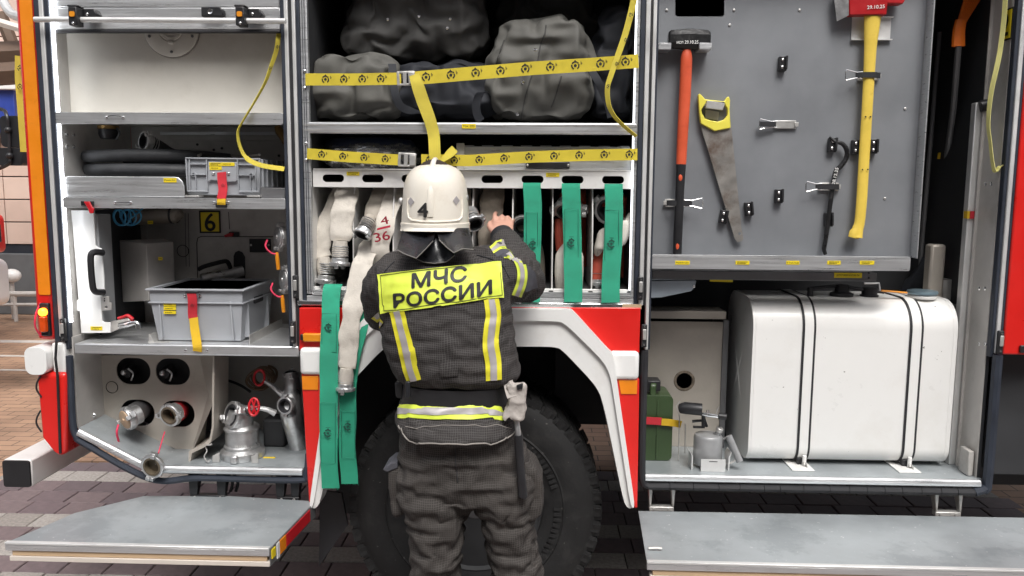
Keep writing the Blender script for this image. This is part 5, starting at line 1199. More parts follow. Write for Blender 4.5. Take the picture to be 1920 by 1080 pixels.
for u, v in ((574,269),(574,300)): bolt(b, P(u, v, -0.003), r=0.006)
MB().ribbon(catmull([P(822,305,YS-0.012),P(836,295,YS-0.024),P(853,279,YS-0.02)],6), (0.5,0.2,0.8), 0.034, 0.0026).build('strap_tail', YELV, b, smooth=60)
lo = thing('loose_strap', 'loose yellow printed strap dangling over the right edge of the bags', 'strap', P(1170,250,-0.03))
pts = catmull([P(1192,-20,-0.03),P(1184,20,-0.03),P(1172,65,-0.03),P(1160,100,-0.034),P(1146,140,-0.036),P(1139,165,-0.036),P(1141,195,-0.034),P(1150,215,-0.03),P(1165,232,-0.03),P(1193,256,-0.026)], 6)
sides = [V((1,-0.5-1.6*max(0,(i/len(pts)-0.35)),0.25+0.9*max(0,(i/len(pts)-0.6)))) for i in range(len(pts))]
MB().ribbon(pts, sides, [0.024,0.024,0.022,0.018,0.016], 0.0022).build('webbing', YELV, lo, smooth=60)
for u, v in ((1183,28),(1174,75),(1157,120),(1141,162)): inst(EMY, 'emblem', lo, frameM(P(u,v,-0.043), (0.9,0,0.3), (-0.3,0,0.9), (0,-1,0), 0.0085))
# plastic wrapped coil
pw = thing('wrapped_coil', 'navy hose coil wrapped in crinkled clear plastic', 'wrapped coil', P(700,318,0.2))
ccn = P(695,312,0.2)
tor = []
for i in range(65):
    a_ = i*2*math.pi/32; tor.append(ccn+V((math.cos(a_)*0.15, 0.10*math.sin(a_), 0.035+0.0006*i+abs(math.sin(a_*0.5))*0.01)))
MB().tube(tor, 0.032, 12).build('coil', NAVY, pw)
m = MB(); rings = []
for i in range(40):
    th = -math.pi/2+math.pi*i/39; ring = []
    for j in range(80):
        ph = 2*math.pi*j/80; q = V((math.cos(ph)*math.cos(th), math.sin(ph)*math.cos(th), math.sin(th)))
        rr = 1+0.10*noise.noise(q*3)+0.10*(1-abs(noise.noise(q*6+V((3,1,2))))*2.5)+0.04*noise.noise(q*17)
        ring.append(ccn+V((q.x*0.195*rr, q.y*0.15*rr, 0.042+q.z*0.07*rr)))
    rings.append(ring)
m.loft(rings); m.build('plastic_wrap', PLASTIC, pw, smooth=25)
# shelf under it (top of the hose rack)
x0, x1, z0, z1 = R4(587, 320, 1189, 353, 0.02)
tp(MB().box(XM0+0.002, XM1-0.002, 0.05, 0.58, z1-0.012, z1-0.006), 'rack_top', DARKBOX)
# folding aluminium ladder box with handle
x0l, x1l, z0l, z1l = R4(862, 274, 1186, 318, 0.06)
fl_ = thing('folding_ladder', 'folded aluminium ladder with black grip lying above the hose rack', 'ladder', ((x0l+x1l)/2, 0.2, z1))
z0l = z1+0.001
MB().box(x0l, x1l, 0.062, 0.075, z0l, z0l+0.045).build('side_rail', ALU, fl_, bev=0.003); MB().box(x0l+0.006, x1l-0.006, 0.075+0.001, 0.088, z0l+0.047, z1l).build('side_rail', ALU, fl_, bev=0.003)
MB().box(x0l-0.012, x0l+0.018, 0.055, 0.0615, z0l, z1l+0.01).build('end_cap', GALV, fl_, bev=0.002)
MB().box(x0l, x1l, 0.34, 0.36, z0l, z0l+0.045).build('side_rail', ALU, fl_, bev=0.003)
for k in range(9):
    xx = x0l+0.03+k*(x1l-x0l-0.06)/8; MB().box(xx-0.022, xx+0.022, 0.089, 0.335, z1l-0.006, z1l+0.004).build('rung', ALU, fl_, bev=0.002)
gx0, gx1, gz0, gz1 = R4(986, 303, 1068, 317, 0.05)
hb = MB().box(gx0, gx1, 0.035, 0.0615, gz0+0.002, gz1).build('grip', PLA, fl_, bev=0.004)
for xx in (gx0+0.006, gx1-0.006): bolt(hb, (xx, 0.0345, (gz0+gz1)/2), r=0.0045, mt=GALV)
# hose rack: slotted front rail, partitions, bottom rail
slots = [(605,645),(679,719),(753,793),(828,868),(903,943),(978,1019),(1053,1094),(1129,1170)]
zs0, zs1 = P(880, 343, 0.02).z, P(880, 328.5, 0.02).z
hl = [rrect(P(a,335,0.02).x, P(b,335,0.02).x, zs0, zs1, (zs1-zs0)*0.48, 6) for a, b in slots]
x0, x1, z0, z1 = R4(587, 320.5, 1189, 352.5, 0.02)
rk = bpy.data.objects.new('hose_rack', None); COL.objects.link(rk); rk.parent = T; rk.location = V((-0.25,0.02,z0))-T.location
MB().plate([(x0,z0),(x1,z0),(x1,z1),(x0,z1)], 0.018, 0.024, hl).build('front_rail', RACKW, rk, bev=0.001)
MB().box(x0+0.002, x1-0.002, 0.016, 0.05, z1+0.0005, z1+0.006).build('rail_flange', RACKW, rk, bev=0.002)
MB().box(x0, x1, 0.0245, 0.55, z1-0.002, z1).build('rail_top', RACKW, rk)
sticker(rk, 650, 322, 674, 329, 0.0175, lines=2); sticker(rk, 1024, 324, 1049, 331.5, 0.0175, lines=2)
zb0 = MZ+0.045
for k, u in enumerate((588, 662, 737, 811, 886, 961, 1036, 1111, 1187)):
    xx = P(u, 440, 0.03).x
    m = MB(); pf = [(0.030,zb0),(0.52,zb0),(0.52,z0-0.001),(0.07,z0-0.001),(0.055,z0-0.04),(0.035,z0-0.12),(0.030,z0-0.22)]
    if k in (0, 8): pf = [(0.020,zb0),(0.52,zb0),(0.52,z0-0.001),(0.020,z0-0.001)]
    m.loft([[(xx-0.0022,y,z) for y,z in pf], [(xx+0.0022,y,z) for y,z in pf]]); m.build('partition', RACKW, rk)
MB().box(x0-0.004, x1+0.002, 0.018, 0.030, zb0-0.018, zb0+0.006).build('bottom_rail', RACKW, rk, bev=0.002)
MB().box(x0-0.004, x1+0.002, 0.031, 0.52, zb0-0.008, zb0-0.001).build('rack_floor', DARKBOX, rk)
for u in (1033, 1107, 1180, 960, 885): q = P(u, 548, 0.017); MB().plate([(q.x-0.012,zb0-0.010),(q.x+0.012,zb0-0.010),(q.x+0.007,zb0-0.001),(q.x-0.007,zb0-0.001)], 0.0165, 0.0178).build('slot', INK, rk)
HZ = zb0+0.001
# hoses: flattened canvas with wire-bound tails and couplings
def hose(label, px, w, mt=HOSE, end=None, end_axis=(0,-0.2,-1), er=0.036, side=(1,0,0), flat=0.22, group='flat canvas hoses in the rack', rings=5, collar=True, name='fire_hose', roll=0.2, endmt=None):
    h = thing(name, label, 'fire hose', P(*px[-1]), group)
    pts = catmull([P(u,v,y) for u,v,y in px], 8)
    wl_ = w if isinstance(w, list) else [w, w]
    N_ = len(pts); ww = [x_/2*(1+0.05*math.sin(i*0.55+w_*7)) for i, (x_, w_) in enumerate(zip(lerplist(wl_, N_), [N_]*N_))]
    hm = MB().tube(pts, ww, 30, flat=flat, side=side); sd_ = len(label)*0.37
    hm.v = [tuple(V(p) + noise.noise_vector(V(p)*16+V((sd_,0,0)))*0.007 + noise.noise_vector(V(p)*V((1,1,1)).x*42+V((0,sd_,0)))*0.0022) for p in hm.v]
    hm.build('canvas', mt, h, smooth=60)
    if end is not None:
        ax = V(end_axis).normalized(); e = P(*end)
        if collar:
            rr0 = er*0.78
            MB().tube([pts[-1], pts[-1].lerp(e, 0.35), e-ax*er*0.9], [min(ww[-1]*0.72, er*1.1), rr0, rr0], 18).build('tail', mt, h)
            for k in range(rings):
                q = (e-ax*er*1.0)-ax*k*er*0.22; MB().lathe([(rr0*0.98,-er*0.07),(rr0*1.07,0),(rr0*0.98,er*0.07)], q, ax, 18, cap=False).build('wire_band', endmt or STEEL, h)
        coupling(h, e, ax, er, roll, depth=0.8)
    return h
hose('white canvas hose with its coupling hanging high beside the locker wall', [(652,350,0.10),(648,372,0.06),(643,400,0.035),(640,430,0.025),(638,452,0.02)], [0.085,0.095,0.092,0.085,0.075], end=(637,499,0.012), er=0.039, end_axis=(-0.03,-0.1,-1))
hose('white canvas hose with its coupling resting on the locker threshold', [(640,352,0.14),(628,380,0.11),(616,410,0.09),(606,440,0.075),(603,465,0.07),(607,482,0.065)], [0.06,0.07,0.072,0.07,0.062], end=(611,531,0.05), er=0.040, end_axis=(-0.06,-0.08,-1))
hose('canvas hose ending in an open coupling tilted toward the street', [(722,352,0.14),(714,368,0.11),(705,388,0.08),(695,408,0.05)], [0.085,0.085,0.08,0.06], mt=mat('hose_canvas_mid',(0.40,0.36,0.31),0.85,0,0.15,14,dirt=0.4,dcol=(0.15,0.13,0.11),dscale=9,spec=0.2), end=(678,442,-0.02), end_axis=(-0.35,-0.55,-0.85), er=0.036)
hh = hose('canvas hose stencilled with a red fraction in the rack', [(745,352,0.14),(733,380,0.07),(722,420,0.03),(714,455,0.02),(716,490,0.03),(728,520,0.08)], [0.070,0.074,0.074,0.074,0.072], flat=0.15)
RINK = mat('red_stencil', (0.45,0.02,0.05), 0.8, 0, 0.2, 60)
for tx, u, v, hgt, wd in (('4',721,413,0.030,0.030),('36',716,443,0.036,0.060)):
    letter(tx, P(u,v,0.0), (1,-0.05,0.20), (-0.16,-0.35,1), hgt, 'stencil', RINK, hh, w=wd, bold=0.02)
q0, q1 = P(707,432,0.0), P(732,426,0.0); MB().add([q0, q1, q1+V((0,0,0.008)), q0+V((0,0,0.008))], [[0,1,2,3]]).build('stencil_bar', RINK, hh, smooth=0)
hose('long white canvas hose pulled out of the rack and hanging over the wheel arch', [(706,440,0.16),(694,460,0.06),(682,490,-0.01),(672,530,-0.045),(662,575,-0.075),(655,625,-0.085),(652,670,-0.085),(650,690,-0.085)], [0.07,0.076,0.080,0.082,0.080,0.076,0.070,0.062], flat=[0.2,0.16,0.13,0.13,0.16,0.25], end=(648,733,-0.085), end_axis=(-0.02,-0.08,-1), er=0.036, rings=4)
hose('white canvas hose half hidden behind the firefighter\'s helmet, ending in a dark ring', [(868,352,0.2),(872,380,0.12),(880,398,0.06)], [0.06,0.06,0.055], end=(891,421,0.0), end_axis=(0.35,-0.7,-0.6), er=0.038, roll=0.9)
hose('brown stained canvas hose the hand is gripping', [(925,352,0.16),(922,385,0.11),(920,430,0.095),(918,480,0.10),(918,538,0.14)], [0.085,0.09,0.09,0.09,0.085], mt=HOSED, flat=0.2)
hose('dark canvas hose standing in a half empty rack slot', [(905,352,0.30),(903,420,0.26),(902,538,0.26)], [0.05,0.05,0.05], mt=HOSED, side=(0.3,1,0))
def ringend(label, u, v, Y, axis, er, tail, mt, roll=0.6, ringmt=None):
    h = thing('fire_hose', label, 'fire hose', P(u, 540, Y+0.05), 'flat canvas hoses in the rack')
    coupling(h, P(u,v,Y), axis, er, roll, depth=0.8)
    pts = [P(u,v,Y)-V(axis).normalized()*er*0.8] + [P(*t) for t in tail]
    MB().tube(catmull(pts,6), [er*0.7, er*0.85, 0.04, 0.042, 0.042], 18, flat=[0.9,0.6,0.45,0.4,0.4], side=(1,0,0)).build('canvas', mt, h, smooth=60)
    return h
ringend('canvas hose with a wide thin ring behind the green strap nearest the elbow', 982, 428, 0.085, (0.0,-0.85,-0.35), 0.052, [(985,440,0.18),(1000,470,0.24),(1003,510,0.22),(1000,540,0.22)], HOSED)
h = ringend('canvas hose with red sleeve and large coupling behind a green strap', 1066, 398, 0.10, (-0.1,-0.6,-0.8), 0.060, [(1072,370,0.14),(1080,360,0.25),(1080,420,0.3),(1080,500,0.3)], HOSER, roll=0.1)
MB().tube(catmull([P(1048,412,0.14),P(1048,440,0.12),P(1050,470,0.12)],6), 0.016, 12).build('red_sleeve', HOSER, h)
MB().tube(catmull([P(1072,455,0.14),P(1068,480,0.07),P(1067,510,0.06),P(1067,541,0.07)],6), [0.03,0.054,0.056,0.052], 20, flat=0.55, side=(1,0,0)).build('canvas', HOSE, h)
h = ringend('canvas hose with a tilted coupling beside the rack end wall', 1140, 395, 0.09, (-0.35,-0.85,-0.2), 0.058, [(1150,372,0.14),(1158,380,0.25),(1160,450,0.3),(1160,520,0.3)], HOSER, roll=2.4)
MB().tube(catmull([P(1180,405,0.10),P(1172,430,0.05),P(1150,445,0.03),P(1128,452,0.04),P(1122,470,0.08)],6), [0.02,0.045,0.05,0.04,0.03], 18, flat=0.5, side=(0.3,0,1)).build('canvas', HOSE, h)
MB().tube(catmull([P(1130,470,0.10),P(1124,500,0.08),P(1122,525,0.07)],6), [0.03,0.03,0.027], 14).build('red_sleeve', HOSER, h)
for k in range(5): MB().lathe([(0.0285,-0.001),(0.030,0),(0.0285,0.001)], P(1126-k*0.8,485+k*7,0.09-k*0.004), (0.05,0.1,1), 16, cap=False).build('wire_band', STEEL, h)
coupling(h, P(1121,541,0.065)+V((0,0,0.012)), (0,-0.1,-1), 0.033, 0.3, depth=0.7)
# green pull straps
def gstrap(label, px, w, emb, seam=(), frays=True):
    g_ = thing('pull_strap', label, 'strap', P(*px[-1]), 'green pull straps of the hose rack')
    pts = catmull([P(u,v,y) for u,v,y in px], 8); sd_ = px[0][0]*0.013
    pts = [p+V((noise.noise(V((sd_,0,p.z*9)))*0.003, -0.002+noise.noise(V((0,sd_,p.z*14)))*0.0035, 0)) for p in pts]
    MB().ribbon(pts, [V((1, noise.noise(V((p.z*6,sd_,3)))*0.35, 0)) for p in pts], w, 0.003).build('webbing', GREEN, g_, smooth=60)
    for u, v, y in emb: inst(EMG, 'emblem', g_, frameM(P(u,v,y)+V((0,-0.009,0)), (1,0,-0.05), (0.05,0.0,1), (0,-1,0), 0.0165))
    for u0, v0, u1, v1, y in seam:
        a_, b_, c_, d_ = [P(u,v,y) for u,v in ((u0,v0),(u1,v0),(u1,v1),(u0,v1))]
        MB().tube([q+V((0,-0.003,0)) for q in (a_,b_,c_,d_,a_)], 0.0008, 4).build('stitching', GINK, g_)
    m = MB(); e = pts[-1]
    for k in range(16): m.tube([e+V(((k/15-0.5)*w*0.96, 0, 0.002)), e+V(((k/15-0.5)*w*0.98+random.uniform(-0.003,0.003), random.uniform(-0.003,0.001), -random.uniform(0.001,0.006)))], 0.0005, 3)
    o = m.build('frayed_end', GREEN, g_); o['kind'] = 'stuff'
    return g_
gstrap('green pull strap with a short stitched corner, beside the firefighter\'s elbow', [(998,343,0.012),(998,355,0.006),(999,400,0.002),(998,460,0.0),(996,520,-0.012),(995,566,-0.018)], 0.066, ((999,459,0.0),), ((987,398,1008,470,-0.003),))
gstrap('green pull strap with printed emblem, between two other green straps', [(1071,344,0.012),(1071,356,0.006),(1072,400,0.002),(1073,460,0.0),(1075,520,-0.012),(1074,566,-0.018)], 0.068, ((1071,455,0.0),), ((1059,392,1084,508,-0.004),))
gstrap('green pull strap with printed emblem, nearest the rack end wall', [(1151,345,0.012),(1151,357,0.006),(1151,400,0.002),(1149,460,0.0),(1145,520,-0.012),(1146,567,-0.018)], 0.068, ((1146,457,0.0),), ((1134,394,1160,509,-0.004),))
gstrap('long green pull strap hanging beside the red panel below the rack', [(626,533,0.0),(623,545,-0.03),(620,600,-0.066),(617,680,-0.085),(617,780,-0.09),(617,860,-0.09),(620,915,-0.09)], 0.068, ((617,614,-0.072),(616,811,-0.094)), ((604,588,631,660,-0.082),(602,755,629,868,-0.097)))
gstrap('long green pull strap hanging behind the pulled-out hose', [(690,548,0.0),(684,575,-0.045),(672,620,-0.066),(655,700,-0.068),(652,780,-0.070),(652,850,-0.072),(656,906,-0.074)], 0.064, ((653,799,-0.074),), ((641,770,666,858,-0.078),))
# ---------------- right locker ----------------
YBd = 0.085
tb = bpy.data.objects.new('tool_board', None); COL.objects.link(tb); tb.parent = T; tb.location = V((1.0,YBd,1.6))-T.location
xb0, xb1 = P(1226,300,YBd).x, P(1706,480,YBd).x; zb_ = P(1450, 480, YBd).z
cut = XZ([(1266,-60),(1358,-60),(1358,28),(1354,31),(1270,31),(1266,28)], YBd)
MB().plate([(xb0,zb_),(xb1,zb_),(xb1,2.60),(xb0,2.60)], YBd, YBd+0.006, [cut[::-1]]).build('board_sheet', BOARD, tb)
MB().box(xb1+0.0005, xb1+0.004, YBd-0.055, YBd+0.006, zb_, 2.60).build('board_flange', ALU, tb)
x0, x1, z0, z1 = R4(1222, 479.5, 1707, 506, YBd-0.075); tray = MB().plate(rrect(x0, x1, z0, z1, 0.006), YBd-0.075, YBd-0.070).build('board_tray', ALU, tb, bev=0.001)
MB().box(x0+0.002, x1-0.002, YBd-0.0695, YBd-0.001, z0, z0+0.004).build('tray_base', ALU, tb)
for u0, u1, t in ((1266,1293,'Кувалда'),(1379,1405,None),(1474,1499,'Пила'),(1551,1576,None),(1612,1639,None)):
    sticker(tray, u0, 489, u1, 496, YBd-0.0755, t, lines=2)
x0, x1, z0, z1 = R4(1222, 509, 1642, 525, YBd-0.01); ur = MB().box(x0, x1, YBd-0.02, YBd+0.03, z0, z1).build('board_rail', DARKBOX, tb, bev=0.002)
sticker(ur, 1564, 511.5, 1616, 521, YBd-0.0205, 'ДОПУСТИМАЯ НАГРУЗКА 70кг')
for v in (512, 521): q = P(1629, v, YBd-0.0205); MB().lathe([(0.004,0),(0.003,0.002)], q, (0,-1,0), 10).build('bolt', PLA, ur)
# loudspeaker-like funnel seen in the cut-out
m = MB(); q = P(1312,28,0.2); m.box(P(1266,10,0.2).x, P(1358,10,0.2).x, 0.16, 0.30, q.z-0.004, q.z+0.16); tp(m, 'recess_box', DARKIN)
tp(MB().loft([[(P(1300,5,0.14).x,0.12,q.z+0.055),(P(1325,5,0.14).x,0.12,q.z+0.055),(P(1325,5,0.14).x,0.14,q.z+0.055),(P(1300,5,0.14).x,0.14,q.z+0.055)], [(P(1277,28,0.14).x,0.13,q.z+0.008),(P(1347,28,0.14).x,0.13,q.z+0.008),(P(1347,28,0.14).x,0.155,q.z+0.008),(P(1277,28,0.14).x,0.155,q.z+0.008)]]), 'funnel', PLA, 0.004)
for u, v in ((1250,19),(1376,19),(1499,19),(1368,47),(1697,204),(1659,372)): bolt(tb, P(u, v, YBd-0.0005), r=0.005, mt=GALV)
# rubber tool blocks with two screws
def block(u, v, rot=0.0, w=0.028, h=0.052):
    c = P(u, v, YBd-0.012); M3 = Matrix.Rotation(rot, 3, 'Y'); m = MB()
    m.obox(c+V((0,0.0,0)), (w, 0.023, h), M3); m.obox(c+M3 @ V((w*0.36,-0.016,0.003)), (w*0.28, 0.010, h*0.96), M3)
    o = m.build('tool_block', PLA, tb, bev=0.002)
    for dz in (-0.013, 0.013): bolt(o, c+M3 @ V((-w*0.12,-0.012,dz)), r=0.0055)
for u, v, r in ((1467,120,0.02),(1460,368,0.0),(1356,407,0.15),(1404,392,-0.12),(1560,272,0.05),(1604,276,0.0),(1637,275,0.0),(1553,412,-0.05)): block(u, v, r)
# spring clamps: base plate, rubber band, wire loop
def clamp(u0, u1, v, loop_left=True, empty=False, Yo=0.0):
    a, b = P(u0, v, YBd-0.02-Yo), P(u1, v, YBd-0.02-Yo); L = b.x-a.x; c = (a+b)/2; s = 1 if loop_left else -1
    f = lambda t: a.x+L*t if loop_left else b.x-L*t
    o = MB().box(min(f(0.42),f(0.95)), max(f(0.42),f(0.95)), YBd-0.012, YBd-0.001, c.z-0.015, c.z+0.015).build('tool_clamp', GALV, tb, bev=0.002)
    MB().box(min(f(0.9),f(1.0)), max(f(0.9),f(1.0)), YBd-0.016, YBd-0.0125, c.z-0.008, c.z+0.008).build('hook', GALV, o, bev=0.001)
    yy = YBd-0.018-Yo
    MB().tube([V((f(0.46),yy,c.z+0.012)), V((f(0.30),yy-0.004,c.z+0.010)), V((f(0.02),yy-0.008,c.z+0.019)), V((f(0.0),yy-0.008,c.z+0.012)), V((f(0.0),yy-0.008,c.z-0.012)), V((f(0.02),yy-0.008,c.z-0.019)), V((f(0.30),yy-0.004,c.z-0.010)), V((f(0.46),yy,c.z-0.012))], 0.0018, 6).build('wire_loop', CHROME, o)
    if not empty: MB().ribbon([V((f(0.28),yy,c.z)), V((f(0.5),yy-0.012,c.z)), V((f(0.75),yy-0.012,c.z)), V((f(0.93),yy+0.006,c.z))], (0,0,1), 0.020, 0.004).build('rubber_band', RUB, o)
    else: MB().ribbon([V((f(0.02),yy-0.008,c.z)), V((f(0.2),yy-0.008,c.z)), V((f(0.42),yy,c.z))], (0,0,1), 0.018, 0.006).build('rubber_band', RUB, o)
clamp(1246, 1317, 381, False, Yo=0.022); clamp(1423, 1498, 233, True, True); clamp(1510, 1579, 350, True, Yo=0.008); clamp(1584, 1657, 141, True, Yo=0.018)
# --- sledgehammer
YH = YBd-0.045
sg_ = thing('sledgehammer', 'black headed sledgehammer with orange handle on the tool board', 'sledgehammer', P(1271,477,YH))
hx = P(1292, 74, YH); z0, z1 = P(1290,93,YH).z, P(1290,55,YH).z; xl, xr = P(1253,74,YH).x, P(1331,74,YH).x; m = MB()
rings = []
for t, k in ((0,0.72),(0.06,0.88),(0.25,0.92),(0.42,1.0),(0.58,1.0),(0.75,0.92),(0.94,0.88),(1,0.72)):
    x = xl+(xr-xl)*t; h = (z1-z0)/2*k; c = (z0+z1)/2; d = 0.026*k
    rings.append([(x, YH+d*math.cos(a)*1.15 if abs(math.cos(a)) > 0.5 else YH+d*math.cos(a)*1.3, c+h*math.sin(a)*1.1) for a in [math.pi/8+i*math.pi/4 for i in range(8)]])
m.loft(rings); m.build('head', BLKP, sg_, bev=0.003, smooth=30)
letter('исп 29.10.25', P(1289,79,YH-0.0345), (1,0,0.0), (0,0,1), 0.0115, 'date', PAINTM, sg_, w=0.078, bold=0.01)
pt_ = [P(1288,92,YH),P(1287,110,YH),P(1285,160,YH),P(1281,230,YH),P(1277,308,YH)]
MB().tube(catmull(pt_,5), [0.014,0.0215,0.022,0.0205,0.019], 16, flat=0.8, side=(1,0,0)).build('handle', HANDOR, sg_)
MB().tube(catmull([P(1277,308.5,YH),P(1275,350,YH),P(1273,400,YH),P(1271,440,YH),P(1270,476,YH)],5), [0.0185,0.0165,0.0165,0.017,0.0165], 16, flat=0.8, side=(1,0,0)).build('grip', PLA, sg_)
MB().ball(P(1276,333,YH-0.0125), 0.008, 12, 8, (0.9,0.3,1.7)).build('grip_inlay', HANDOR, sg_); MB().ball(P(1270.5,462,YH-0.012), 0.007, 12, 8, (0.9,0.3,1.9)).build('grip_inlay', HANDOR, sg_)
x0, x1, z0, z1 = R4(1234, 81, 1258, 93, YH-0.03); MB().box(x0, x1, YH-0.036, YBd-0.001, z0, z1).build('hammer_holder', ALU, tb, bev=0.001)
x0, x1, z0, z1 = R4(1311, 81, 1334, 93, YH-0.03); MB().box(x0, x1, YH-0.036, YBd-0.001, z0, z1).build('hammer_holder', ALU, tb, bev=0.001)
# --- hand saw
YSw = YBd-0.022
sw = thing('hand_saw', 'hand saw with yellow grip and rust-stained blade hanging on the board', 'hand saw', P(1385,455,YSw))
# teeth along the left edge
pl_a, pl_b = V((P(1313,230,YSw).x,0,P(1313,230,YSw).z)), V((P(1379,449,YSw).x,0,P(1379,449,YSw).z))
teeth = []
nt = 52
for i in range(nt):
    p = pl_a.lerp(pl_b, i/nt); q = pl_a.lerp(pl_b, (i+0.5)/nt); teeth += [(p.x,p.z),(q.x-0.0035,q.z)]
bl_ = teeth + XZ([(1379,449),(1383,454),(1391,452),(1394,448),(1390,425),(1370,225)], YSw)
hp = P(1387,438,YSw)
MB().plate(bl_[::-1], YSw, YSw+0.0025, [circ(hp.x, hp.z, 0.006, 12)]).build('blade', SAWB, sw, smooth=0)
go = XZ([(1309,178),(1312,175),(1316,179),(1322,186),(1338,188),(1358,190),(1363,182),(1367,181),(1369,188),(1368,205),(1370,240),(1340,246),(1314,232),(1311,210)], YSw-0.008)
gh = XZ([(1324,192),(1316,205),(1316,212),(1322,222),(1333,226),(1346,228),(1358,224),(1364,216),(1364,204),(1357,193)], YSw-0.008)
MB().plate(go[::-1], YSw-0.010, YSw+0.012, [gh[::-1]]).build('grip', SAWY, sw, bev=0.004, seg=3)
MB().plate(XZ([(1324,189),(1358,191),(1358,195),(1324,193)], YSw-0.012), YSw-0.013, YSw-0.0105).build('grip_pad', PLA, sw, bev=0.001)
MB().plate(XZ([(1325,189),(1358,194),(1354,207),(1322,203)], YSw-0.014), YSw-0.026, YSw-0.0135).build('saw_hook', GALV, tb, bev=0.001); MB().plate(XZ([(1323,206),(1348,210),(1346,226),(1322,222)], YBd-0.006), YBd-0.009, YBd-0.001).build('saw_hook', GALV, tb, bev=0.001)
# --- crowbar
YK = YBd-0.026
kb = thing('crowbar', 'black hooked crowbar with painted date clamped on the board', 'crowbar', P(1545,478,YK))
MB().tube(catmull([P(1555,257,YK),P(1566,265,YK),P(1580,270,YK),P(1588,283,YK),P(1586,298,YK),P(1576,312,YK),P(1568,320,YK),P(1563,340,YK),P(1557,380,YK),P(1552,420,YK),P(1547,455,YK),P(1545,468,YK),P(1548,477,YK)],6), [0.004,0.0075,0.0085,0.009,0.009,0.009,0.0085,0.0085,0.008,0.007], 10).build('bar', BLKP, kb)
letter('28.12.25', P(1565.5,330,YK-0.0102), (0.18,0,0.98), (-0.98,0,0.18), 0.011, 'date', PAINTM, kb, w=0.062, bold=0.02)
# --- fire axe
YA = YBd-0.035
ax_ = thing('fire_axe', 'red headed fire axe with long yellow handle on the board', 'axe', P(1605,449,YA))
m = MB(); m.plate(XZ([(1588,31),(1588,-20),(1690,-20),(1693,2),(1688,10),(1660,9),(1658,30)], YA)[::-1], YA-0.022, YA+0.016); m.build('head', AXER, ax_, bev=0.004)
e = XZ([(1587.5,31),(1587.5,-20),(1566,-25),(1564,0),(1569,40)], YA); n_ = len(e)
MB().loft([[(x, YA-(0.020 if i < 2 else 0.002), z) for i,(x,z) in enumerate(e)], [(x, YA+(0.014 if i < 2 else 0.000), z) for i,(x,z) in enumerate(e)]]).build('blade_edge', STEEL, ax_)
letter('29.10.25', P(1642,13,YA-0.0225), (1,0,0.06), (-0.05,0,1), 0.012, 'date', PAINTM, ax_, w=0.062, bold=0.015)
MB().tube(catmull([P(1636,31,YA),P(1634,60,YA),P(1632,90,YA),P(1629,150,YA),P(1625,220,YA),P(1620,300,YA),P(1616,370,YA),P(1612,415,YA),P(1608,430,YA),P(1605,445,YA)],5), [0.031,0.027,0.0225,0.0205,0.020,0.020,0.020,0.0195,0.021,0.024], 16, flat=[0.55]*6+[0.7], side=[(1,0,0.06)]*46).build('handle', HANDYL, ax_)
m = MB(); m.tube([P(1610,425,YA), P(1603,437,YA), P(1600,446,YA)], [0.014,0.022,0.020], 12, flat=0.75, side=(1,0,-0.5)); m.build('knob', HANDYL, ax_)
for u, v in ((1623,219),(1632,219),(1617,318),(1627,318)): MB().lathe([(0.003,0),(0.003,0.001)], P(u,v,YA-0.0135), (0,-1,0), 8).build('dot', INK, ax_)
x0, x1, z0, z1 = R4(1597, 33, 1670, 75, YBd-0.004); MB().box(x0, x1, YBd-0.004, YBd-0.001, z0, z1).build('axe_bracket', ALUV, tb); 
for zz in (z0, z1): MB().box(x0-0.002, x1+0.004, YBd-0.016, YBd-0.0045, zz-0.002, zz+0.002).build('axe_bracket', ALUV, tb)
# --- white box edge under the board, at the left
wb = tp(MB().plate(XZ([(1216,527),(1306,526),(1303,538),(1296,546),(1240,558),(1216,559)], 0.10), 0.10, 0.3), 'hose_reel_cover', mat('pale_blue_grey',(0.42,0.48,0.54),0.4), 0.003); bolt(wb, P(1301,537,0.099), r=0.005)
tp(MB().plate(XZ([(1331,523),(1374,524),(1374,529),(1331,528)], 0.12), 0.12, 0.122), 'label', STICK)
# --- tan sheet wall behind the blow torch
YQ = 0.34
q = P(1283, 714, YQ); x0, x1, z0, z1 = R4(1200, 603, 1351, 880, YQ)
tp(MB().plate([(x0,RZ),(x1,RZ),(x1,z1),(x0,z1)], YQ, YQ+0.006, [circ(q.x, q.z, 0.036, 24)]), 'sheet_wall', INTAN)
MB().lathe([(0.033,0.0),(0.045,0.0),(0.043,0.002),(0.035,0.003)], q+V((0,-0.0005,0)), (0,-1,0), 24, cap=False).build('sealant_ring', mat('old_sealant',(0.16,0.13,0.10),0.9,0,0.5,60,bump=1.0,bscale=80), T)
x0, x1, z0, z1 = R4(1200, 583, 1362, 598, YQ-0.04); tp(MB().box(x0, x1, YQ-0.04, YQ+0.1, z0, z1), 'sheet_ledge', INTAN, 0.004)
tp(MB().box(P(1352,700,YQ).x, P(1362,700,YQ).x, YQ-0.01, YQ+0.2, RZ, P(1352,600,YQ).z), 'sheet_post', DARKBOX)
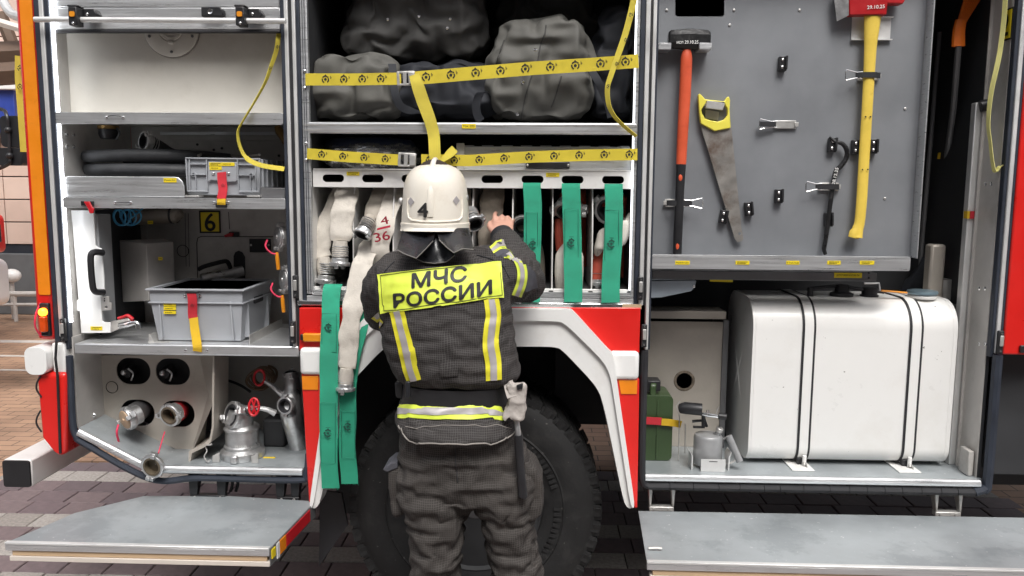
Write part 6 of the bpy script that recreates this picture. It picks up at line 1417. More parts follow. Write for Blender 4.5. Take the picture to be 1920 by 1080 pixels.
# --- green jerrycan with strap
jc = thing('jerrycan', 'green metal jerrycan tied with a red and yellow strap', 'jerrycan', (P(1232,858,0.18).x, 0.2, RZ))
x0, x1 = P(1203,800,0.15).x, P(1261,800,0.15).x; zt_ = P(1232,742,0.15).z
m = MB(); pr_ = rrect(x0, x1, RZ+0.001, zt_, 0.02); m.plate(pr_, 0.15, 0.31); m.build('body', JERRY, jc, bev=0.012, seg=3)
MB().box((x0+x1)/2-0.003, (x0+x1)/2+0.003, 0.146, 0.15, RZ+0.01, zt_-0.02).build('seam', JERRY, jc, bev=0.001)
MB().tube(catmull([P(1225,748,0.155),P(1224,735,0.16),P(1225,722,0.165),P(1227,717,0.2)],5), 0.012, 8, flat=0.5, side=(1,0,0)).build('handle', JERRY, jc)
MB().box(P(1213,722,0.18).x, P(1238,722,0.18).x, 0.17, 0.24, P(1226,733,0.18).z, P(1226,713,0.18).z).build('clasp', PLA, jc, bev=0.004)
js = thing('jerrycan_strap', 'red and yellow strap wrapped around the green jerrycan', 'strap', P(1240,795,0.13))
MB().ribbon([P(1200,788,0.135), P(1240,790,0.138)], (0,0,1), 0.030).build('red_webbing', REDW, js); MB().ribbon(catmull([P(1240.5,791,0.137),P(1262,793,0.136),P(1277,796,0.15)],5), (0,0,1), 0.028).build('gold_webbing', GOLDW, js)
# --- blow torch
bt = thing('blowtorch', 'grey petrol blowtorch standing in a small sheet metal holder', 'blowtorch', (P(1328,878,0.05).x, 0.10, RZ))
cx_ = P(1328,840,0.09).x
MB().lathe([(0.054,0.012),(0.056,0.016),(0.056,0.120),(0.050,0.130),(0.03,0.134),(0.012,0.137)], (cx_,0.10,RZ), (0,0,1), 32).build('tank', TORCH, bt)
MB().tube([(cx_+0.030,0.085,RZ+0.128), (cx_+0.036,0.078,RZ+0.148)], 0.011, 12).build('filler_neck', TORCH, bt); MB().lathe([(0.0145,0),(0.0145,0.014),(0.012,0.016)], (cx_+0.036,0.078,RZ+0.149), (0.25,-0.2,1), 12).build('filler_cap', GALV, bt)
MB().tube([P(1276,766,0.10), P(1284,765,0.09), P(1316,768,0.08)], [0.020,0.024,0.024], 18).build('burner_tube', PLA, bt); MB().tube([P(1298,790,0.10),P(1322,788,0.10),P(1325,800,0.10)], 0.006, 8).build('riser', PLA, bt)
MB().tube([P(1316,776,0.07), P(1328,778,0.06), P(1348,781,0.055)], [0.006,0.009,0.006], 10).build('valve', CHROME, bt); MB().tube([P(1328,778,0.06), P(1327,769,0.06)], 0.006, 8).build('valve_top', CHROME, bt)
MB().tube([P(1347,780,0.055), P(1362,782,0.05)], 0.013, 12).build('knob', PLA, bt)
MB().tube([P(1319,775,0.09), P(1319,800,0.10)], 0.008, 8).build('stem', PLA, bt); MB().box(cx_-0.06, cx_-0.015, 0.095, 0.107, RZ+0.155, RZ+0.162).build('drip_tray', PLA, bt)
MB().tube([P(1366,817,0.07), P(1387,865,0.05)], 0.0135, 14).build('handle', TORCH, bt); MB().tube([P(1357,823,0.09), P(1366,818,0.07)], 0.004, 6).build('handle_wire', GALV, bt); MB().tube(catmull([P(1358,868,0.08), P(1368,869,0.06), P(1381,862,0.052)],5), 0.004, 6).build('handle_wire', GALV, bt)
hx0, hx1, hz0, hz1 = R4(1314, 861, 1360, 881, 0.035); MB().box(hx0, hx1, 0.032, 0.035, RZ+0.0005, hz1).build('holder_front', ALUV, bt); MB().box((hx0+hx1)/2-0.016, (hx0+hx1)/2+0.016, 0.0312, 0.0319, hz1-0.010, hz1-0.0075).build('holder_slot', INK, bt)
for u, w in ((1297, -1), (1366, 1)): q = P(u, 860, 0.06); MB().plate([(q.x-0.002,RZ+0.0005),(q.x+0.002,RZ+0.0005),(q.x+0.003,hz1+0.004),(q.x+w*0.010,hz1+0.022),(q.x+w*0.008,hz1+0.022),(q.x-0.002,hz1+0.004)], 0.05, 0.12).build('holder_side', ALUV, bt)
pp_ = [P(1272,862,0.14), P(1274,780,0.14), P(1268,762,0.14), P(1275,752,0.14)]
tp(MB().tube(pp_, 0.0022, 6), 'wire_rod', GALV); tp(MB().tube([P(1284,850,0.16), P(1285,795,0.16)], 0.0022, 6), 'wire_rod', GALV); tp(MB().tube([P(1343,775,0.14), P(1348,762,0.14), P(1343,770,0.14)], 0.002, 6), 'wire_rod', GALV)
tp(MB().tube([P(1272,862,0.15), (P(1272,862,0.15).x,0.15,RZ)], 0.0022, 6), 'wire_rod', GALV)
# --- big white tank
tk = thing('fluid_tank', 'large white tank with two white hold-down bands in the lower locker', 'tank', (P(1600,868,0.1).x, 0.3, RZ))
YT0, YT1 = 0.11, 0.53
X0, X1 = P(1408,720,YT0).x, P(1789,720,YT0).x; Z0, Z1 = P(1600,865,YT0+0.04).z, P(1600,557,YT0+0.12).z
def tprof(e=0.0, seg=10):
    out = []
    for cy, cz, r, a0 in ((YT0+0.115,Z1-0.115,0.115+e,90),(YT0+0.07,Z0+0.07,0.07+e,180),(YT1-0.07,Z0+0.07,0.07+e,270),(YT1-0.115,Z1-0.115,0.115+e,0)):
        for k in range(seg+1):
            a = math.radians(a0+90*k/seg); out.append((cy+r*math.cos(a), cz+r*math.sin(a)))
    return out
pr0 = tprof()
m = MB(); m.loft([[(x,y,z) for y,z in pr0] for x in (X0,X1)], cap=False)
for X, s in ((X0,1),(X1,-1)):
    cy, cz = (YT0+YT1)/2, (Z0+Z1)/2
    inr = lambda k: [(cy+(y-cy)*k, cz+(z-cz)*k) for y,z in pr0]
    m.loft([[(X+s*o_,y,z) for y,z in inr(k)] for k, o_ in ((1.0,0),(0.965,0.002),(0.95,0.020),(0.80,0.014),(0.5,0.010),(0.06,0.008))], cap=True)
m.build('shell', TANKW, tk, smooth=35)
for (ya, za, yb_, zb2) in ((YT0+0.06,Z1-0.10,YT1-0.06,Z0+0.10),(YT0+0.06,Z0+0.10,YT1-0.06,Z1-0.10)): MB().tube([(X0+0.014,ya,za),(X0+0.006,(ya+yb_)/2,(za+zb2)/2),(X0+0.014,yb_,zb2)], 0.010, 8).build('pressed_rib', TANKW, tk)
for ub in (1513, 1713):
    xc = P(ub, 700, YT0).x; w = 0.017
    m = MB(); p1, p2 = tprof(0.004), tprof(0.0005)
    sel = [p for p in range(len(p1))]
    def strip3(xa, xb, e0, e1):
        a_, b_ = tprof(e1), tprof(e0); mm = MB(); mm.loft([[(xa,y,z) for y,z in b_], [(xa,y,z) for y,z in a_], [(xb,y,z) for y,z in a_], [(xb,y,z) for y,z in b_]], cap=False); return mm
    strip3(xc-w, xc+w, 0.001, 0.0055).build('band', TANKW, tk, smooth=40)
    for sx_ in (-1, 1): strip3(xc+sx_*(w+0.0045)-0.004, xc+sx_*(w+0.0045)+0.004, 0.001, 0.005).build('band_rubber', RUB, tk, smooth=40)
    MB().plate([(xc-0.016,Z0-0.006),(xc+0.016,Z0-0.006),(xc+0.018,Z0+0.022),(xc-0.020,Z0+0.020)], YT0+0.004, YT0+0.03).build('rubber_pad', RUB, tk, bev=0.003)
    bk = MB(); bk.plate([(xc-0.022,RZ+0.006),(xc-0.012,RZ+0.006),(xc-0.006,Z0-0.018),(xc+0.012,Z0-0.018),(xc+0.008,RZ+0.02),(xc+0.012,RZ+0.006),(xc+0.026,RZ+0.006),(xc+0.024,Z0-0.006),(xc-0.010,Z0-0.004)], YT0-0.035, YT0+0.06); bk.build('bracket', TANKW, tk, bev=0.002)
    MB().box(xc-0.055, xc+0.03, YT0-0.055, YT0+0.3, RZ+0.0005, RZ+0.0055).build('base_plate', TANKW, tk, bev=0.001)
    MB().tube([(xc+0.002,YT0-0.018,RZ+0.012),(xc+0.002,YT0-0.012,Z0+0.012)], 0.006, 10).build('tension_bolt', GALV, tk); MB().tube([(xc+0.004,YT0-0.008,Z0-0.004),(xc+0.005,YT0-0.008,Z0+0.036)], 0.008, 10).build('bolt_sleeve', TANKW, tk)
for xs_ in (X0+0.014, X1-0.014): strip3(xs_-0.003, xs_+0.003, -0.0005, 0.0014).build('weld_seam', TANKW, tk, smooth=40)
MB().box(X0+0.03, X1-0.03, YT0+0.08, YT0+0.3, RZ, Z0-0.0005).build('saddle', DARKBOX, tk)
# things on top of the tank
zt2 = Z1
c = P(1729, 553, 0.22); MB().lathe([(0.052,0),(0.054,0.006),(0.054,0.010),(0.048,0.016),(0.044,0.017)], (c.x,0.22,zt2), (0,0,1), 28).build('filler_neck', TANKW, tk); MB().lathe([(0.056,0.0175),(0.058,0.022),(0.056,0.030),(0.04,0.033)], (c.x,0.22,zt2), (0,0,1), 28).build('filler_cap', mat('blue_grey_cap',(0.20,0.28,0.33),0.35,0.5), tk)
c = P(1578, 550, 0.26); MB().lathe([(0.045,0),(0.045,0.012),(0.028,0.02),(0.026,0.045),(0.016,0.048)], (c.x,0.26,zt2), (0,0,1), 20).build('sender', PLA, tk)
c2 = P(1630, 550, 0.26); MB().lathe([(0.036,0),(0.036,0.006),(0.030,0.008),(0.030,0.035),(0.02,0.037)], (c2.x,0.26,zt2), (0,0,1), 20).build('vent_cap', PLA, tk)
MB().tube(catmull([(c.x-0.13,0.25,zt2+0.03),(c.x-0.09,0.25,zt2+0.035),(c.x,0.26,zt2+0.04),(c.x+0.06,0.26,zt2+0.03),(c2.x+0.05,0.24,zt2+0.02)],5), 0.007, 8).build('hose', RUB, tk); MB().lathe([(0.012,0),(0.012,0.03),(0.009,0.035)], (c.x-0.13,0.25,zt2), (0,0,1), 12).build('valve', PLA, tk)
MB().tube([P(1620,531,0.2),P(1648,531,0.2),P(1650,545,0.19)], 0.004, 6).build('lever_wire', ALUV, tk); MB().tube([P(1652,545,0.19),P(1700,549,0.19)], 0.008, 8, flat=0.5, side=(0,1,0)).build('lever', ORHAN, tk)
# --- right hand wall: ladder beam, number plate, strap, poles, broom
lb = thing('ladder_beam', 'upright aluminium ladder beam strapped to the locker side wall', 'ladder beam', (P(1820,860,0.2).x, 0.22, RZ))
xw = 1.60
q0, q1 = PX(1838,195,1.615), PX(1822,540,1.60)
yb1 = 0.16; xbm = P(1842,300,yb1).x
MB().box(xbm-0.040, xbm+0.008, yb1, yb1+0.035, RZ+0.001, P(1842,192,yb1).z).build('beam', ALUV, lb, bev=0.003)
MB().tube([(xbm-0.03,yb1-0.012,P(1842,200,yb1).z),(xbm+0.075,yb1-0.03,P(1842,188,yb1).z)], 0.022, 16).build('roller', PLA, lb); MB().lathe([(0.023,0),(0.026,0.002),(0.026,0.006),(0.022,0.008)], (xbm+0.075,yb1-0.03,P(1842,188,yb1).z), (1,-0.15,0.1), 20).build('roller_ring', CHROME, lb)
for v in (213, 243): MB().lathe([(0.009,0),(0.009,0.012)], P(1846,v,yb1-0.001), (0,-1,0), 12).build('stud', PLA, lb)
MB().box(xbm-0.035, xbm+0.016, yb1-0.008, yb1-0.002, P(1840,410,yb1).z, P(1840,396,yb1).z).build('red_webbing', REDW, lb); MB().box(xbm-0.045, xbm-0.0355, yb1-0.007, yb1+0.02, P(1840,410,yb1).z, P(1840,396,yb1).z).build('gold_webbing', GOLDW, lb)
tp(MB().box(xbm-0.10, xbm-0.04, 0.30, 0.36, P(1795,600,0.33).z, P(1795,458,0.33).z), 'wall_bracket', INTAN, 0.01)
tp(MB().box(xbm+0.0055, xbm+0.04, yb1+0.02, yb1+0.03, P(1850,285,yb1).z, P(1850,262,yb1).z), 'wall_socket', PLA, 0.002)
# plate with number 2 on the side wall
yc0, yc1 = PX(1900,40,XR1).y, PX(1879,40,XR1).y; zc_ = PX(1890,43,XR1).z
np_ = tp(MB().box(XR1-0.004, XR1+0.002, yc0, yc1, zc_-0.062, zc_+0.050), 'number_plate', INK)
MB().box(XR1-0.0052, XR1-0.0042, yc0+0.005, yc1-0.005, zc_-0.056, zc_+0.044).build('plate_face', STICK, np_)
letter('2', (XR1-0.0054, (yc0+yc1)/2, zc_-0.006), (0,-1,0), (0,0,1), 0.078, 'digit', INK, np_, w=(yc1-yc0)*0.52, bold=0.02)
for v in (171, 345, 541, 645):
    for du in (0, 11): bolt(T, PX(1850+du-(v>500)*12, v, XR1+0.002)-V((0.001,0,0)), (-1,0,0), r=0.008)
tp(MB().box(1.665, 1.685, 0.03, 0.10, RZ+0.001, RZ+0.10), 'corner_bracket', INNER, 0.004)
tp(MB().box(XR1-0.012, XR1+0.001, 0.145, 0.150, RZ, ZT), 'wall_seam', INNER)
ls = thing('loose_strap', 'pale yellow strap dangling beside the number plate in the end locker', 'strap', P(1865,318,0.03))
pts = catmull([P(1886,-20,0.03),P(1882,40,0.03),P(1875,95,0.025),P(1868,130,0.02),P(1860,165,0.02),P(1855,200,0.02),P(1853,235,0.02),P(1857,270,0.02),P(1861,305,0.02),P(1866,322,0.02),P(1875,312,0.015),P(1883,314,0.01),P(1883,326,0.01)], 5)
MB().ribbon(pts, [V((0.35+0.3*math.sin(i*0.13),-1,0.2)) for i in range(len(pts))], 0.018, 0.0022).build('webbing', webbing('pale_yellow_webbing',(0.72,0.68,0.26)), ls, smooth=60)
# broom, poles and bags in the dark corner
bm = thing('broom', 'orange plastic fan rake standing in the dark end locker', 'rake', (P(1790,500,0.45).x, 0.45, RZ))
MB().tube(catmull([P(1797,87,0.22),P(1798,60,0.22),P(1802,38,0.22)],4), [0.026,0.024,0.022], 10, flat=0.5, side=(1,0,0)).build('socket', ORBR, bm)
for k in range(7): MB().tube([P(1796+k*2.2,42,0.22), P(1808+k*4.4,2,0.22), P(1812+k*6,-30,0.22)], 0.0045, 6).build('tine', ORBR, bm)
pb_ = P(1775,300,0.45); MB().tube([P(1797,86,0.22), P(1788,200,0.3), pb_, (P(1765,520,0.47).x,0.47,RZ)], 0.012, 8).build('pole', DARKBOX, bm)
for i, (ua, va, ub_, ya, lab) in enumerate(((1852,-20,1836,0.30,'black boat hook pole with painted marks beside the ladder beam'),(1762,60,1722,0.5,'thin dark pole leaning in the end locker corner'),(1772,200,1800,0.52,'slim black rod standing behind the orange rake'))):
    o = thing('pole', lab, 'pole', (P(ub_,560,ya).x, ya, RZ)); MB().tube([P(ua,va,ya), (P(ub_,480,ya).x, ya, RZ)], 0.011 if i == 0 else 0.009, 8).build('shaft', PLA if i == 0 else DARKBOX, o)
    if i == 0: letter('ИСП 29.10.25', P(1849,120,ya-0.0125), (-0.03,0,1), (-1,0,-0.03), 0.014, 'date', PAINTM, o, w=0.22)
    if i == 1: MB().ribbon([P(1758,292,ya-0.02), P(1800,296,ya-0.02)], (0,0,1), 0.026).build('tie', GOLDW, o)
sk_ = thing('sack', 'dark sack with a red patch slumped behind the white tank', 'sack', (P(1745,520,0.45).x, 0.45, RZ))
m = MB(); rings = []
cs = P(1745,530,0.45)
for i in range(25):
    th = -math.pi/2+math.pi*i/24; ring = []
    for j in range(36):
        ph = 2*math.pi*j/36; qv = V((math.cos(ph)*math.cos(th), math.sin(ph)*math.cos(th), math.sin(th))); rr = 1+0.25*noise.noise(qv*2.2)
        ring.append(V((cs.x+qv.x*0.10*rr, 0.48+qv.y*0.09*rr, cs.z-0.13+qv.z*0.22*rr)))
    rings.append(ring)
m.loft(rings); m.build('shell', BAGB, sk_, smooth=60); MB().ball(P(1768,497,0.40), 0.03, 12, 8, (0.9,0.6,1.3)).build('red_patch', REDD, sk_)
tp(MB().tube([P(1770,560,0.36), P(1770,522,0.36)], 0.05, 20), 'grey_drum', GALV)
# ---------------- the firefighter ----------------
def uring(v, uL, uR, Yc, hd, n=44, e=0.8, dz=0.0):
    a, b = P(uL, v, Yc), P(uR, v, Yc); c = (a+b)/2; hw = (b.x-a.x)/2; out = []
    sg = lambda t, p: math.copysign(abs(t)**p, t)
    for j in range(n):
        t = 2*math.pi*j/n; out.append(V((c.x+hw*sg(math.cos(t),e), Yc+hd*sg(math.sin(t),e), c.z+dz)))
    return out
def skin(vs, fs):
    m = MB(); m.v = [tuple(v) for v in vs]; m.f = fs; return m
def limb(m, pts, rr, n=20, k=6, flat=1.0, side=None):
    m.tube(catmull(pts, k), rr, n, flat=flat if side is not None else None, side=side)
YP0 = -0.47
FEET = {}
# --- joints
shR, elR, wrR = P(925,508,-0.42), P(982,527,-0.24), P(943,446,-0.035)
shL, elL, wrL = P(735,512,-0.42), P(722,585,-0.27), P(760,545,-0.03)
hipL, hipR = P(815,860,-0.46), P(935,860,-0.46)
knL, knR = P(825,1010,-0.47), P(955,1010,-0.46)
anL, anR = V((knL.x-0.02,-0.44,0.10)), V((knR.x+0.045,-0.43,0.10))
hd_ = P(816,395,-0.38)
# --- body (under the clothes): one continuous skin with head, hands and feet
B = MB()
B.loft([uring(v,a,b,y,d,e=0.9) for v,a,b,y,d in ((905,770,980,-0.46,0.09),(840,765,965,-0.46,0.11),(760,775,945,-0.465,0.105),(700,765,945,-0.465,0.105),(600,740,935,-0.46,0.115),(530,730,930,-0.45,0.11),(500,745,915,-0.43,0.085),(480,780,870,-0.42,0.06))])
limb(B, [P(818,505,-0.42), P(817,470,-0.405), hd_+V((0,0,-0.02))], [0.062,0.056,0.058])
B.ball(hd_+V((0,0.0,0.045)), 0.1, 22, 16, (0.80,0.98,1.12))
B.tube([hd_+V((0,0.055,-0.01)), hd_+V((0,0.075,-0.055))], [0.058,0.034], 16)                     # jaw
B.tube([hd_+V((0,0.092,0.045)), hd_+V((0,0.118,0.0)), hd_+V((0,0.095,-0.008))], [0.009,0.016,0.012], 10)   # nose
B.tube([hd_+V((-0.022,0.09,-0.034)), hd_+V((0.022,0.09,-0.034))], 0.008, 10)                      # mouth
for s in (-1,1): B.ball(hd_+V((s*0.079,0.0,0.015)), 0.03, 10, 8, (0.35,0.6,1.05)); B.ball(hd_+V((s*0.032,0.088,0.048)), 0.014, 10, 8)
for sh, el, wr in ((shR,elR,wrR),(shL,elL,wrL)): limb(B, [sh, sh.lerp(el,0.5), el, el.lerp(wr,0.4), wr], [0.058,0.052,0.046,0.043,0.030])
for hp, kn, an in ((hipL,knL,anL),(hipR,knR,anR)):
    limb(B, [hp, hp.lerp(kn,0.5), kn, kn.lerp(an,0.35), an], [0.082,0.072,0.056,0.054,0.038])
    B.ball(an+V((0,0.06,-0.045)), 0.1, 14, 10, (0.46,1.25,0.45))
def hand(wr, knk, tips, thumb, sgn):
    up = (knk-wr).normalized(); wd = V((1,0,0)); wd = (wd-up*wd.dot(up)).normalized(); nn = up.cross(wd)
    B.loft([[wr+up*t*(knk-wr).length + wd*math.cos(a)*w + nn*math.sin(a)*h for a in [i*math.pi/8 for i in range(16)]] for t, w, h in ((-0.15,0.026,0.020),(0.15,0.034,0.018),(0.55,0.041,0.017),(0.95,0.042,0.015),(1.06,0.036,0.010))])
    for f in tips: B.tube(catmull(f, 5), [0.0098,0.0094,0.0088,0.0078], 10); B.ball(f[-1], 0.0079, 8, 6)
    B.tube(catmull(thumb, 5), [0.013,0.0115,0.0095,0.0085], 10)
knk = P(943,419,0.035)
hand(P(942,441,-0.02), knk, [
    [P(929,421,0.032), P(927.5,409,0.052), P(928,402,0.072), P(930,399,0.088)],
    [P(939,419,0.035), P(940,408,0.052), P(942,406,0.072), P(942,412,0.086)],
    [P(948,419,0.035), P(951,409,0.050), P(953,409,0.068), P(952,415,0.080)],
    [P(957,422,0.030), P(960,414,0.042), P(962,414,0.058), P(961,420,0.070)]],
    [P(928,436,-0.008), P(921,430,0.012), P(917,423,0.035), P(920,416,0.055)], 1)
kl = P(760,521,0.03); dx = V((0,0,0))
def lf(du, dv, y): return P(760+du, 521+dv, y)
hand(P(760,545,-0.025), kl, [[lf(14,2,0.03),lf(16,-9,0.05),lf(15,-12,0.07),lf(13,-8,0.085)],[lf(5,0,0.033),lf(6,-11,0.052),lf(5,-13,0.072),lf(4,-8,0.085)],[lf(-4,0,0.033),lf(-5,-10,0.05),lf(-6,-11,0.068),lf(-5,-6,0.08)],[lf(-13,3,0.03),lf(-15,-6,0.043),lf(-16,-7,0.058),lf(-15,-2,0.068)]],
     [lf(15,18,-0.008),lf(22,10,0.012),lf(25,2,0.035),lf(22,-4,0.05)], -1)
vs, ns, fs = voxel(B, 0.0052, 1)
person = skin(vs, fs).build('person', SKIN, None, smooth=60)
tag(person, 'firefighter in grey turnout gear and cream helmet reaching into the hose rack', 'person')
# eyes, brows and hair cannot be seen from the street side but complete the head
for s in (-1,1): MB().ball(hd_+V((s*0.032,0.096,0.048)), 0.0095, 12, 8).build('eye', PAINTM, person)
MB().ball(hd_+V((0,-0.012,0.06)), 0.1, 20, 14, (0.83,0.96,1.06)).build('hair', mat('dark_hair',(0.03,0.02,0.015),0.7), person)

def fold(vs, ns, amp, fx, fz, seed, mask=None, fine=0.3, slant=0.0):
    out = []
    o = V((seed, seed*0.7, seed*1.3))
    for p, n in zip(vs, ns):
        q = V((p.x*fx, p.y*fx, p.z*fz+slant*abs(p.x-0.0+0.165)*fz)); w = noise.noise_vector(q*0.6+o)*0.55
        r1 = 1-abs(noise.noise(q+w+o))*2.8; r2 = 1-abs(noise.noise(q*2.1+w*1.4-o))*2.6
        d = max(r1,-0.7)*0.8 + max(r2,-0.6)*fine + noise.noise(q*0.5-o)*0.6
        k = amp*(mask(p) if mask else 1.0)
        out.append(p+n*d*k)
    return out
def sstep(a, b, x): t = min(max((x-a)/(b-a), 0), 1); return t*t*(3-2*t)
# --- trousers
Tm = MB()
Tm.loft([uring(v,a,b,y,d,e=0.85) for v,a,b,y,d in ((925,748,1004,-0.455,0.125),(890,744,1001,-0.458,0.138),(850,748,990,-0.46,0.142),(800,755,972,-0.462,0.138),(750,765,955,-0.465,0.125),(725,775,945,-0.465,0.11))])
def leg(rows, an, r0):
    rings = [uring(v,a,b,y,d,e=0.9) for v,a,b,y,d in rows]; last = rings[-1]; c = sum(last, V((0,0,0)))/len(last)
    for t in (0.3,0.6,0.85,1.0):
        cc = c.lerp(an+V((0,0,-0.02)), t); k = 1+(r0-1)*t
        rings.append([cc+V(((p.x-c.x)*k, (p.y-c.y)*k, 0)) for p in last])
    Tm.loft(rings)
leg(((880,742,880,-0.46,0.13),(930,748,880,-0.46,0.128),(965,760,872,-0.465,0.118),(1000,768,868,-0.47,0.112),(1040,772,864,-0.47,0.108),(1085,774,860,-0.465,0.105)), anL, 1.12)
leg(((880,868,1006,-0.46,0.13),(930,888,1004,-0.458,0.128),(965,902,1001,-0.458,0.118),(1000,910,1000,-0.458,0.112),(1040,918,1008,-0.455,0.108),(1085,926,1018,-0.45,0.105)), anR, 1.12)
vs, ns, fs = voxel(Tm, 0.020, 3)
zk0, zk1 = P(880,860,-0.5).z, P(880,960,-0.5).z
tmask = lambda p: 0.45+0.55*sstep(zk0, zk1, p.z)
vs = crumple(vs, fs, excess=0.36, iters=150, hold=0.012, bend=0.012, seed=5, vert=0.6, mask=tmask, jitter=0.02)
vs, ns, fs = subdiv(vs, fs, 2)
vs = fold(vs, ns, 0.006, 4.2, 8.0, 4.2, tmask, fine=0.5, slant=0.8)
tm_ = skin(vs, fs); trousers = tm_.build('trousers', CLOTHT, person, smooth=70)
tb_ = BVHTree.FromPolygons(vs, fs)
# --- coat
Cm = MB()
Cm.loft([uring(v,a,b,y,d,e=0.82) for v,a,b,y,d in ((714,768,952,-0.465,0.115),(708,752,970,-0.468,0.135),(698,744,974,-0.47,0.152),(680,735,972,-0.47,0.158),(650,724,966,-0.47,0.158),(610,718,961,-0.468,0.158),(570,712,958,-0.462,0.158),(540,708,956,-0.455,0.157),(515,708,954,-0.445,0.150),(498,718,946,-0.435,0.135),(485,742,922,-0.425,0.112),(474,768,888,-0.415,0.085),(466,785,860,-0.41,0.066))])
Cm.loft([uring(v,a,b,y,d,e=0.85) for v,a,b,y,d in ((808,770,960,-0.465,0.180),(803,752,971,-0.465,0.188),(785,745,971,-0.466,0.176),(770,746,962,-0.467,0.15),(752,752,952,-0.467,0.138),(735,764,948,-0.466,0.118),(716,768,950,-0.465,0.114))])
limb(Cm, [shR+V((-0.04,0,-0.02)), shR.lerp(elR,0.35), shR.lerp(elR,0.8), elR, elR.lerp(wrR,0.3), elR.lerp(wrR,0.65), wrR.lerp(elR,0.03)], [0.105,0.097,0.080,0.069,0.074,0.066,0.052], 24)
limb(Cm, [shL+V((0.04,0,-0.02)), shL.lerp(elL,0.35), shL.lerp(elL,0.8), elL, elL.lerp(wrL,0.3), elL.lerp(wrL,0.65), wrL.lerp(elL,0.05)], [0.100,0.088,0.078,0.068,0.070,0.062,0.050], 24)
vs, ns, fs = voxel(Cm, 0.0175, 2)
zp = P(820,600,-0.6).z; ztop = P(820,480,-0.6).z
def cmask(p):
    arm = sstep(0.02, 0.10, abs(p.x-P(825,560,-0.5).x)-0.215) if p.z > zp-0.1 else 0
    up = 0.30 if p.z > zp else 0.6
    return min(1.0, up+0.9*arm)
vs = crumple(vs, fs, excess=0.28, iters=150, hold=0.014, bend=0.012, seed=8, vert=0.6, mask=cmask, jitter=0.02)
vs, ns, fs = subdiv(vs, fs, 2)
vs = fold(vs, ns, 0.006, 4.0, 7.0, 7.7, cmask, fine=0.4, slant=-0.5)
cm_ = skin(vs, fs); coat = cm_.build('coat', CLOTH, person, smooth=70)
cb_ = BVHTree.FromPolygons(vs, fs)
def drape(u, v, bv=cb_, Yg=-0.6, off=0.003):
    q = P(u, v, Yg); h = bv.ray_cast(V((q.x,-2,q.z)), V((0,1,0)))
    if h[0] is None: return None
    q2 = P(u, v, h[0].y); h = bv.ray_cast(V((q2.x,-2,q2.z)), V((0,1,0))) if abs(h[0].y-Yg) > 0.02 else h
    if h[0] is None: return None
    return h[0]+V((0,-off,0)) if h[1] is None else h[0]+(V((0,-1,0))*0.7+(h[1] if h[1].y < 0 else -h[1])*0.3)*off
def patch(quad, nu, nv, name, mt, parent, off=0.003, bv=cb_, Yg=-0.6, smooth_it=3, th=0.002):
    """cloth piece laid on the garment between four picture corners (tl,tr,br,bl)"""
    g = []
    for j in range(nv+1):
        row = []
        for i in range(nu+1):
            s, t = i/nu, j/nv
            u = (quad[0][0]*(1-s)+quad[1][0]*s)*(1-t)+(quad[3][0]*(1-s)+quad[2][0]*s)*t; v = (quad[0][1]*(1-s)+quad[1][1]*s)*(1-t)+(quad[3][1]*(1-s)+quad[2][1]*s)*t
            row.append(drape(u, v, bv, Yg, off))
        g.append(row)
    return lay(g, name, mt, parent, smooth_it, th)
def lay(g, name, mt, parent, smooth_it=3, th=0.002):
    nv, nu = len(g)-1, len(g[0])-1
    for _ in range(nu+nv):
      if all(p is not None for r in g for p in r): break
      for j in range(nv+1):
        for i in range(nu+1):
            if g[j][i] is None:
                c = [g[j+b][i+a] for a in (-1,0,1) for b in (-1,0,1) if 0 <= j+b <= nv and 0 <= i+a <= nu and g[j+b][i+a] is not None]
                g[j][i] = sum(c, V((0,0,0)))/len(c) if c else None
    if any(p is None for r in g for p in r): return None, None
    lim = [[p.y for p in r] for r in g]
    for _ in range(smooth_it):
        h = [[p.y for p in r] for r in g]
        for j in range(nv+1):
            for i in range(nu+1):
                c = [h[j+b][i+a] for a, b in ((-1,0),(1,0),(0,-1),(0,1)) if 0 <= j+b <= nv and 0 <= i+a <= nu]
                g[j][i].y = min(0.4*h[j][i]+0.6*sum(c)/len(c), lim[j][i])
    m = MB(); n = nu+1; pts = [p for r in g for p in r]
    back = [p+V((0,th,0)) for p in pts]; N = len(pts); fs_ = []
    for j in range(nv):
        for i in range(nu):
            a = j*n+i; fs_ += [[a, a+n, a+n+1, a+1], [N+a, N+a+1, N+a+n+1, N+a+n]]
    rim = [i for i in range(n)] + [j*n+nu for j in range(1,nv+1)] + [nv*n+i for i in range(nu-1,-1,-1)] + [j*n for j in range(nv-1,0,-1)]
    for k in range(len(rim)): a, b = rim[k], rim[(k+1)%len(rim)]; fs_.append([a, b, b+N, a+N])
    m.add(pts+back, fs_); o = m.build(name, mt, parent, smooth=60)
    o['_g'] = 0; del o['_g']
    return o, BVHTree.FromPolygons([V(p) for p in m.v], m.f)
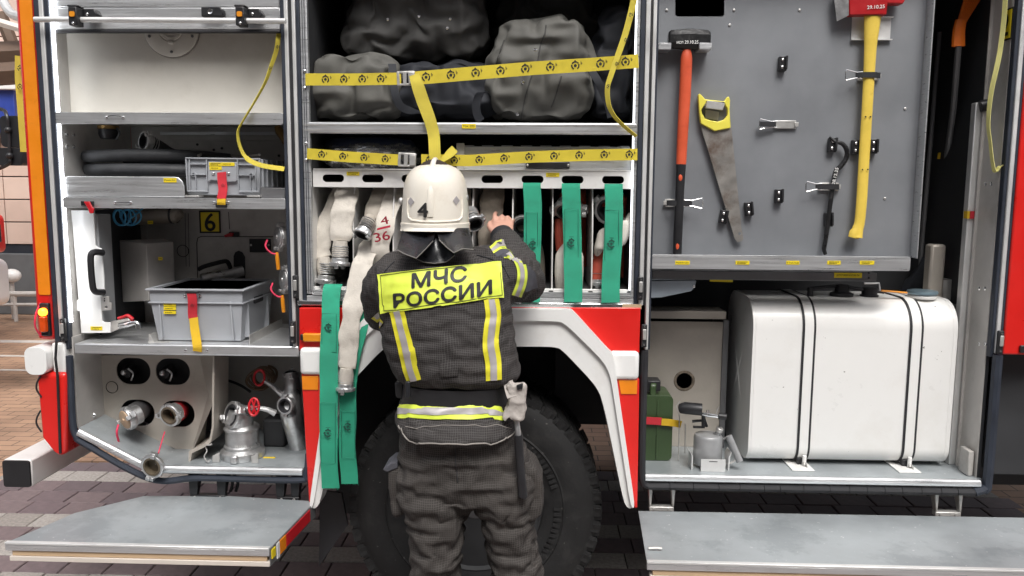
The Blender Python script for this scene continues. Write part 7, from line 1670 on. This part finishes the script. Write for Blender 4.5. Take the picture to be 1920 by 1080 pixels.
# --- back panel with lettering
bp_, bpv = patch([(710,514),(940,487.5),(945,556),(715,587.5)], 64, 22, 'back_panel', NEON, person, off=0.006, smooth_it=30)
def onpanel(p):
    h = bpv.ray_cast(V((p.x,-2,p.z)), V((0,1,0))); return V((p.x, (h[0].y if h[0] else p.y)-0.0016, p.z))
tU = V((1,0,0.145))
def bpt(u, v): return drape(u, v, bpv, -0.6, 0.0012)
letter('МЧС', bpt(823,520), tU, (-0.05,0,1), 0.042, 'lettering', INK, bp_, w=0.165, bold=0.045, fn=onpanel)
letter('РОССИИ', bpt(829,552), tU, (-0.05,0,1), 0.042, 'lettering', INK, bp_, w=0.300, bold=0.045, fn=onpanel)
for a, b in (((713,516.5),(937,490.5)),((718,584),(942,553)),((713,516.5),(718,584)),((937,490.5),(942,553))):
    pts = [q for q in (bpt(a[0]+(b[0]-a[0])*t/16, a[1]+(b[1]-a[1])*t/16) for t in range(17)) if q is not None]; MB().tube(pts, 0.0009, 4).build('stitching', INK, bp_)
# --- reflective tapes: yellow with a silver middle
def tape(line, w, name, parent=person, mt=NEON2, bv=cb_, horiz=False, off=0.004, n=26):
    cl = [V((a,b,0)) for a,b in line]; cl = catmull(cl, max(4, n//max(len(line)-1,1)))
    def strip(k, o2):
        g = []
        for i, p in enumerate(cl):
            t = (cl[min(i+1,len(cl)-1)]-cl[max(i-1,0)]).normalized(); nn = V((-t.y, t.x, 0)); row = []
            for s in (-1,-0.5,0,0.5,1): q = p+nn*s*w*k/2; row.append(drape(q.x, q.y, bv, -0.6, o2))
            g.append(row)
        return g
    g = strip(1.0, off)
    if any(all(q is None for q in r) for r in g): g = [r for r in g if any(q is not None for q in r)]
    o, _ = lay(g, name, mt, parent, 2, 0.0015)
    g = strip(0.42, off+0.0022); g = [r for r in g if any(q is not None for q in r)]
    lay(g, 'silver_stripe', SILV, o, 2, 0.0012); return o
tape([(744,583),(752,612),(762,650),(769,685),(777,713)], 30, 'reflective_tape')
tape([(921,561),(925,590),(922,615),(920,645),(925,680),(926,712)], 29, 'reflective_tape')
tape([(746,770),(790,771),(845,770),(900,771),(950,772)], 27, 'reflective_tape', mt=NEON, n=44)
tape([(779,756),(783,748)], 26, 'reflective_tape', off=0.003); tape([(915,757),(911,749)], 26, 'reflective_tape', off=0.003)
tape([(958,462),(972,484),(979,508),(977,532),(968,556)], 19, 'reflective_tape', mt=NEON)
tape([(932,456),(945,449),(962,450),(978,462)], 13, 'reflective_tape', mt=NEON)
tape([(696,596),(704,604),(714,611)], 15, 'reflective_tape')
# plain elbow patch, cuff, hem piping, loop and pocket details
patch([(984,468),(1000,484),(1008,540),(985,548)], 10, 12, 'elbow_patch', PATCH, person, off=0.003)
patch([(930,450),(950,444),(975,470),(945,476)], 8, 6, 'shoulder_patch', PATCH, person, off=0.002)
cdir = (wrR-elR).normalized()
MB().tube([wrR-cdir*0.03, wrR+cdir*0.022], [0.050,0.043], 24, cap=False).build('cuff', RUB, person)
MB().tube([wrL-(wrL-elL).normalized()*0.02, wrL+(wrL-elL).normalized()*0.02], [0.048,0.042], 24, cap=False).build('cuff', RUB, person)
def piping(line, r, mt, name, bv=cb_, off=0.002):
    pts = []
    for (a, b) in interp(line, 8):
        q = drape(a, b, bv, -0.6, off)
        if q is not None: pts.append(q)
    if len(pts) > 2: return MB().tube(catmull(pts,2), r, 6).build(name, mt, person)
PIPE = mat('pale_piping', (0.26,0.24,0.22), 0.8)
piping([(747,798),(754,815),(768,826),(790,829),(850,830.5),(920,830),(945,826),(960,814),(968,800)], 0.0024, PIPE, 'hem_piping')
piping([(740,490),(722,508),(712,530)], 0.0022, RUB, 'seam_piping'); piping([(895,478),(925,486),(945,500),(955,520)], 0.0022, RUB, 'seam_piping')
patch([(825,679),(858,678),(859,704),(826,706)], 6, 5, 'back_loop', CLOTH, person, off=0.004, smooth_it=1)
piping([(760,801),(850,799),(960,797)], 0.0012, PIPE, 'hem_stitching')
# centre and pocket seams of the trousers
piping([(853,836),(855,870),(858,905)], 0.0016, RUB, 'seat_seam', bv=tb_)
def pocket(px, Y, d, name):
    m = MB(); m.plate(XZ(px, Y), Y-d, Y+d); vs_, ns_, fs_ = voxel(m, 0.008, 3); vs_ = fold(vs_, ns_, 0.006, 6, 11, 2.2); skin(vs_, fs_).build(name, CLOTHT, person, smooth=70)
pocket([(985,852),(1004,868),(1016,890),(1018,925),(1016,950),(995,962),(975,950),(975,860)], -0.45, 0.075, 'cargo_pocket')
pocket([(735,868),(755,862),(765,880),(768,945),(745,955),(738,930)], -0.45, 0.075, 'cargo_pocket')
m = MB(); m.plate(XZ([(724,869),(738,857),(750,856),(752,866),(735,873),(728,872)], -0.47), -0.53, -0.42); m.build('pocket_flap', PATCH, person, bev=0.006)
# boots
for an, s in ((anL,-1),(anR,1)):
    m = MB(); m.ball(an+V((0,0.055,-0.05)), 0.1, 18, 12, (0.56,1.5,0.52)); m.tube([an+V((0,0,-0.05)), an+V((0,0,0.10))], [0.06,0.072], 18); m.box(an.x-0.055, an.x+0.055, an.y-0.075, an.y+0.195, 0.0, 0.03)
    vs_, ns_, fs_ = voxel(m, 0.010, 3); skin([V((p.x,p.y,max(p.z,0.0))) for p in vs_], fs_).build('boot', LEATH, person, smooth=70)
# --- belt
bel = MB(); A = [uring(v,a,b,-0.466,d,e=0.85) for v,a,b,d in ((748,752,957,0.133),(714,756,962,0.136))]
bi = [[V((p.x*1.0+(P(855,730,-0.466).x-p.x)*0.03, p.y+(-0.466-p.y)*0.04, p.z)) for p in r] for r in A]
bel.loft([bi[0], A[0], A[1], bi[1]], cap=False); bel.build('belt', BELT, person, smooth=50)
x0, x1, z0, z1 = R4(761, 714, 770, 745, -0.60); MB().box(x0, x1, -0.612, -0.598, z0, z1).build('belt_keeper', LEATH, person, bev=0.003)
MB().plate(XZ([(742,716),(757,714),(756,746),(744,742)], -0.50), -0.52, -0.47).build('belt_end', BELT, person, bev=0.003)
# --- neck flap of the helmet: three leather petals
def petal(top, bot, bulge, flare, name, y_top=-0.492, y_bot=-0.565, nu=14, nv=10):
    g = []
    for j in range(nv+1):
        t = j/nv; row = []
        for i in range(nu+1):
            s = i/nu
            def along(line, s):
                k = s*(len(line)-1); a = min(int(k), len(line)-2); f = k-a; return (line[a][0]+(line[a+1][0]-line[a][0])*f, line[a][1]+(line[a+1][1]-line[a][1])*f)
            a, b = along(top, s), along(bot, s)
            y = (y_top+(y_bot-y_top)*t) - bulge*math.sin(math.pi*s)*(0.3+0.7*t) - flare*t*t + abs(s-0.5)*0.05*(1-t)
            q = P(a[0]+(b[0]-a[0])*t, a[1]+(b[1]-a[1])*t, y); q.y += 0.006*noise.noise(q*22); row.append(q)
        g.append(row)
    m = MB(); n = nu+1; pts = [p for r in g for p in r]; back = [p+V((0,0.004,0.001)) for p in pts]; N = len(pts); ff = []
    for j in range(nv):
        for i in range(nu): a = j*n+i; ff += [[a,a+n,a+n+1,a+1],[N+a,N+a+1,N+a+n+1,N+a+n]]
    rim = [i for i in range(n)] + [j*n+nu for j in range(1,nv+1)] + [nv*n+i for i in range(nu-1,-1,-1)] + [j*n for j in range(nv-1,0,-1)]
    for k in range(len(rim)): a, b = rim[k], rim[(k+1)%len(rim)]; ff.append([a,b,b+N,a+N])
    m.add(pts+back, ff); o = m.build(name, LEATH, person, smooth=60)
    e = [p+V((0,-0.001,0)) for p in g[-1]]; MB().tube(e, 0.0018, 6).build('edge_binding', mat('leather_edge',(0.16,0.15,0.14),0.6) if 'leather_edge' not in bpy.data.materials else bpy.data.materials['leather_edge'], o)
    return o
petal([(800,425),(830,425)], [(778,484),(795,492),(815,494),(838,491),(853,478)], 0.010, 0.0, 'neck_flap', -0.49, -0.555)
petal([(756,428),(785,428),(818,428)], [(744,468),(758,476),(781,484),(795,470),(812,452)], 0.012, 0.028, 'neck_flap', -0.485, -0.565)
petal([(816,428),(848,428),(880,428)], [(824,450),(838,464),(851,474),(868,466),(888,468)], 0.012, 0.028, 'neck_flap', -0.485, -0.565)
# --- helmet
hel = bpy.data.objects.new('helmet', None); COL.objects.link(hel); hel.parent = person; hc_ = P(817,400,-0.38); hel.location = hc_
def hring(v, hw, hd, yc=-0.38, n=56, rise=0.0):
    c = P(816.5, v, yc); out = []
    for j in range(n):
        t = 2*math.pi*j/n; out.append(V((c.x+hw*math.cos(t), c.y+hd*math.sin(t), c.z + rise*math.sin(t))))
    return out
S_ = 1/577.0
prof = [(306,4,0.012),(306.8,14,0.035),(309,26,0.062),(314,38,0.088),(321,46.5,0.106),(331,53,0.119),(344,57.5,0.128),(360,60,0.132),(378,61.5,0.134),(396,62.5,0.135),(412,63,0.136),(416,63,0.136)]
m = MB(); rings = [hring(v,w*S_,d) for v,w,d in prof]
rings += [hring(417.5,65*S_,0.142), hring(421,65*S_,0.143), hring(424,64.5*S_,0.142), hring(430,65.5*S_,0.150,rise=-0.004), hring(433,66*S_,0.156,rise=-0.006), hring(433,63*S_,0.148,rise=-0.006), hring(420,60*S_,0.130), hring(360,56*S_,0.122), hring(320,40*S_,0.09), hring(311,6*S_,0.02)]
m.loft(rings); m.build('shell', HELM, hel, smooth=50)
# raised border of the back shield
hv = BVHTree.FromPolygons([V(p) for p in m.v], m.f)
def onh(u, v, off=0.0015):
    q = P(u, v, -0.5); h = hv.ray_cast(V((q.x,-2,q.z)), V((0,1,0))); 
    if h[0] is None: return None
    q = P(u, v, h[0].y); h = hv.ray_cast(V((q.x,-2,q.z)), V((0,1,0)))
    return h[0]+(h[1] if h[1].y < 0 else -h[1])*off if h[0] is not None else None
bd = [onh(u,v,0.001) for u,v in interp([(765,372),(764,395),(766,408),(772,413),(790,415.5),(817,416),(845,415),(860,413),(866,407),(868,393),(867,370)],5)]
MB().tube([p for p in bd if p is not None], 0.0032, 8).build('shield_border', HELM, hel)
# crest
cr_ = []
for i in range(25):
    t = i/24; a = math.radians(-8+t*170)
    cr_.append(V((hc_.x, -0.38-math.cos(a)*0.136, P(817,306,-0.38).z-0.148+math.sin(a)*0.150)))
m = MB(); rings = []
for i, p in enumerate(cr_):
    t = i/24; h = 0.004+0.013*math.sin(math.pi*min(max((t-0.08)/0.9,0),1)); nrm = (p-V((hc_.x,-0.38,P(817,306,-0.38).z-0.148))).normalized(); wd = 0.0085+0.003*(1-t)
    rings.append([p+V((-wd,0,0))-nrm*0.006, p+V((-wd*0.8,0,0))+nrm*h*0.75, p+V((-wd*0.35,0,0))+nrm*h, p+V((wd*0.35,0,0))+nrm*h, p+V((wd*0.8,0,0))+nrm*h*0.75, p+V((wd,0,0))-nrm*0.006])
m.loft(rings); m.build('crest', HELM, hel, smooth=60)
for u, v, s in ((749,377,-1),(877,370,1)):
    q = P(u+(-s)*5, v, -0.39); MB().lathe([(0.012,0),(0.012,0.006),(0.009,0.010),(0.006,0.010)], q, (s,-0.1,0), 14).build('visor_bolt', GALV, hel)
for u, v in ((771,378),(855,376)):
    pts = [onh(u+a,v+b,0.0022) for a,b in ((0,-8.5),(6.5,0),(0,8.5),(-6.5,0))]
    if all(p is not None for p in pts): MB().add(pts+[p+V((0,0.003,0)) for p in pts], [[0,1,2,3],[0,4,5,1],[1,5,6,2],[2,6,7,3],[3,7,4,0]]).build('diamond_sticker', SILV, hel, smooth=0)
def onhelm(p):
    h = hv.ray_cast(V((p.x,-2,p.z)), V((0,1,0))); return h[0]+(h[1] if h[1].y < 0 else -h[1])*0.006 if h[0] is not None else p
letter('4', P(794,394,-0.51), (1,0,0), (0,0,1), 0.043, 'number', INK, hel, w=0.030, bold=0.035, fn=onhelm)
# --- axe in holster on the belt
hx_ = thing('belt_axe', 'small axe hung head-up in a worn grey leather holster', 'axe', P(966,790,-0.56))
YHx = -0.57
m = MB(); hp_ = [(950,722),(958,716),(963,722),(983,718),(985,724),(982,755),(984,768),(980,783),(965,786),(955,778),(946,785),(944,776),(954,757),(957,740)]
m.plate(XZ(hp_, YHx), YHx-0.022, YHx+0.02); vs_, ns_, fs_ = voxel(m, 0.004, 2); vs_ = fold(vs_, ns_, 0.005, 16, 16, 3.3); skin(vs_, fs_).build('holster', HOLST, hx_, smooth=50)
MB().ribbon(catmull([P(952,712,YHx+0.02),P(955,728,YHx-0.01),P(960,745,YHx-0.024)],5), (1,0,0), 0.030, 0.004).build('holster_loop', HOLST, hx_)
MB().plate(XZ([(968,722),(981,718),(980,728),(970,730)], YHx-0.02), YHx-0.030, YHx-0.018).build('holster_tear', LEATH, hx_, bev=0.002)
MB().tube([P(968,782,YHx), P(972,818,YHx-0.01)], 0.0088, 14).build('shaft', STEEL, hx_)
MB().tube(catmull([P(972,816,YHx-0.01),P(974,850,YHx-0.015),P(977,890,YHx-0.02),P(980,926,YHx-0.022),P(980,931,YHx-0.022)],5), [0.0135,0.0140,0.0130,0.0135,0.0150,0.014], 16).build('grip', PLA, hx_)
